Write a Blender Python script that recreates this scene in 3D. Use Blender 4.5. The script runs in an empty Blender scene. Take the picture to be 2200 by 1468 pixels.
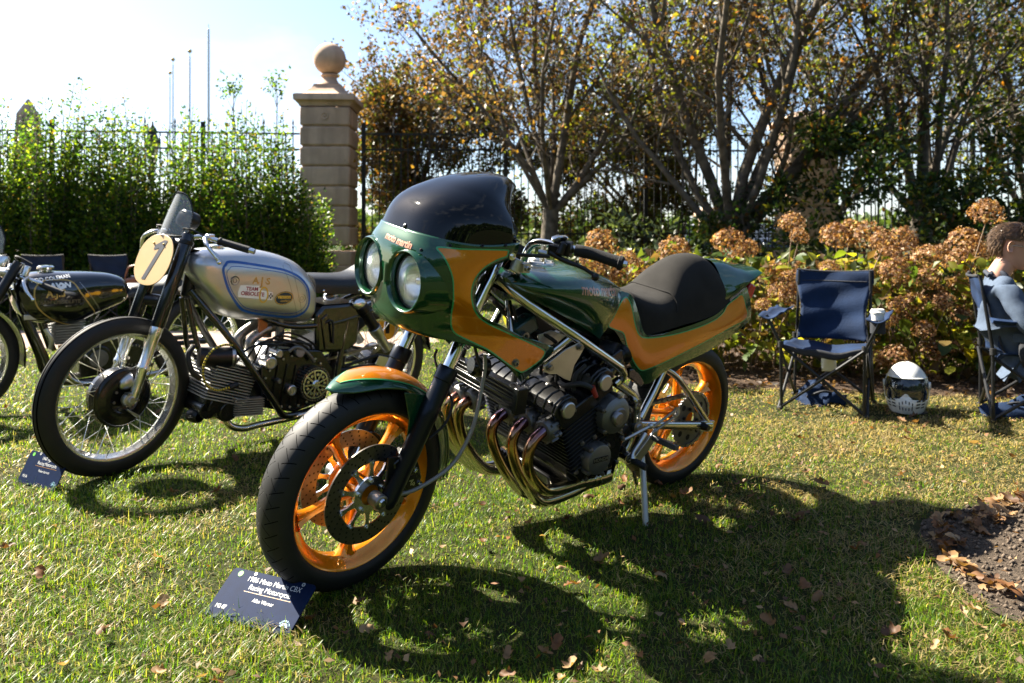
# Vintage racing motorcycles parked on a lawn, backlit by an autumn sun.
import bpy, bmesh, math, random
import numpy as np
from mathutils import Vector, Matrix, Quaternion
from mathutils.bvhtree import BVHTree
from mathutils.geometry import delaunay_2d_cdt

scene = bpy.context.scene
COL = scene.collection
R = math.radians
rng = random.Random(7)

# ------------------------------------------------------------------ camera
cam_d = bpy.data.cameras.new('camera')
cam_d.sensor_width = 36.0
cam_d.lens = 1634.0 / 2200.0 * 36.0
cam_d.shift_y = -(734.0 - 504.0) / 2200.0        # level camera, lens shifted down: verticals stay vertical
cam_d.clip_end = 900.0
cam_d.clip_start = 0.05
cam_d.dof.use_dof = True
cam_d.dof.focus_distance = 2.45
cam_d.dof.aperture_fstop = 3.6
cam_d.dof.aperture_blades = 9
cam = bpy.data.objects.new('camera', cam_d)
cam.location = (0, 0, 1.05)
cam.rotation_euler = (R(90), 0, 0)
COL.objects.link(cam)
scene.camera = cam

# ------------------------------------------------------------------ sky and sun
SUN_TO = Vector((-0.89, 0.54, 1.0)).normalized()      # direction towards the sun: behind the bikes, to the left
world = bpy.data.worlds.new('World')
scene.world = world
world.use_nodes = True
wn, wl = world.node_tree.nodes, world.node_tree.links
wn.clear()
sky = wn.new('ShaderNodeTexSky')
sky.sky_type = 'NISHITA'
sky.sun_disc = False
sky.sun_elevation = math.asin(SUN_TO.z)
sky.sun_rotation = math.atan2(SUN_TO.x, SUN_TO.y)
sky.air_density = 0.8
sky.dust_density = 0.9
sky.ozone_density = 1.2
bg = wn.new('ShaderNodeBackground')
bg.inputs['Strength'].default_value = 0.05
tc = wn.new('ShaderNodeTexCoord')
mp = wn.new('ShaderNodeMapping')
mp.inputs['Scale'].default_value = (1.0, 1.0, 2.2)
mp.inputs['Location'].default_value = (0.35, 0.2, 0.1)
no = wn.new('ShaderNodeTexNoise')
no.inputs['Scale'].default_value = 2.6
no.inputs['Detail'].default_value = 7.0
no.inputs['Roughness'].default_value = 0.58
rp = wn.new('ShaderNodeValToRGB')
rp.color_ramp.elements[0].position = 0.55
rp.color_ramp.elements[1].position = 0.78
mx = wn.new('ShaderNodeMix')
mx.data_type = 'RGBA'
mx.inputs[7].default_value = (4.7, 4.85, 5.1, 1)        # sunlit cloud
wo = wn.new('ShaderNodeOutputWorld')
wl.new(tc.outputs['Generated'], mp.inputs['Vector'])
wl.new(mp.outputs['Vector'], no.inputs['Vector'])
wl.new(no.outputs['Fac'], rp.inputs['Fac'])
wl.new(rp.outputs['Color'], mx.inputs[0])
wl.new(sky.outputs['Color'], mx.inputs[6])
wl.new(mx.outputs[2], bg.inputs['Color'])
wl.new(bg.outputs['Background'], wo.inputs['Surface'])

sun_d = bpy.data.lights.new('sun', 'SUN')
sun_d.energy = 5.0
sun_d.angle = R(0.53)
sun_d.color = (1.0, 0.92, 0.77)
sun = bpy.data.objects.new('sun', sun_d)
sun.rotation_euler = SUN_TO.to_track_quat('Z', 'Y').to_euler()
sun.location = SUN_TO * 40
COL.objects.link(sun)

scene.render.engine = 'CYCLES'
scene.view_settings.view_transform = 'Standard'
scene.view_settings.look = 'None'
scene.view_settings.exposure = 2.4
scene.view_settings.gamma = 1.0
scene.view_settings.use_curve_mapping = False
scene.cycles.use_denoising = True
scene.cycles.max_bounces = 8
scene.cycles.transparent_max_bounces = 8

# ------------------------------------------------------------------ materials
MATS = {}

def mat(name, col, rough=0.5, metal=0.0, coat=0.0, bump=0.0, bscale=60.0, var=0.0, vscale=8.0, spec=0.5,
        coat_rough=0.012, trans=0.0, alpha=1.0, wear=None):
    """principled material; var mixes a noise-driven tone, bump adds fine relief"""
    if name in MATS:
        return MATS[name]
    m = bpy.data.materials.new(name)
    m.use_nodes = True
    nt = m.node_tree
    b = nt.nodes['Principled BSDF']
    b.inputs['Base Color'].default_value = (*col, 1)
    b.inputs['Roughness'].default_value = rough
    b.inputs['Metallic'].default_value = metal
    b.inputs['Coat Weight'].default_value = coat
    b.inputs['Coat Roughness'].default_value = coat_rough
    b.inputs['Specular IOR Level'].default_value = spec
    b.inputs['Transmission Weight'].default_value = trans
    b.inputs['Alpha'].default_value = alpha
    if var or bump:
        t = nt.nodes.new('ShaderNodeTexCoord')
    if var:
        n = nt.nodes.new('ShaderNodeTexNoise')
        n.inputs['Scale'].default_value = vscale
        n.inputs['Detail'].default_value = 6
        nt.links.new(t.outputs['Object'], n.inputs['Vector'])
        x = nt.nodes.new('ShaderNodeMix')
        x.data_type = 'RGBA'
        lo = tuple(c * (1 - var) for c in col)
        hi = wear if wear else tuple(min(1, c * (1 + var)) for c in col)
        x.inputs[6].default_value = (*lo, 1)
        x.inputs[7].default_value = (*hi, 1)
        s = nt.nodes.new('ShaderNodeMapRange')
        s.inputs[1].default_value = 0.35
        s.inputs[2].default_value = 0.68
        nt.links.new(n.outputs['Fac'], s.inputs[0])
        nt.links.new(s.outputs[0], x.inputs[0])
        nt.links.new(x.outputs[2], b.inputs['Base Color'])
    if bump:
        n2 = nt.nodes.new('ShaderNodeTexNoise')
        n2.inputs['Scale'].default_value = bscale
        n2.inputs['Detail'].default_value = 4
        nt.links.new(t.outputs['Object'], n2.inputs['Vector'])
        bp = nt.nodes.new('ShaderNodeBump')
        bp.inputs['Strength'].default_value = bump
        bp.inputs['Distance'].default_value = 0.004
        nt.links.new(n2.outputs['Fac'], bp.inputs['Height'])
        nt.links.new(bp.outputs['Normal'], b.inputs['Normal'])
    MATS[name] = m
    return m

def flake(name, col, dark, rough=0.32, metal=0.55):
    """metallic candy paint under clear coat"""
    m = mat(name, col, rough, metal, 1.0)
    nt = m.node_tree
    b = nt.nodes['Principled BSDF']
    t = nt.nodes.new('ShaderNodeTexCoord')
    n = nt.nodes.new('ShaderNodeTexNoise')
    n.inputs['Scale'].default_value = 900
    n.inputs['Detail'].default_value = 1
    nt.links.new(t.outputs['Object'], n.inputs['Vector'])
    x = nt.nodes.new('ShaderNodeMix')
    x.data_type = 'RGBA'
    x.inputs[6].default_value = (*dark, 1)
    x.inputs[7].default_value = (*col, 1)
    s = nt.nodes.new('ShaderNodeMapRange')
    s.inputs[1].default_value = 0.3
    s.inputs[2].default_value = 0.7
    nt.links.new(n.outputs['Fac'], s.inputs[0])
    nt.links.new(s.outputs[0], x.inputs[0])
    nt.links.new(x.outputs[2], b.inputs['Base Color'])
    return m

def leafmat(name, trans=0.5, rough=0.5):
    """leaf: colour from the mesh attribute 'tint', light passes through"""
    m = bpy.data.materials.new(name)
    m.use_nodes = True
    nt = m.node_tree
    b = nt.nodes['Principled BSDF']
    b.inputs['Roughness'].default_value = rough
    b.inputs['Specular IOR Level'].default_value = 0.35
    a = nt.nodes.new('ShaderNodeAttribute')
    a.attribute_name = 'tint'
    tr = nt.nodes.new('ShaderNodeBsdfTranslucent')
    g = nt.nodes.new('ShaderNodeMix')
    g.data_type = 'RGBA'
    g.blend_type = 'MULTIPLY'
    g.inputs[0].default_value = 1.0
    g.inputs[7].default_value = (1.7, 1.55, 0.7, 1)
    nt.links.new(a.outputs['Color'], g.inputs[6])
    nt.links.new(a.outputs['Color'], b.inputs['Base Color'])
    nt.links.new(g.outputs[2], tr.inputs['Color'])
    ms = nt.nodes.new('ShaderNodeMixShader')
    ms.inputs[0].default_value = trans
    nt.links.new(b.outputs[0], ms.inputs[1])
    nt.links.new(tr.outputs[0], ms.inputs[2])
    nt.links.new(ms.outputs[0], nt.nodes['Material Output'].inputs['Surface'])
    MATS[name] = m
    return m

GREEN = flake('green_paint', (0.003, 0.080, 0.026), (0.001, 0.026, 0.009), .25, .35)
ORANGE = flake('orange_paint', (0.78, 0.255, 0.002), (0.52, 0.145, 0.001), 0.30, 0.5)
WHEEL_ORANGE = flake('orange_wheel_paint', (0.85, 0.31, 0.004), (0.68, 0.21, 0.002), 0.28, 0.65)
PIN = mat('pinstripe_green', (0.03, 0.33, 0.11), 0.35, 0, 1.0)
CHROME = mat('chrome', (0.78, 0.77, 0.75), 0.10, 1.0, bump=0.02, bscale=30)
NICKEL = mat('nickel_frame', (0.66, 0.62, 0.56), 0.17, 1.0, var=0.08)
ALU = mat('brushed_aluminium', (0.56, 0.56, 0.55), 0.36, 1.0, bump=0.08, bscale=220, var=0.12)
POLISHED = mat('polished_aluminium', (0.80, 0.80, 0.79), 0.27, 1.0, var=0.06, bump=0.03)
CASTALU = mat('cast_aluminium', (0.17, 0.17, 0.17), 0.48, 0.85, bump=0.25, bscale=260, var=0.2)
STEEL = mat('dull_steel', (0.30, 0.29, 0.28), 0.42, 1.0, var=0.25, vscale=40)
DISC = mat('brake_disc_steel', (0.20, 0.185, 0.165), 0.40, 1.0, bump=0.1, bscale=300, var=0.2)
ENGBLK = mat('engine_black', (0.0055, 0.0055, 0.006), 0.26, 0.0, 0.3, bump=0.045, bscale=220, var=0.3, spec=.4)
BLACK = mat('black_gloss', (0.004, 0.004, 0.005), 0.22, 0.0, 0.8)
SATIN = mat('satin_black', (0.006, 0.006, 0.007), 0.34, 0.1, bump=0.05, spec=.4)
ANOD = mat('black_anodised', (0.012, 0.015, 0.022), 0.30, 0.6)
RUBBER = mat('black_rubber', (0.009, 0.009, 0.0095), 0.62, bump=0.15, bscale=160, var=0.25)
FOAM = mat('grip_foam', (0.006, 0.006, 0.0065), 0.85, bump=0.5, bscale=420)
SUEDE = mat('black_seat_fabric', (0.020, 0.0185, 0.017), 0.92, bump=0.35, bscale=500, var=0.18, vscale=14, spec=0.2)
LEATHER = mat('black_leather', (0.008, 0.008, 0.008), 0.42, bump=0.25, bscale=90)
RED = mat('red_plastic', (0.55, 0.012, 0.02), 0.25, 0, 0.5)
REDRUB = mat('red_boot', (0.30, 0.02, 0.015), 0.5)
WHITE = mat('white_paint', (0.78, 0.77, 0.74), 0.35)
GOLD = mat('gold_leaf', (0.52, 0.34, 0.10), 0.45, 0.35)

# ------------------------------------------------------------------ mesh helpers
def vec(p):
    return Vector(p)

def spline(pts, k=6, closed=False):
    """Catmull-Rom through the points"""
    P = [Vector(p) for p in pts]
    n = len(P)
    if n < 3 and not closed:
        return P
    out = []
    segs = n if closed else n - 1
    for i in range(segs):
        p1, p2 = P[i % n], P[(i + 1) % n]
        p0 = P[(i - 1) % n] if closed or i > 0 else p1 * 2 - p2
        p3 = P[(i + 2) % n] if closed or i + 2 < n else p2 * 2 - p1
        for j in range(k):
            t = j / k
            out.append(0.5 * ((2 * p1) + (p2 - p0) * t + (2 * p0 - 5 * p1 + 4 * p2 - p3) * t * t + (3 * p1 - p0 - 3 * p2 + p3) * t ** 3))
    if not closed:
        out.append(P[-1])
    return out

def lerp(a, b, t):
    return a + (b - a) * t

def interp(tab, x):
    """piecewise smooth table lookup: tab = [(x, y), ...]"""
    if x <= tab[0][0]:
        return tab[0][1]
    for (x0, y0), (x1, y1) in zip(tab, tab[1:]):
        if x <= x1:
            t = (x - x0) / (x1 - x0)
            if isinstance(y0, tuple):
                return tuple(a + (b - a) * t for a, b in zip(y0, y1))
            return y0 + (y1 - y0) * t
    return tab[-1][1]

def frame_from(axis, ref=None):
    a = Vector(axis).normalized()
    r = Vector(ref) if ref is not None else (Vector((0, 0, 1)) if abs(a.z) < 0.9 else Vector((1, 0, 0)))
    x = (r - a * r.dot(a)).normalized()
    y = a.cross(x)
    return x, y, a

class MB:
    def __init__(self):
        self.v, self.f = [], []

    def add(self, vs, fs):
        o = len(self.v)
        self.v += [tuple(p) for p in vs]
        self.f += [tuple(i + o for i in f) for f in fs]
        return self

    def tube(self, pts, r, n=10, cap=True, closed=False, k=0, flat=None):
        P = spline(pts, k, closed) if k else [Vector(p) for p in pts]
        m = len(P)
        rad = r if isinstance(r, (list, tuple)) else [r] * m
        if len(rad) != m:
            rad = [interp([(i / (len(rad) - 1), q) for i, q in enumerate(rad)], j / (m - 1)) for j in range(m)]
        T = []
        for i in range(m):
            a = P[(i - 1) % m] if closed or i > 0 else P[i]
            b = P[(i + 1) % m] if closed or i < m - 1 else P[i]
            d = (b - a)
            T.append(d.normalized() if d.length > 1e-9 else Vector((0, 0, 1)))
        x, y, _ = frame_from(T[0])
        vs, fs = [], []
        for i in range(m):
            if i:
                q = T[i - 1].rotation_difference(T[i])
                x = q @ x
            x = (x - T[i] * x.dot(T[i])).normalized()
            y = T[i].cross(x)
            for j in range(n):
                a = 2 * math.pi * j / n
                vs.append(P[i] + (x * math.cos(a) + y * math.sin(a)) * rad[i])
        for i in range(m if closed else m - 1):
            i2 = (i + 1) % m
            for j in range(n):
                j2 = (j + 1) % n
                fs.append((i * n + j, i * n + j2, i2 * n + j2, i2 * n + j))
        if cap and not closed:
            fs.append(tuple(range(n - 1, -1, -1)))
            fs.append(tuple((m - 1) * n + j for j in range(n)))
        return self.add(vs, fs)

    def lathe(self, prof, o, axis, n=32, ref=None, closed=False, a0=0.0, a1=None, cap=False):
        """prof: (radius, height along axis)"""
        x, y, a = frame_from(axis, ref)
        o = Vector(o)
        full = a1 is None
        cnt = n if full else n + 1
        vs, fs = [], []
        for i in range(cnt):
            t = a0 + (2 * math.pi if full else (a1 - a0)) * i / n
            d = x * math.cos(t) + y * math.sin(t)
            for r, h in prof:
                vs.append(o + d * r + a * h)
        p = len(prof)
        for i in range(n):
            i2 = (i + 1) % cnt
            for j in range(p if closed else p - 1):
                j2 = (j + 1) % p
                fs.append((i * p + j, i2 * p + j, i2 * p + j2, i * p + j2))
        if cap:
            fs.append(tuple(i * p for i in range(cnt))[::-1])
            fs.append(tuple(i * p + p - 1 for i in range(cnt)))
        return self.add(vs, fs)

    def cyl(self, a, b, r, n=20, r2=None):
        a, b = Vector(a), Vector(b)
        L = (b - a).length
        return self.lathe([(0, 0), (r, 0), (r2 if r2 is not None else r, L), (0, L)], a, b - a, n)

    def bolt(self, o, axis, r=0.006, h=0.005):
        self.lathe([(0, h), (r * 0.45, h), (r * 0.5, h * 0.35), (r * 0.55, h), (r, h * 0.9), (r, 0)][1:], o, axis, 10)
        return self.lathe([(0, h * 0.35), (r * 0.52, h * 0.35)], o, axis, 6)

    def box(self, c, s, ax=None):
        c = Vector(c)
        X, Y, Z = ax if ax else (Vector((1, 0, 0)), Vector((0, 1, 0)), Vector((0, 0, 1)))
        X, Y, Z = Vector(X).normalized(), Vector(Y).normalized(), Vector(Z).normalized()
        vs = [c + X * (i * s[0] / 2) + Y * (j * s[1] / 2) + Z * (k * s[2] / 2) for k in (-1, 1) for j in (-1, 1) for i in (-1, 1)]
        return self.add(vs, [(0, 2, 3, 1), (4, 5, 7, 6), (0, 1, 5, 4), (2, 6, 7, 3), (0, 4, 6, 2), (1, 3, 7, 5)])

    def prism(self, poly, off):
        """poly: 3-d planar outline, off: extrusion vector"""
        P = [Vector(p) for p in poly]
        o = Vector(off)
        n = len(P)
        vs = P + [p + o for p in P]
        fs = [tuple(range(n))[::-1], tuple(range(n, 2 * n))]
        fs += [(i, (i + 1) % n, n + (i + 1) % n, n + i) for i in range(n)]
        return self.add(vs, fs)

    def ell(self, c, r, ax=None, nu=16, nv=10):
        c = Vector(c)
        X, Y, Z = ax if ax else (Vector((1, 0, 0)), Vector((0, 1, 0)), Vector((0, 0, 1)))
        vs, fs = [], []
        for i in range(nv + 1):
            t = math.pi * i / nv
            for j in range(nu):
                p = 2 * math.pi * j / nu
                vs.append(c + X * (r[0] * math.sin(t) * math.cos(p)) + Y * (r[1] * math.sin(t) * math.sin(p)) + Z * (r[2] * math.cos(t)))
        for i in range(nv):
            for j in range(nu):
                j2 = (j + 1) % nu
                fs.append((i * nu + j, (i + 1) * nu + j, (i + 1) * nu + j2, i * nu + j2))
        return self.add(vs, fs)

    def grid(self, rows, closej=False, flip=False):
        n, m = len(rows), len(rows[0])
        vs = [p for r in rows for p in r]
        fs = []
        for i in range(n - 1):
            for j in range(m if closej else m - 1):
                j2 = (j + 1) % m
                q = (i * m + j, i * m + j2, (i + 1) * m + j2, (i + 1) * m + j)
                fs.append(q[::-1] if flip else q)
        return self.add(vs, fs)

    def bvh(self):
        return BVHTree.FromPolygons(self.v, self.f)

    def build(self, name, material, parent=None, smooth=35, bevel=0.0, weld=False, solid=0.0, subsurf=0):
        me = bpy.data.meshes.new(name)
        me.from_pydata(self.v, [], self.f)
        if weld or solid or subsurf:
            bm = bmesh.new()
            bm.from_mesh(me)
            bmesh.ops.remove_doubles(bm, verts=bm.verts, dist=1e-5)
            bmesh.ops.recalc_face_normals(bm, faces=bm.faces)
            bm.to_mesh(me)
            bm.free()
        if smooth:
            me.shade_smooth()
            me.set_sharp_from_angle(angle=R(smooth))
        me.materials.append(material)
        me.validate()
        o = bpy.data.objects.new(name, me)
        COL.objects.link(o)
        if parent is not None:
            o.parent = parent
        if solid:
            s = o.modifiers.new('solid', 'SOLIDIFY')
            s.thickness = solid
            s.offset = -1
        if subsurf:
            s = o.modifiers.new('sub', 'SUBSURF')
            s.levels = s.render_levels = subsurf
        if bevel:
            b = o.modifiers.new('bevel', 'BEVEL')
            b.width = bevel
            b.segments = 2
            b.limit_method = 'ANGLE'
            b.angle_limit = R(40)
        return o

def tag(o, label=None, cat=None, group=None, kind=None):
    if label:
        o['label'] = label
    if cat:
        o['category'] = cat
    if group:
        o['group'] = group
    if kind:
        o['kind'] = kind
    return o

def empty(name, loc=(0, 0, 0), rz=0.0, parent=None, mtx=None):
    o = bpy.data.objects.new(name, None)
    o.empty_display_size = 0.2
    COL.objects.link(o)
    if mtx is not None:
        o.matrix_world = mtx
    else:
        o.location = loc
        o.rotation_euler = (0, 0, rz)
    if parent is not None:
        o.parent = parent
    return o

def inst(src, parent=None, mtx=None, name=None):
    """copy sharing mesh data"""
    o = src.copy()
    COL.objects.link(o)
    o.parent = parent
    if mtx is not None:
        o.matrix_local = mtx
    return o

def copy_tree(o, parent=None):
    c = o.copy()
    COL.objects.link(c)
    c.parent = parent
    for ch in list(o.children):
        copy_tree(ch, c)
    return c

def text_tris(s, size=0.05, bold=0.0, sx=1.0, shear=0.0, spacing=1.0, align='CENTER'):
    """flat lettering as triangles in its own x,y plane"""
    cu = bpy.data.curves.new('lettering', 'FONT')
    cu.body = s
    cu.size = size
    cu.align_x = align
    cu.align_y = 'CENTER'
    cu.offset = bold
    cu.shear = shear
    cu.space_character = spacing
    cu.resolution_u = 4
    o = bpy.data.objects.new('lettering', cu)
    COL.objects.link(o)
    dg = bpy.context.evaluated_depsgraph_get()
    me = bpy.data.meshes.new_from_object(o.evaluated_get(dg))
    V = [(v.co.x * sx, v.co.y) for v in me.vertices]
    F = [tuple(p.vertices) for p in me.polygons]
    bpy.data.objects.remove(o)
    bpy.data.curves.remove(cu)
    bpy.data.meshes.remove(me)
    return V, F

def poly_fill(poly, step):
    """triangulate a 2-d outline with inner points so it can be wrapped on a curved surface"""
    P = [Vector(p) for p in poly]
    n = len(P)
    xs, ys = [p.x for p in P], [p.y for p in P]
    def inside(x, y):
        c = False
        for i in range(n):
            a, b = P[i], P[i - 1]
            if (a.y > y) != (b.y > y) and x < (b.x - a.x) * (y - a.y) / (b.y - a.y) + a.x:
                c = not c
        return c
    pts = list(P)
    y = min(ys) + step / 2
    while y < max(ys):
        x = min(xs) + step / 2
        while x < max(xs):
            if inside(x, y):
                pts.append(Vector((x, y)))
            x += step
        y += step
    ed = [(i, (i + 1) % n) for i in range(n)]
    V, E, F, *_ = delaunay_2d_cdt(pts, ed, [], 1, 1e-6)
    return [(v.x, v.y) for v in V], [tuple(f) for f in F]

def densify(poly, step):
    out = []
    n = len(poly)
    for i in range(n):
        a, b = Vector(poly[i]), Vector(poly[(i + 1) % n])
        k = max(1, int((b - a).length / step))
        for j in range(k):
            out.append(a.lerp(b, j / k))
    return out

def wrap(bvh, V, off, lift=0.0012, direction=(0, -1, 0)):
    """lay 2-d (a, b) points on a surface; off maps (a, b) to a start point and the ray runs along direction"""
    d = Vector(direction).normalized()
    out, last = [], None
    for a, b in V:
        o = Vector(off(a, b))
        hit, nrm, _, _ = bvh.ray_cast(o, d)
        if hit is None:
            near = bvh.find_nearest(o + d * 0.3 if last is None else last)
            hit, nrm = near[0], near[1]
        if nrm.dot(d) > 0:
            nrm = -nrm
        last = hit
        out.append(hit + nrm * lift)
    return out

def decal(name, bvh, V, F, off, material, parent, lift=0.0012, direction=(0, -1, 0)):
    mb = MB().add(wrap(bvh, V, off, lift, direction), F)
    return mb.build(name, material, parent, smooth=60)

def ribbon(poly, width, closed=True):
    """2-d stripe that follows an outline"""
    P = [Vector(p) for p in poly]
    n = len(P)
    V, F = [], []
    for i in range(n):
        a = P[i - 1] if closed or i else P[i]
        b = P[(i + 1) % n] if closed or i < n - 1 else P[i]
        t = (b - a).normalized()
        nn = Vector((-t.y, t.x))
        V += [P[i] + nn * width / 2, P[i] - nn * width / 2]
    for i in range(n if closed else n - 1):
        j = (i + 1) % n
        F.append((2 * i, 2 * i + 1, 2 * j + 1, 2 * j))
    return [(v.x, v.y) for v in V], F

def mesh_np(name, V, F, material, tint=None, parent=None, smooth=False, kind=None):
    """mesh from numpy arrays; F is (n, 3) or (n, 4); tint is a colour per vertex"""
    me = bpy.data.meshes.new(name)
    V = np.ascontiguousarray(V, dtype=np.float32)
    F = np.ascontiguousarray(F, dtype=np.int32)
    k = F.shape[1]
    me.vertices.add(len(V))
    me.vertices.foreach_set('co', V.ravel())
    me.loops.add(F.size)
    me.loops.foreach_set('vertex_index', F.ravel())
    me.polygons.add(len(F))
    me.polygons.foreach_set('loop_start', np.arange(0, F.size, k, dtype=np.int32))
    me.polygons.foreach_set('loop_total', np.full(len(F), k, dtype=np.int32))
    if smooth:
        me.polygons.foreach_set('use_smooth', np.ones(len(F), dtype=bool))
    me.update(calc_edges=True)
    if tint is not None:
        at = me.attributes.new('tint', 'FLOAT_COLOR', 'POINT')
        c = np.ones((len(V), 4), dtype=np.float32)
        c[:, :3] = tint
        at.data.foreach_set('color', c.ravel())
    me.materials.append(material)
    o = bpy.data.objects.new(name, me)
    COL.objects.link(o)
    if parent is not None:
        o.parent = parent
    if kind:
        o['kind'] = kind
    return o

def bike_matrix(front, yaw, lean, wheelbase):
    """bike frame: x forward, y to the bike's left, z up; origin where the rear tyre meets the ground"""
    u = Vector((-math.sin(yaw), -math.cos(yaw), 0))
    v0 = Vector((0, 0, 1)).cross(u)
    w = Vector((0, 0, 1)) * math.cos(lean) + v0 * math.sin(lean)
    v = v0 * math.cos(lean) - Vector((0, 0, 1)) * math.sin(lean)
    o = Vector((front[0], front[1], 0)) - u * wheelbase
    return Matrix(((u.x, v.x, w.x, o.x), (u.y, v.y, w.y, o.y), (u.z, v.z, w.z, o.z), (0, 0, 0, 1)))

def basis(o, x, y, z):
    x, y, z = Vector(x).normalized(), Vector(y).normalized(), Vector(z).normalized()
    return Matrix(((x.x, y.x, z.x, o[0]), (x.y, y.y, z.y, o[1]), (x.z, y.z, z.z, o[2]), (0, 0, 0, 1)))


# ------------------------------------------------------------------ ground
def ground_mat(name, c1, c2, c3, s1, s2, bump, bs, rough=0.95):
    m = bpy.data.materials.new(name)
    m.use_nodes = True
    nt = m.node_tree
    b = nt.nodes['Principled BSDF']
    b.inputs['Roughness'].default_value = rough
    b.inputs['Specular IOR Level'].default_value = 0.15
    t = nt.nodes.new('ShaderNodeTexCoord')
    cols = []
    for s, d in ((s1, 6), (s2, 8)):
        n = nt.nodes.new('ShaderNodeTexNoise')
        n.inputs['Scale'].default_value = s
        n.inputs['Detail'].default_value = d
        n.inputs['Roughness'].default_value = 0.65
        nt.links.new(t.outputs['Object'], n.inputs['Vector'])
        r = nt.nodes.new('ShaderNodeMapRange')
        r.inputs[1].default_value = 0.36
        r.inputs[2].default_value = 0.64
        nt.links.new(n.outputs['Fac'], r.inputs[0])
        cols.append(r)
    a = nt.nodes.new('ShaderNodeMix'); a.data_type = 'RGBA'
    a.inputs[6].default_value = (*c1, 1); a.inputs[7].default_value = (*c2, 1)
    nt.links.new(cols[1].outputs[0], a.inputs[0])
    e = nt.nodes.new('ShaderNodeMix'); e.data_type = 'RGBA'
    e.inputs[7].default_value = (*c3, 1)
    h = nt.nodes.new('ShaderNodeMath'); h.operation = 'MULTIPLY'; h.inputs[1].default_value = 0.6
    nt.links.new(cols[0].outputs[0], h.inputs[0])
    nt.links.new(h.outputs[0], e.inputs[0])
    nt.links.new(a.outputs[2], e.inputs[6])
    nt.links.new(e.outputs[2], b.inputs['Base Color'])
    n = nt.nodes.new('ShaderNodeTexNoise')
    n.inputs['Scale'].default_value = bs
    n.inputs['Detail'].default_value = 8
    n.inputs['Roughness'].default_value = 0.7
    nt.links.new(t.outputs['Object'], n.inputs['Vector'])
    p = nt.nodes.new('ShaderNodeBump')
    p.inputs['Strength'].default_value = bump
    p.inputs['Distance'].default_value = 0.03
    nt.links.new(n.outputs['Fac'], p.inputs['Height'])
    nt.links.new(p.outputs['Normal'], b.inputs['Normal'])
    return m

LAWN = ground_mat('lawn_thatch', (0.020, 0.026, 0.006), (0.060, 0.050, 0.020), (0.026, 0.045, 0.008), 1.3, 34, 0.8, 90)
SOIL = ground_mat('bare_soil', (0.045, 0.034, 0.025), (0.13, 0.10, 0.075), (0.085, 0.065, 0.048), 5, 60, 1.0, 55)
MULCH = ground_mat('bark_mulch', (0.030, 0.020, 0.014), (0.10, 0.066, 0.044), (0.055, 0.036, 0.024), 6, 70, 1.0, 48)
GRAVEL = ground_mat('pink_gravel', (0.28, 0.20, 0.16), (0.42, 0.33, 0.28), (0.34, 0.25, 0.20), 3, 120, 0.6, 160)

def sheet(name, poly, z, material, step=0.35):
    V, F = poly_fill([Vector((p[0], p[1])) for p in poly], step) if step else (poly, [tuple(range(len(poly)))])
    mb = MB().add([(x, y, z) for x, y in V], F)
    return tag(mb.build(name, material, smooth=0), kind='structure')

sheet('lawn', [(-260, -40), (260, -40), (260, 420), (-260, 420)], 0.0, LAWN, 0)
soil_edge = [(1.40, 1.98), (1.335, 2.10), (1.325, 2.22), (1.335, 2.36), (1.37, 2.50), (1.41, 2.64), (1.50, 2.78), (1.72, 2.90), (2.02, 3.02), (2.5, 3.10), (3.3, 2.98), (3.4, 1.7), (1.7, 1.75)]
sheet('soil_bed', soil_edge, 0.006, SOIL, 0.2)
mulch_edge = [(-0.35, 6.3), (0.35, 5.85), (0.9, 5.45), (1.5, 5.18), (2.3, 5.02), (3.2, 4.86), (4.3, 4.65), (7.5, 4.3), (9.0, 9.0), (0.0, 9.2)]
sheet('mulch_bed', mulch_edge, 0.004, MULCH, 0.5)
sheet('gravel_path', [(-16, 6.75), (-6, 6.95), (-1.2, 7.05), (-0.7, 7.4), (-0.9, 8.15), (-6, 8.3), (-16, 8.25)], 0.005, GRAVEL, 0.6)

def in_poly(X, Y, poly):
    c = np.zeros(X.shape, bool)
    n = len(poly)
    for i in range(n):
        (x0, y0), (x1, y1) = poly[i], poly[i - 1]
        m = ((y0 > Y) != (y1 > Y)) & (X < (x1 - x0) * (Y - y0) / (y1 - y0 + 1e-12) + x0)
        c ^= m
    return c

def vnoise(X, Y, s, seed):
    """smooth value noise"""
    r = np.random.RandomState(seed)
    T = r.rand(64, 64)
    x, y = X / s, Y / s
    i, j = np.floor(x).astype(int), np.floor(y).astype(int)
    fx, fy = x - i, y - j
    fx, fy = fx * fx * (3 - 2 * fx), fy * fy * (3 - 2 * fy)
    g = lambda a, b: T[a % 64, b % 64]
    return (g(i, j) * (1 - fx) + g(i + 1, j) * fx) * (1 - fy) + (g(i, j + 1) * (1 - fx) + g(i + 1, j + 1) * fx) * fy

GRASS = leafmat('grass_blade', 0.55, 0.42)

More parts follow.
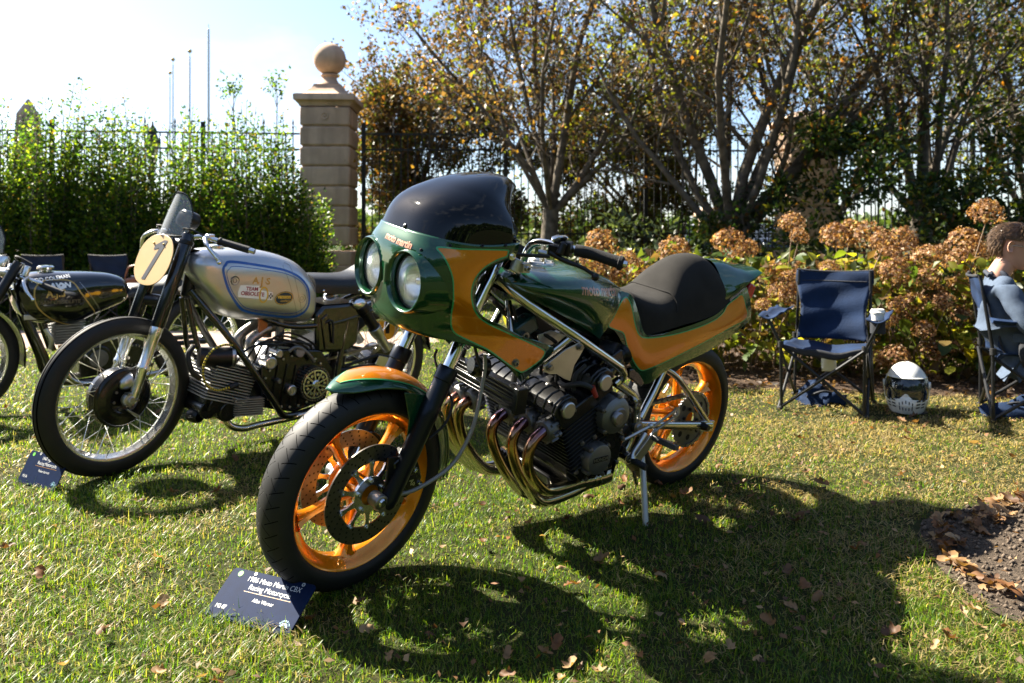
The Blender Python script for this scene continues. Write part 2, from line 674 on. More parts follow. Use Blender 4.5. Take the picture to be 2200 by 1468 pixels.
def grass():
    r = np.random.RandomState(3)
    xs, ys, wd = [], [], []
    for y0, y1, dens, w in ((1.35, 2.2, 26000, 0.0024), (2.2, 3.1, 18000, 0.0028), (3.1, 4.3, 9500, 0.0036), (4.3, 6.0, 4200, 0.0050), (6.0, 8.6, 1300, 0.008), (8.6, 14, 350, 0.012)):
        xw = 0.72 * y1 + 0.55
        n = int(dens * (y1 - y0) * 2 * xw)
        xs.append(r.uniform(-xw, xw, n)); ys.append(r.uniform(y0, y1, n)); wd.append(np.full(n, w))
    X, Y, W = np.concatenate(xs), np.concatenate(ys), np.concatenate(wd)
    # cut the edges of the beds ragged
    jx, jy = (vnoise(X, Y, 0.06, 5) - 0.5) * 0.09, (vnoise(X, Y, 0.06, 6) - 0.5) * 0.09
    keep = ~in_poly(X + jx, Y + jy, soil_edge) & ~in_poly(X + jx * 2, Y + jy * 2, mulch_edge)
    keep &= ~((X < -0.8) & (Y > 7.0) & (Y < 8.2))
    clump = vnoise(X, Y, 0.11, 8) * 0.6 + vnoise(X, Y, 0.5, 9) * 0.4
    keep &= r.rand(len(X)) < 0.35 + 1.1 * clump
    X, Y, W, clump = X[keep], Y[keep], W[keep], clump[keep]
    n = len(X)
    # worn, straw-coloured turf towards the right and the back
    dry = 0.15 + 0.72 * np.clip((X - 0.2) / 1.6, 0, 1) * np.clip((Y - 2.0) / 1.6, 0.25, 1) + 0.30 * (vnoise(X, Y, 0.55, 21) - 0.5) + 0.5 * (vnoise(X, Y, 0.16, 22) - 0.5)
    dry = dry - 0.22 * np.exp(-((X - .3) / 1.1) ** 2) * np.clip((2.9 - Y) / .8, 0, 1)  # less straw under the bike's shadow: shade put into the blade colours
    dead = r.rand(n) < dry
    flat = dead & (r.rand(n) < 0.70) | (r.rand(n) < 0.16)
    H = (0.012 + 0.020 * r.rand(n) ** 1.4) * (0.65 + 0.7 * clump)
    tall = (r.rand(n) < 0.05 * (clump > 0.52)) & ~dead
    H[tall] *= 2.0
    H *= np.where(W > 0.005, 1.15, 1.0)
    az = r.uniform(0, 2 * np.pi, n)
    lean = np.where(flat, r.uniform(1.15, 1.5, n), r.uniform(0.05, 1.15, n))
    H = np.where(flat, H * 1.35, H)
    dx, dy = np.cos(az), np.sin(az)
    px, py = -dy, dx
    # bend: base, mid, tip
    def pt(s, ang):
        return s * np.sin(ang), s * np.cos(ang)
    l1, h1 = pt(H * 0.5, lean * 0.86)
    l2, h2 = pt(H * 0.5, np.minimum(lean * 1.12 + .05, 1.56))
    z0 = np.where(flat, r.uniform(0.004, 0.018, n), 0.0)
    V = np.zeros((n, 5, 3), np.float32)
    hw = W / 2
    for k, (l, hh, wf) in enumerate(((0, 0, 1.0), (l1, h1, 0.8))):
        V[:, 2 * k, 0] = X + dx * l + px * hw * wf; V[:, 2 * k, 1] = Y + dy * l + py * hw * wf; V[:, 2 * k, 2] = z0 + hh
        V[:, 2 * k + 1, 0] = X + dx * l - px * hw * wf; V[:, 2 * k + 1, 1] = Y + dy * l - py * hw * wf; V[:, 2 * k + 1, 2] = z0 + hh
    V[:, 4, 0] = X + dx * (l1 + l2); V[:, 4, 1] = Y + dy * (l1 + l2); V[:, 4, 2] = z0 + h1 + h2
    b = np.arange(n)[:, None] * 5
    F = np.concatenate([b + [0, 1, 3], b + [0, 3, 2], b + [2, 3, 4]], 1).reshape(-1, 3)
    green = np.array([0.062, 0.145, 0.008]); lime = np.array([0.165, 0.235, 0.014]); deep = np.array([0.018, 0.068, 0.008])
    straw = np.array([0.44, 0.36, 0.17]); tan = np.array([0.25, 0.19, 0.082])
    t = r.rand(n, 1)
    q = r.rand(n, 1)
    c = np.where(q < 0.3, deep + (green - deep) * t, green + (lime - green) * t)
    s = tan + (straw - tan) * r.rand(n, 1)
    c = c * r.uniform(.6, 1.3, (n, 1))
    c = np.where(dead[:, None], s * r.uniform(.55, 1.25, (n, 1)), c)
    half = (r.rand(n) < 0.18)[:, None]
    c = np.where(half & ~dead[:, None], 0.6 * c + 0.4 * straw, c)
    c = np.repeat(c[:, None, :], 5, 1).reshape(-1, 3)
    return mesh_np('grass', V.reshape(-1, 3), F, GRASS, c, kind='stuff')

grass()

# ------------------------------------------------------------------ fallen leaves
DEADLEAF = leafmat('dead_leaf', 0.28, 0.6)

def leaf_variant(seed):
    """a dry, curled maple-like leaf about 1 unit long"""
    r = random.Random(seed)
    lobes = [(0.0, 0.0), (0.10, 0.20), (0.30, 0.24 + 0.12 * r.random()), (0.36, 0.16), (0.58, 0.36 + 0.12 * r.random()), (0.66, 0.18), (0.86, 0.16), (1.0, 0.02)]
    out = [(x, y) for x, y in lobes] + [(x * (0.94 + 0.1 * r.random()), -y * (0.8 + 0.35 * r.random())) for x, y in lobes[-2:0:-1]]
    V, F = poly_fill([Vector(p) for p in out], 0.16)
    cx, cy = r.uniform(0.8, 2.4) * r.choice((1, 1, -0.6)), r.uniform(1.2, 3.6)
    ph = r.random() * 6
    vs = []
    for x, y in V:
        a = y * cy
        yy = math.sin(a) / cy
        z = (1 - math.cos(a)) / cy
        b = (x - 0.45) * cx
        xx = math.sin(b) / cx if abs(cx) > 0.05 else x
        z += (1 - math.cos(b)) / cx * 0.8
        z += 0.05 * math.sin(9 * x + ph) * math.cos(8 * y + ph)
        vs.append((xx, yy, z))
    lo = min(v[2] for v in vs)
    return [(x, y, z - lo) for x, y, z in vs], F

LEAFVAR = [leaf_variant(100 + i) for i in range(9)]
DRY = [(0.16, 0.085, 0.034), (0.23, 0.135, 0.060), (0.115, 0.057, 0.024), (0.29, 0.19, 0.095), (0.16, 0.070, 0.024), (0.08, 0.040, 0.019)]
LEAFMESH = []
for i, (V, F) in enumerate(LEAFVAR):
    for j in range(2):
        c = DRY[(i + 3 * j) % len(DRY)]
        me_o = MB().add(V, F).build('fallen_leaf', DEADLEAF, smooth=50)
        at = me_o.data.attributes.new('tint', 'FLOAT_COLOR', 'POINT')
        for k, d in enumerate(at.data):
            g = 0.75 + 0.5 * random.Random(i * 97 + k).random()
            d.color = (c[0] * g, c[1] * g, c[2] * g, 1)
        LEAFMESH.append(me_o.data)
        bpy.data.objects.remove(me_o)

def leaf_places():
    r = random.Random(11)
    out = []
    # leaves swept against the cut edge of the soil bed
    rim = [(1.98, 2.99), (1.82, 2.92), (1.68, 2.85), (1.55, 2.77), (1.47, 2.68), (1.43, 2.58), (1.40, 2.48), (1.375, 2.36), (1.36, 2.22)]
    for i in range(84):
        k = r.random() ** 1.4 * (len(rim) - 1.01)
        a, b = rim[int(k)], rim[int(k) + 1]
        t = k - int(k)
        w = r.random() ** 1.3 * (0.20 if k < 4 else 0.09)
        out.append((a[0] + (b[0] - a[0]) * t + w * 0.8, a[1] + (b[1] - a[1]) * t - w * 0.45, 'bed', r.uniform(0.045, 0.085), 0.008 + 0.03 * r.random()))
    while len(out) < 300:
        y = 1.75 + 4.0 * r.random() ** 1.25
        x = r.uniform(-0.70 * y - 0.1, 0.70 * y + 0.1)
        right = 0.30 + 0.70 * min(1, max(0, (x + 0.55) / 1.1))
        if r.random() > right:
            continue
        if 1.3 < x < 3.3 and 1.9 < y < 3.05:
            continue
        out.append((x, y, 'lawn', r.uniform(0.032, 0.068), 0.018 + 0.018 * r.random()))
    return out

n_leaf = 0
for (x, y, where, s, z) in leaf_places():
    me = rng.choice(LEAFMESH)
    o = bpy.data.objects.new('fallen_leaf', me)
    COL.objects.link(o)
    o.location = (x, y, z)
    o.rotation_euler = (rng.uniform(-0.5, 0.5), rng.uniform(-0.5, 0.5), rng.uniform(0, 6.28))
    if rng.random() < 0.25:
        o.rotation_euler[0] += math.pi
        o.location.z += s * 0.25
    o.scale = (s, s * rng.uniform(0.7, 1.1), s)
    if where == 'bed':
        tag(o, 'curled brown dead leaf in the drift along the edge of the bare soil bed', 'leaf', 'dead leaves drifted against the soil bed')
    else:
        tag(o, 'curled brown dead leaf lying in the grass of the lawn', 'leaf', 'dead leaves scattered over the lawn')

def leaf_bits():
    # broken bits of leaf and straw worked into the turf
    r = np.random.RandomState(15)
    n = 2600
    Y = 1.5 + 5.0 * r.rand(n) ** 1.2
    X = r.uniform(-.72, .72, n) * Y
    k = (r.rand(n) < .3 + .7 * np.clip((X + .6) / 1.4, 0, 1)) & ~in_poly(X, Y, mulch_edge)
    X, Y = X[k], Y[k]
    n = len(X)
    base = np.array([[0, 0, 0], [.5, .28, .12], [1, .02, .06], [.45, -.3, .1]])
    a = r.uniform(0, 6.283, n)
    s = r.uniform(.010, .032, n)
    V = np.zeros((n, 4, 3))
    for q in range(4):
        bx, by = base[q, 0] * s, base[q, 1] * s * r.uniform(.4, 1.2, n)
        V[:, q, 0] = X + bx * np.cos(a) - by * np.sin(a)
        V[:, q, 1] = Y + bx * np.sin(a) + by * np.cos(a)
        V[:, q, 2] = .016 + .014 * r.rand(n) + base[q, 2] * s * r.uniform(-1, 2, n)
    b = np.arange(n)[:, None] * 4
    F = np.concatenate([b + [0, 1, 3], b + [1, 2, 3]], 1).reshape(-1, 3)
    c = np.array(DRY)[r.randint(0, len(DRY), n)] * r.uniform(.7, 1.3, (n, 1))
    mesh_np('leaf_fragments', V.reshape(-1, 3), F, DEADLEAF, np.repeat(c[:, None], 4, 1).reshape(-1, 3), kind='stuff')

leaf_bits()

def crumbs():
    """soil crumbs and small stones of the bed"""
    r = np.random.RandomState(5)
    n = 5200
    X, Y = r.uniform(1.3, 2.6, n), r.uniform(1.8, 3.1, n)
    k = in_poly(X, Y, soil_edge)
    X, Y = X[k], Y[k]
    n = len(X)
    s = 0.0025 + 0.009 * r.rand(n) ** 3
    base = np.array([[1, 0, 0], [-1, 0, 0], [0, 1, 0], [0, -1, 0], [0, 0, 1], [0, 0, -1]], float)
    V = base[None] * s[:, None, None] * r.uniform(0.6, 1.3, (n, 6, 1)) + np.stack([X, Y, 0.006 + s * 0.4], 1)[:, None]
    f = np.array([[0, 2, 4], [2, 1, 4], [1, 3, 4], [3, 0, 4], [2, 0, 5], [1, 2, 5], [3, 1, 5], [0, 3, 5]])
    F = (np.arange(n)[:, None, None] * 6 + f[None]).reshape(-1, 3)
    c = np.repeat((np.array([0.09, 0.068, 0.05]) * r.uniform(0.5, 1.7, (n, 1)))[:, None], 6, 1).reshape(-1, 3)
    m = leafmat('soil_crumb', 0.0, 0.95)
    mesh_np('soil_crumbs', V.reshape(-1, 3), F, m, c, kind='stuff')

crumbs()


# ------------------------------------------------------------------ stone gate pillars, iron fence, lamp, flagpoles
STONE = mat('sandstone', (0.54, 0.385, 0.275), .85, bump=.5, bscale=38, var=.16, vscale=3.0, spec=.2)
nt = STONE.node_tree
_n = nt.nodes.new('ShaderNodeTexNoise'); _n.inputs['Scale'].default_value = 2.2; _n.inputs['Detail'].default_value = 8
_m = nt.nodes.new('ShaderNodeMapping'); _m.inputs['Scale'].default_value = (2.6, 2.6, .28)
_t = nt.nodes.new('ShaderNodeTexCoord'); _r = nt.nodes.new('ShaderNodeMapRange'); _r.inputs[1].default_value = .42; _r.inputs[2].default_value = .66; _r.inputs[4].default_value = .55
_x = nt.nodes.new('ShaderNodeMix'); _x.data_type = 'RGBA'; _x.inputs[7].default_value = (.30, .215, .155, 1)
_p = nt.nodes['Principled BSDF']
_s = _p.inputs['Base Color'].links[0].from_socket
nt.links.new(_t.outputs['Object'], _m.inputs['Vector']); nt.links.new(_m.outputs[0], _n.inputs['Vector']); nt.links.new(_n.outputs['Fac'], _r.inputs[0])
nt.links.new(_r.outputs[0], _x.inputs[0]); nt.links.new(_s, _x.inputs[6]); nt.links.new(_x.outputs[2], _p.inputs['Base Color'])
IRON = mat('wrought_iron', (.012, .012, .012), .5, .2)

def pillar(loc, rz, wdt, label, ball=True, courses=7, z0=.86, ch=.322, group=None):
    t = empty('stone_pillar', loc, rz)
    tag(t, label, 'pillar', group)
    h = wdt / 2
    bm_ = MB()
    for (z, hz, ex) in ((.0, .55, .05), (.55, .22, .03)):
        bm_.box((0, 0, z + hz / 2), (wdt + 2 * ex, wdt + 2 * ex, hz))
    bm_.build('plinth', STONE, t, bevel=.02)
    b = MB().box((0, 0, 0), (wdt, wdt, ch - .022)).build('stone_block', STONE, t, bevel=.026)
    z = z0
    n = courses
    for k in range(n):
        m = Matrix.Translation((0, 0, z + ch / 2)) @ Matrix.Rotation(R(90) * (k % 4), 4, 'Z')
        if k == 0:
            b.matrix_local = m
        else:
            inst(b, t, m)
        z += ch
    # core behind the recessed joints
    MB().box((0, 0, z0 / 2 + z / 2), (wdt - .07, wdt - .07, z - z0 - .06)).build('core', STONE, t)
    MB().lathe([(.052, 0), (.066, .006), (.068, .016), (.050, .020), (.034, .010), (.030, .004), (.020, .014), (0, .018)], (0, -h + .004, z - ch / 2), (0, -1, 0), 32).build('rosette', STONE, t, 40)
    cap = MB()
    prof = [(h + .005, 0), (h + .015, .03), (h + .035, .045), (h + .06, .08), (h + .085, .09), (h + .085, .17), (h + .07, .19)]
    rows = [[(sx * r, sy * r, z + zz) for sx, sy in ((-1, -1), (1, -1), (1, 1), (-1, 1))] for r, zz in prof]
    cap.grid(rows, closej=True)
    # swept pyramid
    sw = [(h + .07, .19), (h - .02, .205), (.32, .26), (.25, .32), (.22, .37), (.215, .39), (.20, .39), (.185, .40)] if ball else [(h + .07, .19), (.2, .32), (.0, .36)]
    cap.grid([[(sx * r, sy * r, z + zz) for sx, sy in ((-1, -1), (1, -1), (1, 1), (-1, 1))] for r, zz in sw], closej=True)
    cap.build('cap_stone', STONE, t, 40)
    if ball:
        MB().lathe([(.21, .385), (.20, .41), (.155, .44), (.125, .49), (.115, .53), (.14, .545), (.15, .56), (.14, .575), (.10, .59)], (0, 0, z), (0, 0, 1), 40).build('pedestal', STONE, t, 50)
        MB().ell((0, 0, z + .575 + .262), (.266, .266, .266), nu=48, nv=28).build('stone_ball', STONE, t, 80)
    return t

P1 = (-3.02, 12.6, 0)
pillar(P1, R(2), .80, 'tall sandstone gate pillar topped with a stone ball')
pillar((4.98, 12.9, 0), 0, .80, 'sandstone pier half hidden behind the trees', False, 6)
pillar((5.75, 22.5, 0), 0, .5, 'small pale stone pier beyond the fence by the parked cars', False, 2)

def fence(a, b, label, spacing=.118):
    a, b = Vector(a), Vector(b)
    d = b - a
    L = d.length
    t = empty('iron_fence', a, math.atan2(d.y, d.x))
    tag(t, label, 'fence')
    for z in (2.72, 2.46, 1.06, .22):
        MB().box((L / 2, 0, z), (L, .035, .028)).build('rail', IRON, t)
    pk = MB().box((0, 0, 1.42), (.018, .018, 2.62)).build('picket', IRON, t)
    sp = MB().lathe([(0, .26), (.018, .17), (.007, .13), (.014, .11), (.009, .0)], (0, 0, 2.72), (0, 0, 1), 6)
    sp.tube([(.0, 0, 2.80), (.035, 0, 2.85), (.055, 0, 2.81), (.04, 0, 2.78)], .006, 5, k=3).tube([(.0, 0, 2.80), (-.035, 0, 2.85), (-.055, 0, 2.81), (-.04, 0, 2.78)], .006, 5, k=3)
    so = sp.build('finial', IRON, t)
    n = int(L / spacing)
    for k in range(n):
        m = Matrix.Translation(((k + .5) * spacing, 0, 0))
        if k == 0:
            pk.matrix_local = m; so.matrix_local = m
        else:
            inst(pk, t, m)
            if k % 4 == 0:
                inst(so, t, m)
    for k in range(0, n + 1, 20):
        MB().box((min(L - .03, k * spacing + .03), .0, 1.45), (.06, .06, 2.9)).build('post', IRON, t)
    return t

fence((-9.8, 12.05, 0), (-3.52, 12.62, 0), 'black iron fence with spear finials behind the tall green hedge')
fence((-2.50, 12.65, 0), (4.50, 12.85, 0), 'black iron fence behind the trees, right of the ball-topped pillar')
fence((5.45, 12.9, 0), (10.6, 13.0, 0), 'black iron fence behind the dark shrubs at the right')

lp = tag(empty('street_lamp', (-9.45, 20, 0)), 'old black street lamp rising behind the green hedge', 'street lamp')
MB().lathe([(.16, 0), (.15, .3), (.07, .45), (.055, 1.6), (.045, 2.75), (.08, 2.8), (.05, 2.85), (.10, 2.95)], (0, 0, 0), (0, 0, 1), 16).build('post', IRON, lp)
MB().lathe([(.09, 2.95), (.17, 3.46)], (0, 0, 0), (0, 0, 1), 6).build('lantern_glass', mat('lantern_glass', (.75, .62, .38), .25, trans=.4), lp, 0)
lc = MB().lathe([(.21, 3.46), (.20, 3.50), (.13, 3.62), (.10, 3.72), (.12, 3.75), (.09, 3.84), (.03, 3.92), (.02, 4.0), (0, 4.05)], (0, 0, 0), (0, 0, 1), 12)
for k in range(6):
    a = math.pi * k / 3
    lc.tube([(.09 * math.cos(a), .09 * math.sin(a), 2.95), (.175 * math.cos(a), .175 * math.sin(a), 3.47)], .012, 5)
lc.build('lantern_frame', IRON, lp)

ob = tag(empty('stone_obelisk', (-15.9, 25, 0)), 'slim stone obelisk rising above the left end of the hedge', 'obelisk')
MB().box((0, 0, 1.0), (1.0, 1.0, 2.0)).build('pedestal', STONE, ob, bevel=.03)
MB().grid([[(sx * r, sy * r, z) for sx, sy in ((-1, -1), (1, -1), (1, 1), (-1, 1))] for r, z in ((.40, 2.0), (.24, 5.0), (.02, 5.5))], closej=True).build('shaft', STONE, ob, 20)

POLE = mat('flagpole_white', (.62, .63, .64), .4)
for (px, y, top, r, g, lab) in ((448, 40, 12.2, .075, 0, 'tallest white flagpole, rightmost of the four beyond the hedge'), (407.5, 45, 11.9, .07, 1, 'second white flagpole from the right, with a gold ball on top'),
                            (371.5, 48, 12.1, .06, 1, 'third white flagpole from the right, taller of the close pair'), (365, 52, 12.1, .06, 1, 'leftmost and lowest white flagpole of the close pair')):
    fp_ = tag(empty('flagpole', ((px - 1100) / 1634 * y, y, 0)), lab, 'flagpole', 'flagpoles beyond the hedge')
    MB().lathe([(r * 1.4, 0), (r, top * .5), (r * .75, top - .35), (.02, top - .3), (.02, top - .1)], (0, 0, 0), (0, 0, 1), 14).build('pole', POLE, fp_)
    if g:
        MB().ell((0, 0, top), (.13, .13, .12)).build('finial_ball', GOLD, fp_)

# ------------------------------------------------------------------ foliage tools
BARK = mat('bark', (.115, .098, .078), .9, bump=.8, bscale=30, var=.45, vscale=9, spec=.15)
TWIG = mat('twig_bark', (.115, .092, .072), .85, var=.3, vscale=5, spec=.15)
LEAF = leafmat('tree_leaf', .55, .38)
HEDGELEAF = leafmat('hedge_leaf', .62, .40)
LEAF2 = leafmat('evergreen_leaf', .40, .35)

def leaf_cards(P, D, size, asp, tint, r, bend=.35, simple=False):
    """bent leaf quads pairs: P (n, 3) positions, D (n, 3) directions; 2 quads folded along the mid-rib"""
    n = len(P)
    D = D / (np.linalg.norm(D, axis=1, keepdims=True) + 1e-9)
    up = r.normal(size=(n, 3))
    S = np.cross(D, up); S /= np.linalg.norm(S, axis=1, keepdims=True) + 1e-9
    N = np.cross(S, D)
    L = size[:, None]; W = L * asp
    q0 = P
    q1 = P + D * L * .5 + N * L * bend * .10
    q2 = P + D * L - N * L * bend * .25
    fold = N * W * .30
    a1 = P + D * L * .42 + S * W * .5 + fold
    b1 = P + D * L * .42 - S * W * .5 + fold
    if simple:
        V = np.stack([q0, a1, q2, b1], 1).reshape(-1, 3)
        b = np.arange(n)[:, None] * 4
        F = np.concatenate([b + [0, 1, 2], b + [0, 2, 3]], 1).reshape(-1, 3)
        return V, F, np.repeat(tint[:, None, :], 4, 1).reshape(-1, 3)
    V = np.stack([q0, a1, q2, b1, q1], 1).reshape(-1, 3)
    b = np.arange(n)[:, None] * 5
    F = np.concatenate([b + [0, 1, 4], b + [4, 1, 2], b + [0, 4, 3], b + [4, 2, 3]], 1).reshape(-1, 3)
    T = np.repeat(tint[:, None, :], 5, 1).reshape(-1, 3)
    return V, F, T

def pick(pal, n, r, jit=.25):
    """colours from a weighted palette"""
    w = np.array([p[0] for p in pal], float); w /= w.sum()
    c = np.array([p[1] for p in pal])
    i = r.choice(len(pal), n, p=w)
    return c[i] * (1 + jit * (r.rand(n, 1) * 2 - 1))

def tree(loc, label, seed, stems, height, spread, trunk_h, trunk_r, pal, leaf_n, leaf_s, depth=4, group='autumn trees along the fence', up=.30, low=0.0, twig_keep=1.0, fan=(8, 7, 5, 3, 2)):
    """stems: list of (azimuth deg, lean from vertical deg, length, radius) that leave the trunk top"""
    r = random.Random(seed)
    nr = np.random.RandomState(seed)
    t = tag(empty('tree', loc), label, 'tree', group)
    tm_, bm_, wm_ = MB(), MB(), MB()
    tips = []
    base = [Vector((0, 0, 0)), Vector((r.uniform(-.04, .04), r.uniform(-.04, .04), trunk_h * .5)), Vector((r.uniform(-.05, .05), 0, trunk_h))]
    tm_.tube(base, [trunk_r * 1.35, trunk_r * 1.02, trunk_r * .95], 12, k=5)
    def branch(p, d, L, rad, lev):
        pts = [p.copy()]
        q = p.copy()
        dd = d.copy()
        n = 5 if lev == 0 else 4 if lev < 2 else 3 if lev < 4 else 2
        for i in range(n):
            dd = (dd + Vector((r.gauss(0, .11), r.gauss(0, .11), up * (.35 if lev else .18) + r.gauss(0, .06)))).normalized()
            q = q + dd * L / n
            pts.append(q.copy())
        m = tm_ if lev == 0 and rad > .05 else bm_ if lev < 3 else wm_
        m.tube(pts, [rad, rad * .38], 8 if lev == 0 else 5 if lev < 2 else 3, cap=False)
        if lev >= depth - 2:
            for k in range(1, len(pts)):
                tips.append((pts[k], dd, lev))
        if lev >= depth:
            return
        nb = fan[lev]
        for k in range(nb):
            f = (.22 if lev == 0 else .12) + (.78 if lev == 0 else .88) * (k + r.random()) / nb
            x = f * (len(pts) - 1)
            i = min(int(x), len(pts) - 2)
            pp = pts[i].lerp(pts[i + 1], x - i)
            ax = Vector((r.gauss(0, 1), r.gauss(0, 1), r.gauss(0, .6))).normalized()
            tang = (pts[i + 1] - pts[i]).normalized()
            perp = tang.cross(ax).normalized()
            ang = R(r.uniform(28, 62))
            nd = (tang * math.cos(ang) + perp * math.sin(ang)).normalized()
            nl = L * r.uniform(.38, .62) * (1.05 - .45 * f)
            if lev >= 3 and r.random() > twig_keep:
                continue
            branch(pp, nd, nl, max(.0028, rad * (1 - .62 * f) * r.uniform(.38, .55)), lev + 1)
    for az, ln, L, rad in stems:
        a, l_ = R(az), R(ln)
        branch(base[-1] - Vector((0, 0, trunk_h * .06)), Vector((math.sin(l_) * math.cos(a), math.sin(l_) * math.sin(a), math.cos(l_))), L, rad, 0)
    tm_.build('trunk', BARK, t, 60)
    bm_.build('branches', BARK, t, 60)
    tag(wm_.build('twigs', TWIG, t, 60), kind='stuff')
    # leaves hang in loose clumps at the twigs
    idx = nr.randint(0, len(tips), leaf_n)
    P = np.array([tips[i][0] for i in idx]) + nr.normal(0, .055, (leaf_n, 3))
    D = np.array([tips[i][1] for i in idx]) * .4 + nr.normal(0, .6, (leaf_n, 3)) + np.array([0, 0, -.55])
    keep = P[:, 2] > low
    P, D = P[keep], D[keep]
    n = len(P)
    # patches of one hue inside the crown
    g = vnoise(P[:, 0] * 1.0 + P[:, 2] * .6 + 40, P[:, 1] + P[:, 2] * .8 + 40, .55, seed)
    A, B = pick(pal[0], n, nr), pick(pal[1], n, nr)
    T = np.where((g + .35 * (nr.rand(n) - .5) > .5)[:, None], A, B)
    V, F, C = leaf_cards(P, D, leaf_s * nr.uniform(.55, 1.25, n), .72, T, nr, simple=True)
    tag(mesh_np('crown', V, F, LEAF, C, t), kind='stuff')
    return t

BROWN = [(5, (.085, .052, .026)), (4, (.13, .080, .036)), (5, (.050, .034, .020)), (2, (.21, .125, .03)), (1, (.24, .10, .022)), (1, (.09, .10, .018))]
MIXED = [(4, (.075, .095, .014)), (4, (.16, .19, .020)), (2, (.23, .22, .028)), (4, (.036, .046, .013)), (2, (.13, .07, .026))]
GREENS = [(4, (.050, .080, .014)), (5, (.105, .145, .018)), (3, (.19, .22, .024)), (1, (.28, .24, .03)), (2, (.035, .045, .013))]
ORNG = [(4, (.065, .045, .020)), (1, (.28, .12, .02)), (4, (.045, .055, .014)), (2, (.12, .075, .024))]

def even(n, ln, L, rad, seed, jit=10):
    r = random.Random(seed)
    return [(360 / n * k + r.uniform(-18, 18), ln * r.uniform(.55, 1.25) + r.uniform(-jit, jit) * .4, L * r.uniform(.85, 1.15), rad * r.uniform(.75, 1.15)) for k in range(n)]

def hrz(px, Y):
    return (px - 1100) / 1634 * Y

tree((hrz(1182, 11.2), 11.2, 0), 'bare-branched brown-leaved tree right of the ball-topped pillar', 21, even(9, 40, 3.6, .048, 1) + [(0, 6, 4.2, .07), (120, 14, 4.0, .055)], 6, 2.5, 1.42, .125, (BROWN, BROWN[:4] + MIXED[:2]), 9500, .078, up=.34)
tree((hrz(1565, 9.6), 9.6, 0), 'thick multi-stemmed tree with dark ascending limbs, behind the seat of the green bike', 34, [(95, 8, 4.3, .085), (200, 18, 4.2, .080), (160, 30, 3.8, .062), (20, 22, 4.2, .075), (2, 46, 3.2, .125), (300, 20, 4.0, .06), (260, 28, 3.8, .06), (70, 26, 3.8, .06), (185, 48, 3.0, .05), (350, 34, 3.3, .045)], 6, 2.4, 1.0, .25, (MIXED, BROWN), 9000, .074, up=.36)
tree((hrz(1985, 10.2), 10.2, 0), 'tall tree with long straight stems at the right, above the dark shrubs', 55, [(100, 6, 4.6, .085), (180, 16, 4.4, .065), (30, 20, 4.2, .065), (0, 34, 4.0, .058), (220, 30, 4.0, .058), (290, 22, 4.0, .05), (160, 42, 3.4, .045), (340, 48, 3.4, .045), (60, 30, 3.8, .05)], 6, 2.5, 1.25, .17, (GREENS, ORNG), 8200, .076, up=.34, fan=(8, 6, 5, 3, 2))
tree((hrz(880, 14.8), 14.8, 0), 'low brown-leaved tree beyond the fence, just right of the pillar', 67, even(8, 34, 2.9, .042, 5) + [(0, 4, 3.0, .07)], 4.6, 2, 1.1, .11, (BROWN, ORNG), 9000, .080, up=.30, fan=(8, 6, 5, 3, 2))
tree((hrz(1375, 15.5), 15.5, 0), 'yellow-green tree beyond the fence, between the brown tree and the multi-stemmed tree', 78, even(9, 36, 4.2, .045, 6) + [(0, 4, 4.5, .09)], 6, 2, 1.3, .14, (MIXED, GREENS), 7500, .085, up=.32, fan=(8, 6, 4, 3, 2))
tree((hrz(1785, 15.0), 15.0, 0), 'green and orange tree beyond the fence, behind the half hidden stone pier', 89, even(9, 36, 4.4, .05, 7) + [(0, 4, 4.7, .1)], 6, 2, 1.3, .15, (ORNG, MIXED), 3000, .085, up=.34, fan=(6, 5, 4, 3, 2))
tree((hrz(2230, 12.2), 12.2, 0), 'dense green-leaved tree at the right edge', 97, even(10, 40, 4.0, .055, 8) + [(0, 5, 4.4, .1)], 6, 2.4, 1.0, .16, (GREENS, MIXED), 6000, .08, up=.28, fan=(7, 6, 4, 3, 2))

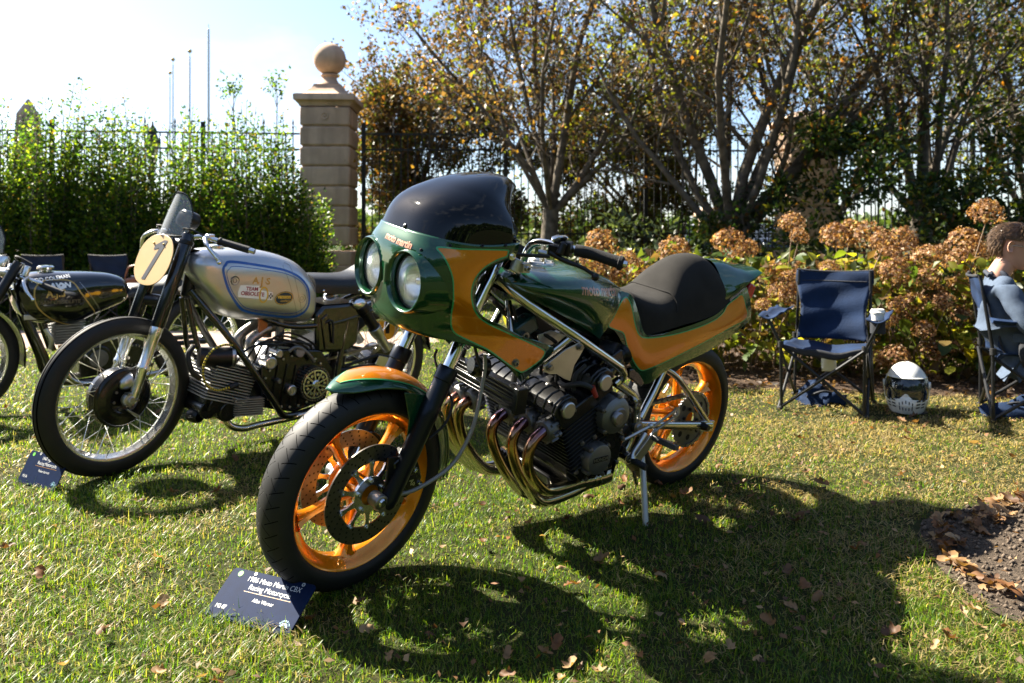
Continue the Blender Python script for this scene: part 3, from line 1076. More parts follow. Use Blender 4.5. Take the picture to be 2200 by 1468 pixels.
# ------------------------------------------------------------------ tall green hedge on the left, one shrub after another
def hedge_shrub(x, y, w, h, n, seed, label, shoots=(), pal=None, px_edge=False):
    r = np.random.RandomState(seed)
    t = tag(empty('hedge_shrub', (x, y, 0)), label, 'shrub', 'green hedge shrubs in a row')
    st = MB()
    Ps, Ds, Cs = [], [], []
    pal = pal or [(4, (.042, .102, .012)), (4, (.076, .155, .016)), (3, (.17, .24, .022)), (4, (.012, .036, .008)), (1, (.11, .085, .02))]
    ns = 24
    for k in range(ns):
        sx, sy = r.uniform(-w / 2, w / 2), r.uniform(-.42, .42)
        hh = h * (r.uniform(.55, .9) if k % 3 else r.uniform(.86, 1.03))
        if sx > .18 and px_edge:
            hh *= .80 * (1 - .10 * abs(sx) / (w / 2))
        top = Vector((sx + r.uniform(-.16, .16), sy + r.uniform(-.1, .1), hh))
        mid = Vector((sx + r.uniform(-.07, .07), sy, hh * .5))
        st.tube([(sx * .6, sy * .6, 0), mid, top], [.013, .003], 4, cap=False, k=3)
        m = int(n / ns)
        z = hh * (1 - r.rand(m) ** .62 * .995)
        f = z / hh
        rad = .27 * (1 - f) ** .8 + .05
        bx = np.interp(f, [0, .5, 1], [sx * .6, mid.x, top.x]); by = np.interp(f, [0, .5, 1], [sy * .6, mid.y, top.y])
        a = r.uniform(0, 2 * np.pi, m)
        rr = rad * np.sqrt(r.rand(m)) * r.uniform(.7, 1.3, m)
        P = np.stack([bx + rr * np.cos(a), by + rr * np.sin(a), z + r.normal(0, .03, m)], 1)
        # side sprays
        sp = r.rand(m) < .35
        q = np.floor(z / .16)
        P[sp, 0] += (np.cos(q * 2.4 + k) * .13 * (1.1 - f))[sp]; P[sp, 1] += (np.sin(q * 2.4 + k) * .13 * (1.1 - f))[sp]
        Ps.append(P)
        Ds.append(np.stack([np.cos(a), np.sin(a), r.uniform(.1, 1.2, m)], 1) + r.normal(0, .4, (m, 3)))
        Cs.append(pick(pal, m, r))
    for (sx, hh) in shoots:
        st.tube([(sx, 0, h * .7), (sx + .04, 0, hh * .9), (sx + .02, .02, hh)], [.009, .004], 4, cap=False, k=3)
        for k in range(3):
            e = Vector((sx + r.uniform(-.16, .16), r.uniform(-.1, .1), hh - r.uniform(-.12, .12)))
            st.tube([(sx + .03, 0, hh - .30), e], [.004, .002], 3, cap=False)
        m = 130
        c = np.array([sx + .02, 0, hh])
        Ps.append(c + r.normal(0, 1, (m, 3)) * np.array([.075, .07, .075])); Ds.append(r.normal(0, 1, (m, 3)) + [0, 0, .5]); Cs.append(pick(pal, m, r))
    P, D, C = np.concatenate(Ps), np.concatenate(Ds), np.concatenate(Cs)
    V, F, T = leaf_cards(P, D, r.uniform(.034, .066, len(P)), .58, C, r, simple=True)
    st.build('stems', TWIG, t, 60)
    tag(mesh_np('foliage', V, F, HEDGELEAF, T, t), kind='stuff')

HY = 10.0
for i, (px_, w, h, sh, lab) in enumerate((
        (-40, 1.0, 2.95, (), 'green hedge shrub at the left edge of the photo'),
        (70, .95, 2.95, (), 'green hedge shrub in front of the slim stone obelisk'),
        (165, .95, 3.05, (), 'green hedge shrub right of the obelisk, with a tall ragged top'),
        (265, .95, 2.85, (), 'green hedge shrub left of the old street lamp'),
        (355, .9, 2.72, (), 'green hedge shrub in front of the flagpole pair'),
        (445, .9, 2.72, ((.22, 3.02),), 'green hedge shrub under the tallest flagpole, with a long thin shoot'),
        (540, .95, 2.70, ((.3, 3.03),), 'green hedge shrub with a tufted shoot, second left of the pillar'),
        (618, .85, 2.55, (), 'green hedge shrub at the right end, overlapping the ball-topped pillar'))):
    hedge_shrub(hrz(px_, HY), HY + .12 * (i % 3), w, h, 19000, 200 + i, lab, sh, px_edge=(i == 7))

# ------------------------------------------------------------------ dark evergreens behind the flowers, clipped hedge beyond the fence
def bush(x, y, rx, ry, h, n, size, seed, label, pal, asp=.5, name='evergreen_shrub', cat='shrub', group=None, base=0.0, limbs=8):
    r = np.random.RandomState(seed)
    t = tag(empty(name, (x, y, 0)), label, cat, group)
    st = MB()
    lobes = []
    for k in range(limbs * 3):
        a, f = r.uniform(0, 6.283), r.rand() ** .5
        z = base + (h - base) * r.uniform(.12, .94)
        sh = math.sqrt(max(.1, 1 - ((z - h * .4) / (h * .66)) ** 2))
        lobes.append((rx * f * math.cos(a) * sh, ry * f * math.sin(a) * sh, z, r.uniform(.12, .26) * h ** .5))
    for lx, ly, lz, lr in lobes[:limbs * 2]:
        st.tube([(lx * .15, ly * .15, 0), (lx * .5, ly * .5, lz * .55), (lx, ly, lz)], [.016, .003], 4, cap=False, k=3)
    L = np.array(lobes)
    i = r.randint(0, len(L), n)
    d = r.normal(0, 1, (n, 3)); d /= np.linalg.norm(d, axis=1, keepdims=True)
    rad = L[i, 3] * r.rand(n) ** .4
    P = L[i, :3] + d * rad[:, None] * np.array([1, 1, .85])
    k = P[:, 2] > .02
    P, d = P[k], d[k]
    n = len(P)
    V, F, T = leaf_cards(P, d + r.normal(0, .5, (n, 3)) + [0, 0, .15], size * r.uniform(.6, 1.3, n), asp, pick(pal, n, r), r, simple=(y > 12))
    st.build('stems', TWIG, t, 60)
    tag(mesh_np('foliage', V, F, LEAF2, T, t), kind='stuff')
    return t

DARK = [(5, (.015, .036, .011)), (4, (.028, .060, .015)), (3, (.075, .115, .018)), (2, (.19, .20, .022)), (1, (.17, .085, .02))]
bush(4.25, 8.9, 1.15, .8, 2.5, 5200, .085, 301, 'dark evergreen shrub behind the hydrangeas, right of the stone pier', DARK)
bush(5.7, 8.7, 1.2, .8, 2.7, 5200, .085, 302, 'dark evergreen shrub behind the hydrangeas, above the seated man', DARK)
bush(7.3, 8.9, 1.2, .8, 2.6, 3600, .085, 303, 'dark evergreen shrub at the far right end of the flower bed', DARK)
bush(3.1, 9.3, .9, .6, 1.75, 2600, .085, 304, 'low dark evergreen shrub below the half hidden stone pier', DARK)
PALE = [(4, (.035, .055, .024)), (3, (.06, .085, .04)), (2, (.09, .12, .055)), (1, (.02, .035, .014))]
bush(1.42, 8.3, .62, .45, 1.28, 1100, .085, 305, 'grey-green broad-leaved shrub left of the thick multi-stemmed tree', PALE)
bush(.55, 8.9, .6, .4, .95, 800, .08, 306, 'low grey-green shrub at the foot of the brown-leaved tree', PALE)
HEDGE = [(5, (.020, .045, .012)), (4, (.035, .070, .015)), (2, (.06, .10, .02))]
for k, (x, y, h, lab) in enumerate(((-.4, 16.4, 1.75, 'clipped dark hedge seen through the fence right of the pillar'), (1.7, 16.5, 1.8, 'clipped dark hedge seen through the fence behind the brown-leaved trunk'), (3.6, 16.8, 1.55, 'clipped dark hedge seen through the fence left of the multi-stemmed tree'), (-2.4, 15.6, 1.9, 'dark hedge seen through the fence close to the pillar'))):
    bush(x, y, 1.25, .5, h, 4200, .10, 320 + k, lab, HEDGE, name='hedge', cat='hedge', group='hedges beyond the fence')

for k, (x, y, h, n_, pal_, lab) in enumerate(((-1.75, 13.9, 4.1, 13000, BROWN[:4] + GREENS[:2], 'brown-green shrub beyond the fence, close right of the ball-topped pillar'), (-.25, 14.2, 3.9, 12500, BROWN[:3] + GREENS[:3], 'olive shrub beyond the fence, between the pillar and the brown-leaved tree'), (1.5, 14.1, 3.6, 11500, MIXED + BROWN[:2], 'olive shrub beyond the fence, behind the brown-leaved trunk'), (3.0, 14.0, 3.4, 10500, GREENS + BROWN[:2], 'green-brown shrub beyond the fence, left of the half hidden stone pier'))):
    bush(x, y, 1.25, .45, h, n_, .088, 350 + k, lab, pal_, group='shrubs beyond the fence')

def far_wood():
    r = np.random.RandomState(77)
    n = 9000
    x = r.uniform(-150, 170, n)
    y = r.uniform(120, 150, n)
    top = 2.0 + 2.4 * vnoise(x + 300, y * 0 + 3, 9, 31) + 1.2 * vnoise(x + 300, y * 0 + 9, 2.5, 32)
    z = top * r.rand(n) ** .7
    # the wood closes round the far side of the lawn too: the paintwork mirrors it
    m = 16000
    a = r.uniform(math.radians(-200), math.radians(20), m)
    d = r.uniform(30, 37, m)
    h2 = 5.5 + 5.0 * vnoise(a * 40 + 300, a * 0 + 5, 5, 33) + 2.5 * vnoise(a * 40 + 300, a * 0 + 8, 1.3, 34)
    x = np.concatenate([x, d * np.cos(a)]); y = np.concatenate([y, d * np.sin(a)]); z = np.concatenate([z, h2 * r.rand(m) ** .75])
    n += m
    P = np.stack([x, y, z], 1)
    V, F, T = leaf_cards(P, r.normal(0, 1, (n, 3)), r.uniform(.9, 1.9, n), .8, pick([(3, (.05, .085, .02)), (2, (.07, .11, .025)), (1, (.10, .12, .03))], n, r), r, simple=True)
    mesh_np('distant_wood', V, F, LEAF2, T, kind='stuff')

far_wood()

# ------------------------------------------------------------------ parked cars beyond the fence
def car(x, y, rz, col, label, roofcol):
    t = tag(empty('parked_car', (x, y, 0), rz), label, 'car', 'cars parked beyond the fence')
    paint = mat('car_paint_' + col[0], col[1], .25, .3, 1.0)
    glass = mat('car_glass', (.03, .035, .04), .06, 0, .5)
    secs = [(-2.2, .45, .80, .72), (-2.15, .35, .92, .82), (-1.2, .28, 1.0, .88), (0, .26, .98, .90), (1.2, .28, .92, .88), (2.05, .34, .80, .80), (2.2, .45, .66, .66)]
    rows = [[(u, hw * sy, z) for sy, z in ((-1, lo), (-1.02, lerp(lo, hi, .5)), (-.96, hi - .04), (-.86, hi), (0, hi + .03), (.86, hi), (.96, hi - .04), (1.02, lerp(lo, hi, .5)), (1, lo))] for u, lo, hi, hw in secs]
    b = MB().grid(rows, flip=True)
    b.f.append(tuple(range(9))); b.f.append(tuple(6 * 9 + k for k in range(9))[::-1])
    b.build('body', paint, t, 40)
    cab = [(-1.7, .93, .80), (-1.05, 1.38, .66), (-.2, 1.45, .66), (.45, 1.40, .66), (1.15, .95, .80)]
    rows = [[(u, -hw - .02, .93), (u, -hw, h - .03), (u, -hw * .9, h), (u, 0, h + .02), (u, hw * .9, h), (u, hw, h - .03), (u, hw + .02, .93)] for u, h, hw in cab]
    MB().grid(rows, flip=True).build('window_glass', glass, t, 40)
    rr = [[(u, s * hw * .93, h + .028 - .02 * abs(s)) for s in (-1, -.5, 0, .5, 1)] for u, h, hw in ((-1.0, 1.385, .66), (-.2, 1.455, .66), (.42, 1.41, .66))]
    MB().grid(rr).build('roof', roofcol, t, 40, solid=.02)
    for u in (-1.35, 1.35):
        for s in (1, -1):
            w_ = MB().lathe([(.18, .0), (.30, .02), (.33, 0), (.33, -.2), (0, -.2)], (u, .86 * s, .33), (0, s, 0), 24).build('wheel', RUBBER, t)
            MB().lathe([(0, .03), (.2, .02), (.21, 0)], (u, .86 * s, .33), (0, s, 0), 20).build('rim', ALU, w_)
    for s in (1, -1):
        MB().box((2.13, .58 * s, .66), (.12, .28, .12)).build('headlight', POLISHED, t, bevel=.02)
        MB().box((-2.17, .62 * s, .80), (.08, .24, .12)).build('tail_light', RED, t, bevel=.02)
car(7.35, 30, R(-98), ('navy', (.015, .022, .05)), 'dark blue parked car with a pale roof, seen through the fence', mat('car_roof_sky_reflection', (.75, .77, .80), .3, 0, 1))  # white roof colour stands in for sky reflected in the dark paint
car(10.0, 31, R(-84), ('black', (.008, .008, .009)), 'black parked car beyond the fence, right of the multi-stemmed tree', mat('car_roof_black', (.02, .02, .022), .2, 0, 1))


# ------------------------------------------------------------------ bodywork surfaces of the green bike (bike frame, metres)
def cub(tab, x):
    """smooth cubic lookup: tab = [(x, value or tuple), ...]"""
    n = len(tab)
    if x <= tab[0][0]:
        return tab[0][1]
    if x >= tab[-1][0]:
        return tab[-1][1]
    i = 0
    while tab[i + 1][0] < x:
        i += 1
    x0, x1 = tab[i][0], tab[i + 1][0]
    h = x1 - x0
    t = (x - x0) / h
    def one(g):
        y0, y1 = g(i), g(i + 1)
        d = (y1 - y0) / h
        m0 = d if i == 0 else 0.5 * (d + (y0 - g(i - 1)) / (x0 - tab[i - 1][0]))
        m1 = d if i + 2 >= n else 0.5 * (d + (g(i + 2) - y1) / (tab[i + 2][0] - x1))
        t2, t3 = t * t, t * t * t
        return (2 * t3 - 3 * t2 + 1) * y0 + (t3 - 2 * t2 + t) * h * m0 + (3 * t2 - 2 * t3) * y1 + (t3 - t2) * h * m1
    if isinstance(tab[0][1], tuple):
        return tuple(one(lambda j, k=k: tab[j][1][k]) for k in range(len(tab[0][1])))
    return one(lambda j: tab[j][1])

FN = [(0, (1.405, 0.797)), (.10, (1.438, 0.815)), (.3, (1.449, 0.875)), (.5, (1.452, 0.94)), (.7, (1.452, 1.0)), (.85, (1.446, 1.05)), (1, (1.422, 1.094))]
FE = [(0, (1.055, .200, .645)), (.05, (.995, .200, .688)), (.10, (.936, .200, .731)), (.24, (1.043, .200, .776)), (.36, (1.139, .200, .822)), (.48, (1.222, .205, .857)),
      (.57, (1.262, .209, .893)), (.66, (1.277, .211, .942)), (.74, (1.272, .213, .983)), (.82, (1.238, .216, 1.012)), (.88, (1.195, .219, 1.030)), (.93, (1.156, .220, 1.046)), (1, (1.145, .220, 1.085))]

def fairing_pt(s, t):
    """s: 0 nose centre .. 1 rear edge, t: 0 lower edge .. 1 screen joint"""
    uN, wN = cub(FN, t)
    uE, vE, wE = cub(FE, t)
    a = s * math.pi / 2
    n = 2.0 / 3.1
    c, d = math.cos(a) ** n if s < 1 else 0.0, math.sin(a) ** n if s > 0 else 0.0
    u = uE + (uN - uE) * c
    fr = 1 - c
    p = 2.3 - 1.1 * min(1, t / 0.6)
    w = wN + (wE - wN) * fr ** p - 0.012 * max(0, t - .6) / .4 * math.sin(math.pi * fr)
    return (u, vE * d, w)

BN = [(0, (1.430, 1.074)), (.12, (1.402, 1.142)), (.25, (1.364, 1.186)), (.42, (1.290, 1.226)), (.6, (1.207, 1.251)), (.75, (1.121, 1.262)), (.87, (1.062, 1.256)), (1, (1.003, 1.225))]
BE = [(0, (1.149, .2140, 1.064)), (.2, (1.153, .207, 1.115)), (.4, (1.146, .180, 1.146)), (.6, (1.125, .138, 1.172)), (.8, (1.080, .080, 1.202)), (.92, (1.036, .035, 1.217)), (1, (1.003, .002, 1.2245))]

def bubble_pt(s, t):
    uN, wN = cub(BN, t)
    uE, vE, wE = cub(BE, t)
    a = s * math.pi / 2
    n = 2.0 / (2.3 + .75 * max(0, 1 - t * 2.5))
    c, d = math.cos(a) ** n if s < 1 else 0.0, math.sin(a) ** n if s > 0 else 0.0
    return (uE + (uN - uE) * c, vE * d, wN + (wE - wN) * (1 - c) ** 1.25)

TT = [(0, (1.075, .952)), (.15, (1.010, .972)), (.4, (.865, .9745)), (.62, (.735, .968)), (.82, (.610, .935)), (1, (.515, .893))]
TM = [(0, (1.080, .125, .938)), (.15, (1.020, .172, .925)), (.4, (.900, .196, .902)), (.62, (.790, .190, .862)), (.82, (.700, .168, .806)), (1, (.640, .140, .765))]
TB = [(0, (1.075, .090, .934)), (.15, (1.020, .128, .897)), (.4, (.905, .150, .845)), (.62, (.800, .150, .797)), (.82, (.725, .146, .760)), (1, (.664, .134, .728))]

def tank_pt(s, t):
    """s: 0 front .. 1 rear, t: 0 top centre .. 1 lower edge"""
    uT, wT = cub(TT, s)
    M, B = cub(TM, s), cub(TB, s)
    if t <= 0.72:
        a = t / 0.72 * math.pi / 2
        n = 2.0 / 2.6
        c = math.cos(a) ** n if t < 0.72 else 0.0
        d = math.sin(a) ** n if t > 0 else 0.0
        return (uT + (M[0] - uT) * (1 - c), M[1] * d, M[2] + (wT - M[2]) * c)
    k = (t - .72) / .28
    k2 = k * k * (3 - 2 * k) * 0.6 + 0.4 * k
    return (M[0] + (B[0] - M[0]) * k, M[1] + (B[1] - M[1]) * k2, M[2] + (B[2] - M[2]) * k)

# seat unit flank: upper and lower edge
ST = [(0, (.560, .108, .886)), (.07, (.512, .120, .868)), (.14, (.478, .135, .800)), (.20, (.445, .142, .735)), (.26, (.405, .146, .718)), (.42, (.270, .148, .732)), (.58, (.120, .146, .752)), (.72, (.000, .134, .775)), (.84, (-.090, .118, .812)), (.93, (-.170, .110, .842)), (1, (-.222, .100, .862))]
SB = [(0, (.655, .140, .772)), (.07, (.600, .142, .752)), (.14, (.545, .145, .690)), (.20, (.494, .148, .612)), (.26, (.430, .152, .545)), (.42, (.290, .150, .575)), (.58, (.140, .143, .602)), (.72, (.000, .133, .626)), (.84, (-.120, .122, .658)), (.93, (-.215, .110, .690)), (1, (-.290, .098, .714))]

def seat_pt(s, t):
    """s: 0 front .. 1 rear, t: 0 upper edge .. 1 lower edge"""
    a, b = cub(ST, s), cub(SB, s)
    bulge = 0.012 * math.sin(math.pi * t)
    return (a[0] + (b[0] - a[0]) * t, a[1] + (b[1] - a[1]) * t + bulge, a[2] + (b[2] - a[2]) * t)

# front mudguard in the wheel frame: angle round the axle, half-arc across
def guard_pt(a, b):
    """a: degrees from straight up, + forward; b: -1 .. 1 across"""
    fr = (a + 98) / 120.0
    hw = cub([(0, .060), (.3, .080), (.6, .084), (.8, .078), (.93, .056), (1, .016)], fr)
    r = cub([(0, .334), (.35, .345), (.7, .358), (.9, .357), (1, .349)], fr)
    t = b * 1.3
    rr = r - hw * 0.62 * (1 - math.cos(t))
    return (rr * math.sin(math.radians(a)), hw * math.sin(t) / math.sin(1.3), rr * math.cos(math.radians(a)))


# ------------------------------------------------------------------ the green and orange racing motorcycle
CBX_YAW, CBX_LEAN, CBX_WB, CBX_STEER = 0.8875, 0.1837, 1.481, 0.1538
cbx = empty('racing_motorcycle', mtx=bike_matrix((-0.4997, 2.304), CBX_YAW, CBX_LEAN, CBX_WB))
tag(cbx, 'dark green and orange racing motorcycle with twin headlights, on its side stand', 'motorcycle', 'racing motorcycles on the lawn')
SN, CS = math.sin(CBX_STEER), math.cos(CBX_STEER)

def tyre_mat(name, kind, ang, lat, width=0.1):
    """rubber with tread relief from the object coordinates (axle along y)"""
    m = mat(name, (0.017, 0.017, 0.018), 0.60)
    nt = m.node_tree
    N, L = nt.nodes, nt.links
    b = N['Principled BSDF']
    tc = N.new('ShaderNodeTexCoord')
    sp = N.new('ShaderNodeSeparateXYZ')
    L.new(tc.outputs['Object'], sp.inputs[0])
    def math_(op, a, b2=None):
        n = N.new('ShaderNodeMath'); n.operation = op
        for i, q in enumerate((a, b2)):
            if q is None:
                continue
            if isinstance(q, (int, float)):
                n.inputs[i].default_value = q
            else:
                L.new(q, n.inputs[i])
        return n.outputs[0]
    A = math_('ARCTAN2', sp.outputs[0], sp.outputs[2])
    Y = math_('ABSOLUTE', sp.outputs[1])
    if kind == 'sipes':
        k = math_('ADD', math_('MULTIPLY', A, ang), math_('MULTIPLY', Y, lat))
        g1 = math_('LESS_THAN', math_('FRACT', k), 0.065)
        k2 = math_('ADD', math_('MULTIPLY', A, ang), math_('MULTIPLY', Y, -lat * 1.7))
        g2 = math_('LESS_THAN', math_('FRACT', math_('ADD', k2, 0.3)), 0.05)
        inner = math_('MULTIPLY', math_('LESS_THAN', Y, width * 0.80), math_('GREATER_THAN', Y, 0.006))
        outer = math_('GREATER_THAN', Y, width * 0.28)
        g = math_('MULTIPLY', inner, math_('MAXIMUM', math_('MULTIPLY', g1, outer), math_('MULTIPLY', g2, math_('LESS_THAN', Y, width * 0.55))))
    else:
        g = math_('MULTIPLY', math_('LESS_THAN', math_('FRACT', math_('MULTIPLY', Y, lat)), 0.28), math_('LESS_THAN', Y, width * 0.8))
    no = N.new('ShaderNodeTexNoise'); no.inputs['Scale'].default_value = 22; no.inputs['Detail'].default_value = 7
    L.new(tc.outputs['Object'], no.inputs['Vector'])
    x = N.new('ShaderNodeMix'); x.data_type = 'RGBA'
    x.inputs[6].default_value = (0.0045, 0.0045, 0.005, 1); x.inputs[7].default_value = (0.0135, 0.013, 0.0125, 1)
    L.new(no.outputs['Fac'], x.inputs[0])
    gx = N.new('ShaderNodeMix'); gx.data_type = 'RGBA'; gx.inputs[7].default_value = (0.001, 0.001, 0.001, 1)
    L.new(g, gx.inputs[0]); L.new(x.outputs[2], gx.inputs[6]); L.new(gx.outputs[2], b.inputs['Base Color'])
    sv = math_('MULTIPLY', math_('SUBTRACT', 1.0, g), 0.42); L.new(sv, b.inputs['Specular IOR Level'])
    bp = N.new('ShaderNodeBump'); bp.inputs['Strength'].default_value = 1.0; bp.inputs['Distance'].default_value = 0.004; bp.invert = True
    L.new(g, bp.inputs['Height']); L.new(bp.outputs['Normal'], b.inputs['Normal'])
    return m

def cast_wheel(name, parent, mtx, R0, hw, rim_r, rim_hw, spoke0, tyre_m, discs, front):
    """five spoke cast wheel: x forward, y axle to the left, z up"""
    hub = MB().lathe([(0, -.060), (.040, -.060), (.046, -.052), (.034, -.03), (.034, .03), (.046, .052), (.040, .060), (0, .060)], (0, 0, 0), (0, 1, 0), 28)
    w = hub.build(name, WHEEL_ORANGE, parent)
    w.matrix_local = mtx
    # tyre: round section
    prof = []
    for i in range(25):
        t = math.pi * i / 24
        prof.append((rim_r - .004 + (R0 - rim_r + .004) * math.sin(t) ** 0.72, -hw * math.cos(t) * (1 if 0.25 < i / 24 < .75 else 0.90 + 0.1 * math.sin(t) ** 2)))
    prof = [(rim_r - .016, -rim_hw + .004)] + prof + [(rim_r - .016, rim_hw - .004)]
    MB().lathe(prof, (0, 0, 0), (0, 1, 0), 96).build('tyre', tyre_m, w, 60)
    r = rim_r
    MB().lathe([(r - .006, -rim_hw - .004), (r + .001, -rim_hw - .003), (r, -rim_hw + .004), (r - .014, -rim_hw + .008), (r - .019, -rim_hw + .022), (r - .030, -.016), (r - .034, 0), (r - .030, .016),
                (r - .019, rim_hw - .022), (r - .014, rim_hw - .008), (r, rim_hw - .004), (r + .001, rim_hw + .003), (r - .006, rim_hw + .004), (r - .018, rim_hw - .002), (r - .026, rim_hw - .018), (r - .044, .014), (r - .046, 0), (r - .044, -.014), (r - .026, -rim_hw + .018), (r - .018, -rim_hw + .002)],
               (0, 0, 0), (0, 1, 0), 96, closed=True).build('rim', WHEEL_ORANGE, w, 40)
    # one spoke: waisted, I-section with a raised rib, splayed at the rim
    sp = MB()
    rows = []
    for q, hx, hy in ((.036, .021, .030), (.07, .0165, .021), (.11, .0140, .017), (.15, .0145, .016), (r - .075, .0185, .018), (r - .055, .027, .022), (r - .043, .040, .026)):
        hx *= .82
        rows.append([(sx * hx, sy * hy, q) for sx, sy in ((-1, -.55), (-.45, -1), (0, -.62), (.45, -1), (1, -.55), (1, .55), (.45, 1), (0, .62), (-.45, 1), (-1, .55))])
    sp.grid(rows, closej=True)
    s0 = sp.build('spoke', WHEEL_ORANGE, w, 50, weld=True)
    for k in range(5):
        m = Matrix.Rotation(spoke0 + k * 2 * math.pi / 5, 4, 'Y')
        if k == 0:
            s0.matrix_local = m
        else:
            inst(s0, w, m)
    for y in discs:
        sg = 1 if y > 0 else -1
        R1, R2 = .150, .099
        d = MB().lathe([(R2, -.0025), (R1, -.0025), (R1, .0025), (R2, .0025)], (0, y, 0), (0, 1, 0), 72, closed=True).build('brake_disc', DISC, w, 40)
        # scalloped alloy carrier with windows
        c = MB()
        c.lathe([(.030, -.004), (.056, -.004), (.056, .006), (.030, .006)], (0, y + sg * .002, 0), (0, sg, 0), 40, closed=True)
        for k in range(10):
            a = 2 * math.pi * k / 10
            d0, t0 = Vector((math.sin(a), 0, math.cos(a))), Vector((math.cos(a), 0, -math.sin(a)))
            o = Vector((0, y, 0))
            th = Vector((0, sg * .006, 0))
            c.prism([o + d0 * .05 - t0 * .0105, o + d0 * .05 + t0 * .0105, o + d0 * .08 + t0 * .0055, o + d0 * .103 + t0 * .0105, o + d0 * .103 - t0 * .0105, o + d0 * .08 - t0 * .0055], th)
            if k % 2 == 0:
                c.bolt(o + d0 * .045 + Vector((0, sg * .008, 0)), (0, sg, 0), .0065, .007)
            c.bolt(o + d0 * .101 + Vector((0, sg * .005, 0)), (0, sg, 0), .006, .004)
        c.build('disc_carrier', POLISHED, w, 35)
        h = MB()
        for ring in range(28):
            for q in range(4):
                a = 2 * math.pi * (ring + q * .27) / 28
                rr = .1075 + q * .0120
                for s2 in (1, -1):
                    o = Vector((rr * math.sin(a), y + s2 * .0027, rr * math.cos(a)))
                    h.lathe([(0, 0), (.0034, 0)], o, (0, s2, 0), 6)
        tag(h.build('drill_hole', mat('hole_black', (0.004, 0.004, 0.004), 0.9), w, 0), kind='stuff')
    return w

TYRE_F = tyre_mat('tread_sipes', 'sipes', 7.3, 13.0, .062)
ax_f = (1.481, 0, 0.309)
FM = basis(ax_f, (CS, SN, 0), (-SN, CS, 0), (0, 0, 1))
fw = cast_wheel('front_wheel', cbx, FM, .3095, .064, .250, .046, R(31), TYRE_F, (.061, -.061), True)
RM = basis((0, 0, 0.309), (1, 0, 0), (0, 1, 0), (0, 0, 1))
rw = cast_wheel('rear_wheel', cbx, RM, .3095, .074, .250, .056, R(8), TYRE_F, (-.09,), False)

def fl(x, y, z):
    """point of the steered front end, from wheel-centre coordinates"""
    return tuple(FM @ Vector((x, y, z)))

# --- fork: sliders, stanchions, axle clamps
for sd in (1, -1):
    B, T = Vector(fl(-.035, .107 * sd, -.022)), Vector(fl(-.395, .107 * sd, .700))
    ax = (T - B).normalized()
    q = lambda t: B + ax * t
    s = MB()
    s.lathe([(0, -.012), (.018, -.012), (.026, .0), (.028, .02), (.028, .12), (.0295, .125), (.0295, .262), (.031, .268), (.031, .300), (.0295, .306), (.0295, .385), (.032, .388), (.032, .424), (.029, .430), (.021, .431)], B, ax, 32)
    leg = s.build('fork_leg', ANOD, cbx)
    st = MB().lathe([(.0205, .425), (.0205, .80), (.019, .806), (0, .806)], B, ax, 28)
    st.build('stanchion', CHROME, leg)
    cl = MB()
    o = Vector(fl(0, .107 * sd, 0))
    cl.lathe([(0, -.026), (.020, -.026), (.022, -.02), (.022, .016), (0.018, .020), (0, .020)], o, Vector(fl(0, 1, 0)) - Vector(fl(0, 0, 0)), 24)
    cl.box(Vector(fl(-.02, .107 * sd, -.012)), (.05, .030, .040), (Vector(fl(1, 0, 0)) - Vector(fl(0, 0, 0)), Vector(fl(0, 1, 0)) - Vector(fl(0, 0, 0)), (0, 0, 1)))
    cl.build('axle_clamp', STEEL, leg, bevel=.003)
    MB().lathe([(0, .026), (.010, .026), (.0135, .022), (.0135, -.004)], o, (Vector(fl(0, sd, 0)) - Vector(fl(0, 0, 0))), 24).build('axle_nut', CHROME, leg)
    if sd > 0:
        legL, qL, axL = leg, q, ax
    # four piston caliper behind the leg
    cal = MB()
    cc = Vector(fl(-.105, .072 * sd, .048))
    X = (Vector(fl(-.105, 0, .048)) - Vector(fl(0, 0, 0))).normalized()
    Y = (Vector(fl(0, sd, 0)) - Vector(fl(0, 0, 0))).normalized()
    Z = X.cross(Y).normalized()
    pl = []
    for a, b in ((-.032, -.068), (.026, -.072), (.044, -.045), (.048, 0), (.044, .045), (.026, .072), (-.032, .068), (-.040, 0)):
        pl.append(cc + X * a + Z * b - Y * .012)
    cal.prism(pl, Y * .046)
    cal.build('brake_caliper', ENGBLK, leg, bevel=.004)
    for z in (-.033, .033):
        MB().lathe([(0, .037), (.021, .037), (.022, .034)], cc + Z * z + X * .004, Y, 20).build('caliper_piston_cap', SATIN, leg)
    for z in (-.058, 0, .058):
        MB().bolt(cc + Z * z + X * .028 + Y * .033, Y, .009, .008).build('caliper_bolt', CHROME, leg)
    br = MB().prism([fl(-.03, .094 * sd, .12), fl(-.085, .094 * sd, .11), fl(-.10, .094 * sd, .02), fl(-.03, .094 * sd, -.01)], Y * .008)
    br.build('caliper_bracket', SATIN, leg, bevel=.002)

# lettering on the near caliper
V, F = text_tris('AP', .022, .0006)
cc = Vector(fl(-.105, .072, .048)); X = (Vector(fl(-.105, 0, .048)) - Vector(fl(0, 0, 0))).normalized(); Y = (Vector(fl(0, 1, 0)) - Vector(fl(0, 0, 0))).normalized(); Z = X.cross(Y).normalized()
MB().add([cc + Z * (.033 + a) + X * (.004 + b) + Y * .0376 for a, b in V], F).build('caliper_lettering', ALU, legL, 0)

# --- triple clamps, head
for h, t in ((.62, .03), (.775, .026)):
    tc_ = MB()
    a, b = Vector(fl(-.395 * (h + .022) / .722 + .0, .107, h)), Vector(fl(-.395 * (h + .022) / .722, -.107, h))
    a.x -= 0; b.x -= 0
    tc_.tube([a, (a + b) / 2 + Vector((-.035, 0, 0)), b], .026, 12, k=5)
    tc_.build('fork_yoke', SATIN, cbx)
MB().cyl((1.02, 0, .90), (.955, 0, 1.03), .032).build('steering_head', SATIN, cbx)

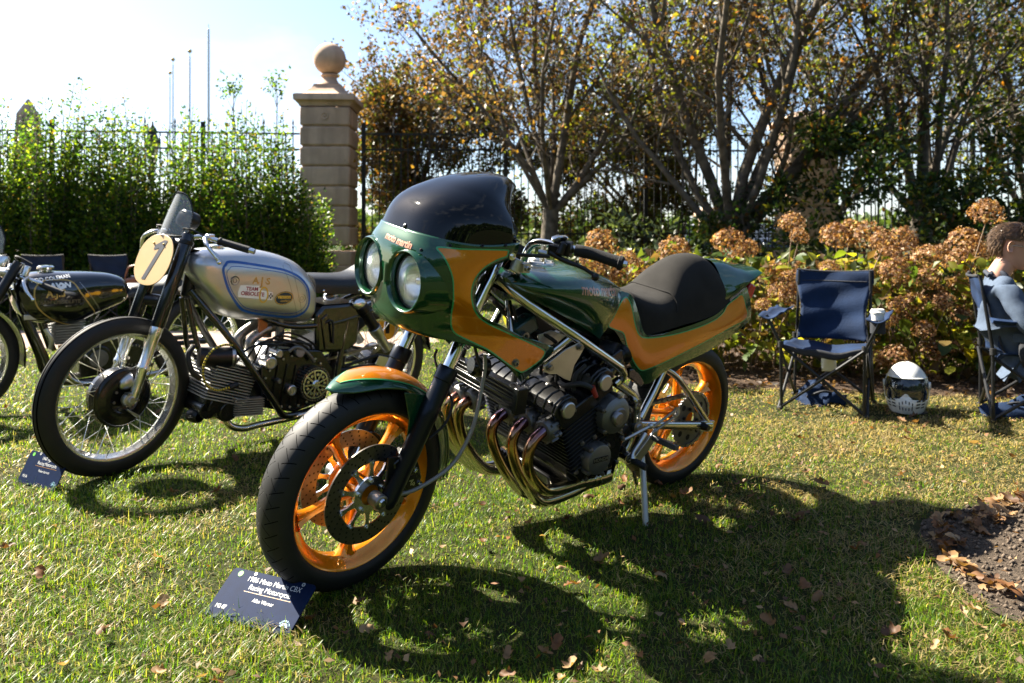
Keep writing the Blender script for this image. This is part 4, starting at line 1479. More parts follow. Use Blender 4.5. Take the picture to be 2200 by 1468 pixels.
# --- front mudguard, two colours with a light stripe
rows = [[guard_pt(-98 + 120 * i / 60, -1 + 2 * j / 28) for j in range(29)] for i in range(61)]
gm = MB().grid(rows)
gm.v = [tuple(FM @ Vector(p)) for p in gm.v]
gu = gm.build('mudguard', GREEN, cbx, 60, weld=True, solid=.003)
def guard_patch(a0, a1, bw):
    o = []
    for i in range(40):
        a = a0 + (a1 - a0) * i / 39
        o.append((a, bw(i / 39)))
    return o
ga = lambda k: .78 * (1 - .82 * k ** 3.5) * (0.3 + 0.7 * min(1, (k + .02) / .10))
patch = []
for i in range(50):
    k = i / 49
    a = -46 + 62 * k
    patch.append([tuple(FM @ (Vector(guard_pt(a, ga(k) * (-1 + 2 * j / 14))) * 1.0055)) for j in range(15)])
MB().grid(patch).build('orange_panel', ORANGE, gu, 60)
for sg in (1, -1):
    st_ = [[tuple(FM @ (Vector(guard_pt(-46 + 62 * i / 49, sg * (ga(i / 49) + d))) * 1.0065)) for d in (-.012, .045)] for i in range(50)]
    MB().grid(st_, flip=sg < 0).build('pinstripe', PIN, gu, 60)
for sd in (1, -1):
    p = MB()
    p.prism([fl(-.150, .084 * sd, .285), fl(-.075, .086 * sd, .305), fl(-.100, .090 * sd, .22), fl(-.098, .092 * sd, .14), fl(-.165, .092 * sd, .18), fl(-.180, .088 * sd, .25)], Vector(fl(0, sd, 0)) * .004 - Vector(fl(0, 0, 0)) * .004)
    p.build('mudguard_stay', GREEN, gu, bevel=.002)

# --- fairing
NF, MF = 72, 60
def lamp_hole(p):
    return p[0] > 1.28 and (p[1] - .105) ** 2 + (p[2] - .955) ** 2 < .0865 ** 2
fm = MB()
P = [[fairing_pt(i / NF, j / MF) for j in range(MF + 1)] for i in range(NF + 1)]
full = P[::-1][:-1] + []
cols = [[(p[0], -p[1], p[2]) for p in r] for r in P[::-1][:-1]] + P
n, m_ = len(cols), MF + 1
fm.v = [p for r in cols for p in r]
for i in range(n - 1):
    for j in range(m_ - 1):
        q = (i * m_ + j, i * m_ + j + 1, (i + 1) * m_ + j + 1, (i + 1) * m_ + j)
        c = sum((Vector(fm.v[k]) for k in q), Vector()) / 4
        if lamp_hole((c.x, abs(c.y), c.z)):
            continue
        fm.f.append(q)
FBVH = fm.bvh()
fairing = fm.build('fairing', GREEN, cbx, 50, solid=.003)
for sd in (1, -1):
    o = Vector((1.450, .105 * sd, .955))
    axd = Vector((1, .05 * sd, .02))
    MB().lathe([(.112, -.150), (.101, -.085), (.094, -.035), (.0915, -.014), (.0885, -.002), (.085, .003), (.081, .001), (.0785, -.012), (.078, -.08)], o, axd, 56).build('headlight_bucket', GREEN, fairing, 60)
    lo = o - axd.normalized() * .027
    hl = MB().lathe([(.0775, -.012), (.0775, .0), (.0745, .004), (.0715, .004), (.0715, -.004)], lo, axd, 48).build('headlight', SATIN, cbx)
    refl = mat('headlight_reflector', (0.90, 0.91, 0.92), 0.22, 1.0)
    MB().lathe([(.0722 * math.sqrt(max(0, 1 - (k / 12) ** 2)) if k < 12 else 0, -.062 * (k / 12)) for k in range(13)], lo, axd, 48).build('reflector', refl, hl, 60)
    MB().ell(lo - axd.normalized() * .03, (.016, .016, .016)).build('bulb_shield', CHROME, hl)
    gl = mat('headlight_glass', (0.9, 0.93, 0.93), 0.05, 0, 0, alpha=.13, spec=.7)
    if 'done' not in gl:
        gl['done'] = 1
        nt = gl.node_tree
        t = nt.nodes.new('ShaderNodeTexCoord'); wv = nt.nodes.new('ShaderNodeTexWave')
        wv.bands_direction = 'Y'; wv.inputs['Scale'].default_value = 38; wv.inputs['Distortion'].default_value = 0
        b = nt.nodes.new('ShaderNodeBump'); b.inputs['Strength'].default_value = 1.0; b.inputs['Distance'].default_value = .006
        nt.links.new(t.outputs['Object'], wv.inputs['Vector']); nt.links.new(wv.outputs['Fac'], b.inputs['Height'])
        nt.links.new(b.outputs['Normal'], nt.nodes['Principled BSDF'].inputs['Normal'])
        nt.nodes['Principled BSDF'].inputs['Coat Weight'].default_value = 1.0
    MB().lathe([(.0720 * math.sin(k / 10 * math.pi / 2) if k else 0, .014 * math.cos(k / 10 * math.pi / 2)) for k in range(11)], lo, axd, 48).build('lens', gl, hl, 80, solid=.003)

flank = lambda a, b: (a, .5, b)
panel = [(1.3910, 1.0626), (1.3345, 1.0638), (1.2689, 1.0651), (1.1905, 1.0631), (1.1855, 1.0573), (1.1902, 1.0451), (1.2210, 1.0359), (1.2590, 1.0157), (1.2849, 0.9857), (1.2934, 0.9530), (1.2882, 0.9211), (1.2718, 0.8888), (1.2394, 0.8593), (1.1960, 0.8349), (1.1365, 0.8093), (1.0425, 0.7690), (0.9847, 0.7419), (0.9752, 0.7308), (0.9849, 0.7139), (1.0109, 0.6974), (1.0539, 0.6791), (1.0796, 0.6870), (1.1226, 0.7133), (1.1898, 0.7570), (1.2382, 0.7807), (1.2850, 0.8023), (1.3084, 0.8177), (1.3244, 0.8426), (1.3349, 0.8867), (1.3481, 0.9359), (1.3563, 0.9792), (1.3702, 1.0160), (1.3825, 1.0419)]
pan = densify([Vector((p.x, p.y)) for p in spline([(x, y, 0) for x, y in panel], 5, True)], .006)
V, F = poly_fill(pan, .009)
for sd in (1, -1):
    off = (lambda a, b: (a, .5, b)) if sd > 0 else (lambda a, b: (a, -.5, b))
    dr = (0, -sd, 0)
    decal('orange_panel', FBVH, V, F, off, ORANGE, fairing, .0012, dr)
    Vr, Fr_ = ribbon(pan, .0042)
    decal('pinstripe', FBVH, Vr, Fr_, off, PIN, fairing, .0018, dr)
# screws along the screen joint and flank
sc = MB()
for q in ((1.4242, 1.0499), (1.3620, 1.0705), (1.2744, 1.0748), (1.1970, 1.0766)):
    p = wrap(FBVH, [q], flank, .0005)[0]
    sc.bolt(p, (p.x - 1.2, p.y, p.z - .9), .0045, .004)
sc.build('fairing_screw', SATIN, fairing)
for q, rad in (((1.1678, 1.0448), .011), ((1.0903, 0.7100), .014)):
    p = wrap(FBVH, [q], flank, .0008)[0]
    MB().lathe([(0, .004), (rad * .5, .004), (rad * .55, .002), (rad, .002), (rad, 0)], p, (0.1, 1, 0), 20).bolt(p + Vector((0, .003, 0)), (0.1, 1, 0), rad * .6, .006).build('mounting_bolt', CHROME if rad < .012 else STEEL, fairing)

# --- dark screen
NB, MBB = 48, 56
P = [[bubble_pt(i / NB, j / MBB) for j in range(MBB + 1)] for i in range(NB + 1)]
cols = [[(p[0], -p[1], p[2]) for p in r] for r in P[::-1][:-1]] + P
SMOKE = mat('smoked_screen', (0.002, 0.0025, 0.004), 0.03, 0, 0, spec=0.34)
MB().grid(cols).build('windscreen', SMOKE, cbx, 70, solid=.0025)
MB().lathe([(0, .008), (.006, .006), (.008, 0)], (1.418, .035, 1.098), (1, 0, .5), 12).build('screen_stud', SATIN, fairing)

# lettering across the nose
LETTER = mat('salmon_lettering', (0.50, 0.20, 0.10), 0.4, 0, .8)
V, F = text_tris('moto martin', .0275, .0009, 1.0, 0.0, 0.95)
nose = lambda a, b: (1.9, a, b)
NBVH = FBVH
decal('nose_lettering', NBVH, [(.040 + a, 1.058 - .05 * a + b) for a, b in [(x, y) for x, y in V]], F, nose, LETTER, fairing, .0012, (-1, 0, 0))

# --- fuel tank
NT, MT = 56, 40
P = [[tank_pt(i / NT, j / MT) for j in range(MT + 1)] for i in range(NT + 1)]
rows = [[(p[0], -p[1], p[2]) for p in r[::-1][:-1]] + r for r in P]
tm = MB().grid(rows)
TBVH = tm.bvh()
m_ = len(rows[0])
tm.f.append(tuple(range(m_)))
tm.f.append(tuple((NT) * m_ + j for j in range(m_))[::-1])
tank = tm.build('fuel_tank', GREEN, cbx, 50)
V, F = text_tris('moto martin', .044, .0014, 1.0, 0.0, 0.95)
p0, p1 = Vector((0.8364, 0.9225)), Vector((0.6096, 0.8926))
d = (p1 - p0); L = d.length; d.normalize(); e = Vector((d.y, -d.x)); e = e if e.y > 0 else -e
wd = max(v[0] for v in V) - min(v[0] for v in V)
k = L / wd
mid = (p0 + p1) / 2
decal('tank_lettering', TBVH, [tuple(mid + d * (a * k) + e * (b * k)) for a, b in V], F, flank, LETTER, tank, .001)
cap = MB().lathe([(0, .016), (.020, .016), (.024, .012), (.030, .012), (.032, .007), (.056, .006), (.060, .0), (.060, -.01)], (.872, 0, .974), (-.03, 0, 1), 40)
cp = cap.build('filler_cap', ALU, tank)
MB().box((.872, 0, .992), (.040, .010, .008)).lathe([(.02, 0), (.02, .006), (.016, .006)], (.872, 0, .985), (0, 0, 1), 20).build('cap_lock', POLISHED, cp, bevel=.001)
cb = MB()
for k in range(6):
    a = k * math.pi / 3 + .3
    cb.bolt((.872 + .05 * math.cos(a), .05 * math.sin(a), .981), (0, 0, 1), .0045, .004)
cb.build('cap_screw', STEEL, cp)

# --- seat unit
NS, MS = 64, 16
P = [[seat_pt(i / NS, j / MS) for j in range(MS + 1)] for i in range(NS + 1)]
sm = MB().grid(P)
SBVH = sm.bvh()
sm2 = MB().grid(P)
sm2.grid([[(p[0], -p[1], p[2]) for p in r] for r in P], flip=True)
# deck that joins both flanks under the pad, and the rear closing panel
deck = [[(r[0][0], r[0][1] * (1 - 2 * k / 8), r[0][2] - (.012 if 0 < k < 8 else 0)) for k in range(9)] for r in P]
sm2.grid(deck)
a, b = P[-1][0], P[-1][-1]
sm2.grid([[(lerp(a[0], b[0], t / 6) - .012 * math.sin(math.pi * k / 8), lerp(a[1], b[1], t / 6) * (1 - 2 * k / 8), lerp(a[2], b[2], t / 6)) for k in range(9)] for t in range(7)])
front = [[(lerp(P[0][0][0], P[0][-1][0], t / 6), lerp(P[0][0][1], P[0][-1][1], t / 6) * (1 - 2 * k / 8), lerp(P[0][0][2], P[0][-1][2], t / 6)) for k in range(9)] for t in range(7)]
sm2.grid(front, flip=True)
seat = sm2.build('seat_unit', GREEN, cbx, 40)
pts = [(0.5475, 0.8651), (0.5863, 0.8418), (0.6224, 0.7978), (0.6352, 0.7734), (0.6009, 0.7581), (0.5619, 0.7433), (0.5362, 0.6989), (0.5080, 0.6560), (0.4794, 0.6215), (0.4500, 0.5986), (0.4169, 0.6006), (0.3078, 0.6213), (0.1570, 0.6556), (0.0149, 0.6856), (-0.1124, 0.7091), (-0.2323, 0.7343), (-0.2012, 0.7904), (-0.1762, 0.8352), (-0.1237, 0.8196), (-0.0683, 0.7991), (-0.0324, 0.7725), (0.0364, 0.7491), (0.1681, 0.7283), (0.2996, 0.7149), (0.4247, 0.7135), (0.4809, 0.7307), (0.5101, 0.7742), (0.5271, 0.8380)]
pan = densify([Vector((p.x, p.y)) for p in spline([(x, y, 0) for x, y in pts], 5, True)], .006)
V, F = poly_fill(pan, .010)
for sd in (1, -1):
    off = (lambda a, b: (a, .5, b)) if sd > 0 else (lambda a, b: (a, -.5, b))
    bv = SBVH if sd > 0 else MB().grid([[(p[0], -p[1], p[2]) for p in r] for r in P]).bvh()
    decal('orange_panel', bv, V, F, off, ORANGE, seat, .0014, (0, -sd, 0))
    Vr, Fr_ = ribbon(pan, .0042)
    decal('pinstripe', bv, Vr, Fr_, off, PIN, seat, .0020, (0, -sd, 0))

# pad with hump
pad = MB()
tab = [(0, (.478, .866, .100, .800)), (.06, (.470, .872, .118, .760)), (.14, (.440, .862, .138, .728)), (.26, (.385, .848, .145, .728)), (.40, (.325, .846, .146, .734)), (.50, (.278, .862, .146, .740)), (.57, (.240, .908, .145, .746)), (.63, (.198, .950, .144, .750)), (.71, (.138, .980, .141, .756)),
       (.79, (.075, .990, .137, .764)), (.86, (.020, .985, .130, .772)), (.92, (-.030, .958, .124, .782)), (.97, (-.068, .905, .118, .795)), (1, (-.085, .845, .112, .806))]
rows = []
for i in range(61):
    u, wt, hv, wb = cub(tab, i / 60)
    hump = max(0, min(1, (i / 60 - .45) / .2))
    row = []
    for j in range(33):
        a = -math.pi / 2 + math.pi * j / 32
        n = lerp(.50, .90, hump)
        c, d = abs(math.cos(a)) ** n, (abs(math.sin(a)) ** (lerp(.55, .92, hump))) * (1 if a > 0 else -1)
        row.append((u - .02 * (1 - c) * hump, hv * d, wb + (wt - wb) * c))
    rows.append(row)
pad.grid(rows)
pad.f.append(tuple(range(33)))
pad.f.append(tuple(60 * 33 + j for j in range(33))[::-1])
pd = pad.build('seat_pad', SUEDE, cbx, 60)
crease = [rows[i][j] for i, j in ((30, 3), (31, 6), (31, 10), (30, 14), (30, 18), (31, 22), (31, 26), (30, 29))]
MB().tube([(p[0], p[1] * 1.006, p[2] + .001) for p in crease], .0028, 6, k=4).build('seam', SUEDE, pd)

# tail spoiler, lamp
tl = MB()
A = [(-.050, y, .966 - .55 * (abs(y) / .12) ** 2.4 * .25) for y in (-.120, -.09, -.045, 0, .045, .09, .120)]
Bq = [(-.175, y, .950 - .07 * (abs(y) / .118) ** 2.6) for y in (-.118, -.088, -.044, 0, .044, .088, .118)]
Cq = [(-.312 - .02 * (1 - (abs(y) / .106) ** 2), y, .934 - .012 * (abs(y) / .106) ** 2) for y in (-.106, -.08, -.04, 0, .04, .08, .106)]
Cl = [(-.308, y, .920) for y in (-.106, -.08, -.04, 0, .04, .08, .106)]
Bl = [(-.185, y, .868) for y in (-.116, -.088, -.044, 0, .044, .088, .116)]
Al = [(-.060, y, .822) for y in (-.121, -.09, -.045, 0, .045, .09, .121)]
tl.grid([spline(r, 4) for r in (A, [lerp(Vector(a), Vector(b), .5) + Vector((0, 0, .006)) for a, b in zip(A, Bq)], Bq, [lerp(Vector(a), Vector(b), .5) + Vector((0, 0, -.004)) for a, b in zip(Bq, Cq)], Cq, Cl, Bl, Al)])
for sd in (0, -1):
    pl = [r[sd] for r in (A, Bq, Cq, Cl, Bl, Al)]
    tl.add(pl, [(0, 1, 4, 5), (1, 2, 3, 4)])
tl.build('tail_spoiler', GREEN, cbx, 50, weld=True)
MB().box((-.272, 0, .842), (.050, .188, .060), ((1, 0, .35), (0, 1, 0), (-.35, 0, 1))).build('tail_light', RED, cbx, bevel=.008)
MB().box((-.30, 0, .70), (.010, .15, .075), ((1, 0, .3), (0, 1, 0), (-.3, 0, 1))).box((-.27, 0, .735), (.06, .10, .012)).build('plate_holder', SATIN, cbx, bevel=.002)

# --- frame: bright tubes, both sides
for sd in (1, -1):
    y = lambda p: (p[0], p[1] * sd, p[2])
    fr = MB()
    fr.tube([y(p) for p in ((1.075, .060, .940), (1.02, .13, .880), (.856, .188, .777), (.64, .200, .655), (.600, .196, .628))], .0165, 16, k=6)
    fr.tube([y(p) for p in ((.608, .197, .634), (.585, .192, .612), (.582, .182, .590), (.60, .176, .572))], .0165, 16, k=6)
    fr.tube([y(p) for p in ((.60, .176, .578), (.54, .165, .545), (.465, .15, .500), (.428, .142, .45), (.418, .14, .375))], .0165, 16, k=6)
    fr.tube([y(p) for p in ((.845, .188, .772), (.89, .165, .725), (.95, .14, .67))], .0145, 14)
    fr.tube([y(p) for p in ((.418, .14, .40), (.43, .14, .32), (.47, .14, .262))], .0145, 14, k=4)
    fr.tube([y(p) for p in ((1.02, .05, .86), (1.05, .14, .72), (1.0, .16, .64))], .011, 12, k=4)
    fr.build('frame_tube', NICKEL, cbx)
    sa = MB()
    sa.tube([y(p) for p in ((.41, .125, .372), (.20, .128, .335), (-.065, .132, .293))], .0175, 16, k=4)
    sa.tube([y(p) for p in ((.380, .128, .394), (.30, .112, .487), (.236, .098, .575), (.20, .085, .60))], .0150, 14, k=4)
    sa.tube([y(p) for p in ((.241, .100, .560), (.18, .112, .525), (.11, .121, .462), (-.045, .130, .312))], .0135, 14, k=4)
    sw = sa.build('swingarm', NICKEL, cbx)
    MB().box(y((-.035, .133, .296)), (.090, .020, .046), ((1, 0, .13), (0, 1, 0), (-.13, 0, 1))).build('axle_block', ALU, sw, bevel=.004)
    MB().lathe([(0, .034), (.011, .034), (.012, .03), (.016, .012), (.018, 0)], y((0, .140, .305)), (0, sd, 0), 20).build('axle_nut', SATIN, sw)
    MB().lathe([(0, .014), (.012, .014), (.016, .008), (.024, .006), (.026, 0), (.026, -.03)], y((.415, .150, .372)), (0, sd, 0), 24).build('pivot_bolt', STEEL, sw)
MB().cyl((.41, -.14, .372), (.41, .14, .372), .022).build('pivot_tube', SATIN, cbx)
MB().tube([(.20, 0, .60), (.36, 0, .66)], .03, 16).tube([(.22, 0, .612 - .0), (.34, 0, .65)], .042, 16).build('rear_shock', SATIN, cbx)

# sprocket and chain
sp = MB()
sp.lathe([(.030, -.003), (.108, -.003), (.108, .003), (.030, .003)], (0, .078, .309), (0, 1, 0), 60, closed=True)
teeth = 44
for k in range(teeth):
    a = 2 * math.pi * k / teeth
    d0, t0 = Vector((math.sin(a), 0, math.cos(a))), Vector((math.cos(a), 0, -math.sin(a)))
    o = Vector((0, .0755, .309))
    sp.prism([o + d0 * .107 - t0 * .0045, o + d0 * .107 + t0 * .0045, o + d0 * .114 + t0 * .0018, o + d0 * .114 - t0 * .0018], (0, .005, 0))
spo = sp.build('sprocket', CASTALU, rw, 35)
spo.matrix_local = RM.inverted()
for k in range(8):
    a = 2 * math.pi * k / 8
    ho = MB().lathe([(0, 0), (.0125, 0)], (.078 * math.sin(a), .0815, .309 + .078 * math.cos(a)), (0, 1, 0), 18).build('sprocket_window', mat('hole_black', (0.004, 0.004, 0.004), 0.9), rw, 0)
    ho.matrix_local = RM.inverted()
for k in range(6):
    a = 2 * math.pi * k / 6 + .3
    ho = MB().bolt((.046 * math.sin(a), .081, .309 + .046 * math.cos(a)), (0, 1, 0), .008, .006).build('sprocket_bolt', SATIN, rw)
    ho.matrix_local = RM.inverted()
cpath = []
f0 = Vector((.43, .078, .372))
for k in range(20):
    a = R(88) + math.pi * k / 19 * 1.04
    cpath.append(Vector((.113 * -math.sin(a - R(90) + math.pi / 2) if 0 else 0, 0, 0)))
cpath = [Vector((.43, .078, .411)), Vector((0.02, .078, .422))] + [Vector((.1125 * math.sin(-R(a)), .078, .309 + .1125 * math.cos(R(a)))) for a in range(0, 186, 8)] + [Vector((.02, .078, .196)), Vector((.43, .078, .333))] + [Vector((.43 + .039 * math.sin(R(180 - a)), .078, .372 + .039 * math.cos(R(180 - a)))) for a in range(20, 180, 20)]
# resample into links
L = [0]
for a, b in zip(cpath, cpath[1:] + cpath[:1]):
    L.append(L[-1] + (b - a).length)
def at(s):
    s %= L[-1]
    for i in range(len(cpath)):
        if s <= L[i + 1]:
            a, b = cpath[i], cpath[(i + 1) % len(cpath)]
            return a.lerp(b, (s - L[i]) / max(1e-9, L[i + 1] - L[i]))
nl = int(L[-1] / .0159 / 2) * 2
ch = MB()
for k in range(nl):
    a, b = at(L[-1] * k / nl), at(L[-1] * (k + 1) / nl)
    t = (b - a).normalized()
    z = t.cross(Vector((0, 1, 0)))
    w = .017 if k % 2 == 0 else .011
    for sy in (1, -1):
        ch.box((a + b) / 2 + Vector((0, sy * w / 2, 0)), ((b - a).length * 1.35, .002, .0115), (t, (0, 1, 0), z))
    ch.lathe([(0, -.0085), (.0045, -.0085), (.0045, .0085), (0, .0085)], a, (0, 1, 0), 8)
tag(ch.build('drive_chain', STEEL, cbx, 30), kind='stuff')

# --- engine: six cylinders across the frame, leaning forward
e1, e2 = Vector((.907, 0, -.421)), Vector((.421, 0, .907))       # across the cylinders, and along them
E0 = Vector((.800, 0, .572))                                     # between the camshafts
EV = Vector((0, 1, 0))
def ep(a, v, b):
    return E0 + e1 * a + EV * v + e2 * b
block = MB()
block.box(ep(.03, 0, -.135), (.150, .440, .20), (e1, EV, e2))
block.prism([(.81, -.20, .29), (.79, -.20, .38), (.66, -.20, .46), (.585, -.20, .46), (.56, -.20, .40), (.565, -.20, .24), (.60, -.2, .225), (.76, -.2, .225)], (0, .40, 0))
block.prism([(.60, -.13, .46), (.50, -.13, .47), (.43, -.13, .42), (.44, -.13, .28), (.56, -.13, .235), (.60, -.13, .235)], (0, .26, 0))
block.prism([(.80, -.11, .24), (.60, -.11, .24), (.58, -.10, .175), (.78, -.10, .165)], (0, .22, 0))
eng = block.build('engine', ENGBLK, cbx, bevel=.008)
fin = MB().box((.030 * .907, 0, .030 * -.421), (.178, .450, .0035), (e1, EV, e2)).build('cooling_fin', ENGBLK, eng, bevel=.001)
for k in range(14):
    mm = Matrix.Translation(ep(0, 0, -.040 - k * .0155))
    if k == 0:
        fin.matrix_local = mm
    else:
        inst(fin, eng, mm)
hd = MB().box(ep(0.01, 0, -.040), (.20, .455, .052), (e1, EV, e2))
hd.box(ep(.085, 0, -.02), (.075, .47, .06), (e1, EV, e2)).box(ep(-.085, 0, -.02), (.075, .47, .06), (e1, EV, e2))
hd.build('cylinder_head', ENGBLK, eng, bevel=.006)
for a, nm in ((.085, 'exhaust'), (-.085, 'intake')):
    cv = MB()
    pr = [(-.050, -.004), (-.048, .020), (-.030, .040), (0, .046), (.030, .040), (.048, .020), (.050, -.004)]
    cv.prism([ep(a + x, -.235, b) for x, b in pr], EV * .47)
    for k in range(11):
        v = -.22 + k * .044
        q = [(-.053, 0), (-.050, .023), (-.031, .044), (0, .050), (.031, .044), (.050, .023), (.053, 0)]
        cv.prism([ep(a + x, v - .003, b) for x, b in q], EV * .006)
    co = cv.build('cam_cover', ENGBLK, eng, bevel=.004)
    for v, s in ((.236, 1), (-.236, -1)):
        cap_ = MB().lathe([(0, .014), (.024, .014), (.0275, .011), (.0285, .0)], ep(a, v, .008), (0, s, 0), 28)
        cap_.build('cam_end_cap', ALU, co)
        MB().lathe([(.033, 0.004), (.033, -.02)], ep(a, v, .008), (0, s, 0), 24).lathe([(.028, .004), (.033, .004)], ep(a, v, .008), (0, s, 0), 24).build('cap_seat', ENGBLK, co)
        cs = MB()
        for k in range(2):
            ang = k * math.pi + .6
            cs.bolt(ep(a + .031 * math.cos(ang), v + s * .004, .008 + .031 * math.sin(ang)), (0, s, 0), .005, .006)
        tag(cs.build('cover_screw', STEEL, co), kind='stuff')
    for k in range(6):
        MB().bolt(ep(a + (.03 if k % 2 else -.03), -.2 + k * .08, .040), e2, .006, .006).build('cover_bolt', STEEL, co)
# exhaust-port fins and spark plugs
for k in range(6):
    v = -.205 + k * .082
    MB().tube([ep(.02, v, .03), ep(.0, v, .075), ep(-.05, v, .085)], .007, 8, k=4).build('plug_lead', RUBBER, eng)
MB().tube([ep(-.02, .02, .02), ep(-.03, .02, .06), ep(-.045, .03, .10)], [.026, .018, .014], 18, k=4).build('coolant_neck', CHROME, eng)
MB().tube([ep(.0, .10, .02), ep(.03, .18, .045), ep(.0, .225, .05), ep(-.03, .245, .02)], .009, 10, k=5).build('cable', RUBBER, eng)
MB().cyl(ep(-.028, .243, .028), ep(-.032, .248, -.012), .010, 12, .008).build('red_boot', REDRUB, eng)

# covers on the left of the engine
cov = MB().lathe([(0, .032), (.030, .032), (.034, .026), (.052, .022), (.064, .010), (.069, -.05)], (0.659, 0.24, 0.493), (0, 1, 0), 48)
cv1 = cov.build('starter_cover', CASTALU, eng)
MB().lathe([(0, .018), (.018, .018), (.021, .014), (.022, 0)], (0.681, 0.271, 0.499), (0, 1, 0), 24).build('cover_boss', STEEL, cv1)
c0 = Vector((0.659, 0.24, 0.493))
for k in range(5):
    a = .4 + k * 1.256
    MB().lathe([(.009, -.03), (.009, .010), (0, .010)], c0 + Vector((.066 * math.cos(a), 0, .066 * math.sin(a))), (0, 1, 0), 12).bolt(c0 + Vector((.066 * math.cos(a), .010, .066 * math.sin(a))), (0, 1, 0), .006, .006).build('cover_bolt', STEEL, cv1)
h0 = Vector((0.711, 0.244, 0.346))
hc = MB().lathe([(0, .012), (.047, .012), (.052, .009), (.055, .0), (.056, -.06)], h0, (0, 1, 0), 48)
hcv = hc.build('generator_cover', CASTALU, eng)
for k in range(4):
    a = .75 + k * math.pi / 2
    MB().lathe([(.010, -.05), (.010, .004), (0, .004)], h0 + Vector((.056 * math.cos(a), 0, .056 * math.sin(a))), (0, 1, 0), 12).bolt(h0 + Vector((.056 * math.cos(a), .004, .056 * math.sin(a))), (0, 1, 0), .006, .005).build('cover_bolt', STEEL, hcv)
MB().box(h0 + Vector((0, .0125, .004)), (.068, .002, .017)).build('name_plate', SATIN, hcv)
V, F = text_tris('HONDA', .0155, .0004, 1.15)
MB().add([h0 + Vector((-a, .0142, .004 + b)) for a, b in V], F).build('cover_lettering', ALU, hcv, 0)
# side casings between block and covers
sc_ = MB().prism([(.80, .19, .30), (.74, .19, .41), (.62, .19, .43), (.56, .19, .40), (.58, .19, .29), (.66, .19, .265), (.76, .19, .268)], (0, .03, 0))
sc_.prism([(.57, .125, .44), (.45, .125, .44), (.425, .125, .35), (.47, .125, .29), (.57, .125, .28)], (0, .022, 0))
sc_.build('side_casing', ENGBLK, eng, bevel=.008)
for q, rad in (((.60, .198, .40), .012), ((.545, .19, .33), .014), ((.62, .2, .37), .016)):
    MB().lathe([(0, .022), (rad * .85, .022), (rad, 0)], q, (0, 1, 0), 16).build('casing_plug', SATIN, eng)
for q in ((.775, .405), (.72, .418), (.655, .428), (.575, .385), (.59, .30), (.655, .272), (.735, .27), (.785, .305), (.765, .355)):
    MB().lathe([(.0085, -.02), (.0085, .004), (0, .004)], (q[0], .221, q[1]), (0, 1, 0), 12).bolt((q[0], .225, q[1]), (0, 1, 0), .006, .005).build('casing_bolt', STEEL, eng)
MB().lathe([(0, .012), (.034, .012), (.040, .006), (.042, -.02)], (.505, .150, .365), (0, 1, 0), 28).build('sprocket_cover_boss', ENGBLK, eng)
for k in range(5):
    MB().box((.60 + .035 * k, .2225, .285 + .002 * k), (.006, .010, .045), ((1, 0, .2), (0, 1, 0), (-.2, 0, 1))).build('casing_rib', ENGBLK, eng, bevel=.001)
# carburettors and intake bells
for k in range(6):
    v = -.17 + k * .068
    cbm = MB().cyl(ep(-.13, v * 1.15, -.01), (.60, v, .665), .024).box((.615, v, .655), (.05, .05, .085), (e1, EV, e2))
    cbm.build('carburettor', ENGBLK, eng, bevel=.004)
    MB().lathe([(.022, 0), (.024, .02), (.034, .034), (.036, .034), (.030, .02)], (.600, v, .667), (-.86, 0, .30), 20).build('intake_bell', SATIN, eng)
MB().lathe([(0, .002), (.036, .0), (.038, -.01), (.038, -.06), (0, -.06)], (0.608, 0.175, 0.682), (-.35, 1, 0.05), 32).build('breather_filter', SATIN, cbx)

# engine plate, silver
plq = [(0.833, 0.196, 0.753), (0.81, 0.2, 0.734), (0.825, 0.2, 0.708), (0.845, 0.205, 0.679), (0.855, 0.21, 0.626), (0.883, 0.21, 0.637), (0.917, 0.21, 0.657), (0.949, 0.21, 0.66), (0.977, 0.208, 0.673), (0.977, 0.205, 0.689), (0.954, 0.2, 0.702), (0.897, 0.2, 0.734)]
ply = [Vector((p[0], .203, p[2])) for p in plq]
epl = MB().prism(ply, (0, .006, 0)).build('engine_plate', ALU, cbx, bevel=.001)
for q in ((0.834, 0.21, 0.739), (0.955, 0.21, 0.684)):
    MB().lathe([(.013, 0), (.013, .003), (.008, .003), (.008, .012), (0, .012)], (q[0], .210, q[2]), (0, 1, 0), 18).build('plate_bolt', STEEL, epl)

# oil cooler
oc = MB()
oc.box((1.012, -.03, .562), (.040, .34, .010), ((1, 0, -.1), (0, 1, 0), (.1, 0, 1)))
oc.box((1.012, .155, .562), (.044, .022, .085)).box((1.012, -.215, .562), (.044, .022, .085))
ocb = oc.build('oil_cooler', ENGBLK, cbx, bevel=.003)
f1 = MB().box((0, 0, 0), (.036, .36, .005)).build('cooler_row', ENGBLK, ocb, bevel=.001)
for k in range(6):
    mm = Matrix.Translation((1.012, -.03, .528 + k * .0136))
    if k:
        inst(f1, ocb, mm)
    else:
        f1.matrix_local = mm
MB().tube([(1.0, -.19, .60), (.99, -.17, .66), (.93, -.13, .70)], .010, 10, k=5).tube([(1.0, .10, .605), (.985, .09, .66), (.92, .06, .72)], .010, 10, k=5).build('oil_hose', RUBBER, cbx)
MB().lathe([(.030, 0), (.034, .01), (.034, .05), (.026, .06), (0, .06)], (1.06, .03, .635), (1, -.2, .2), 24).build('horn', ENGBLK, cbx)

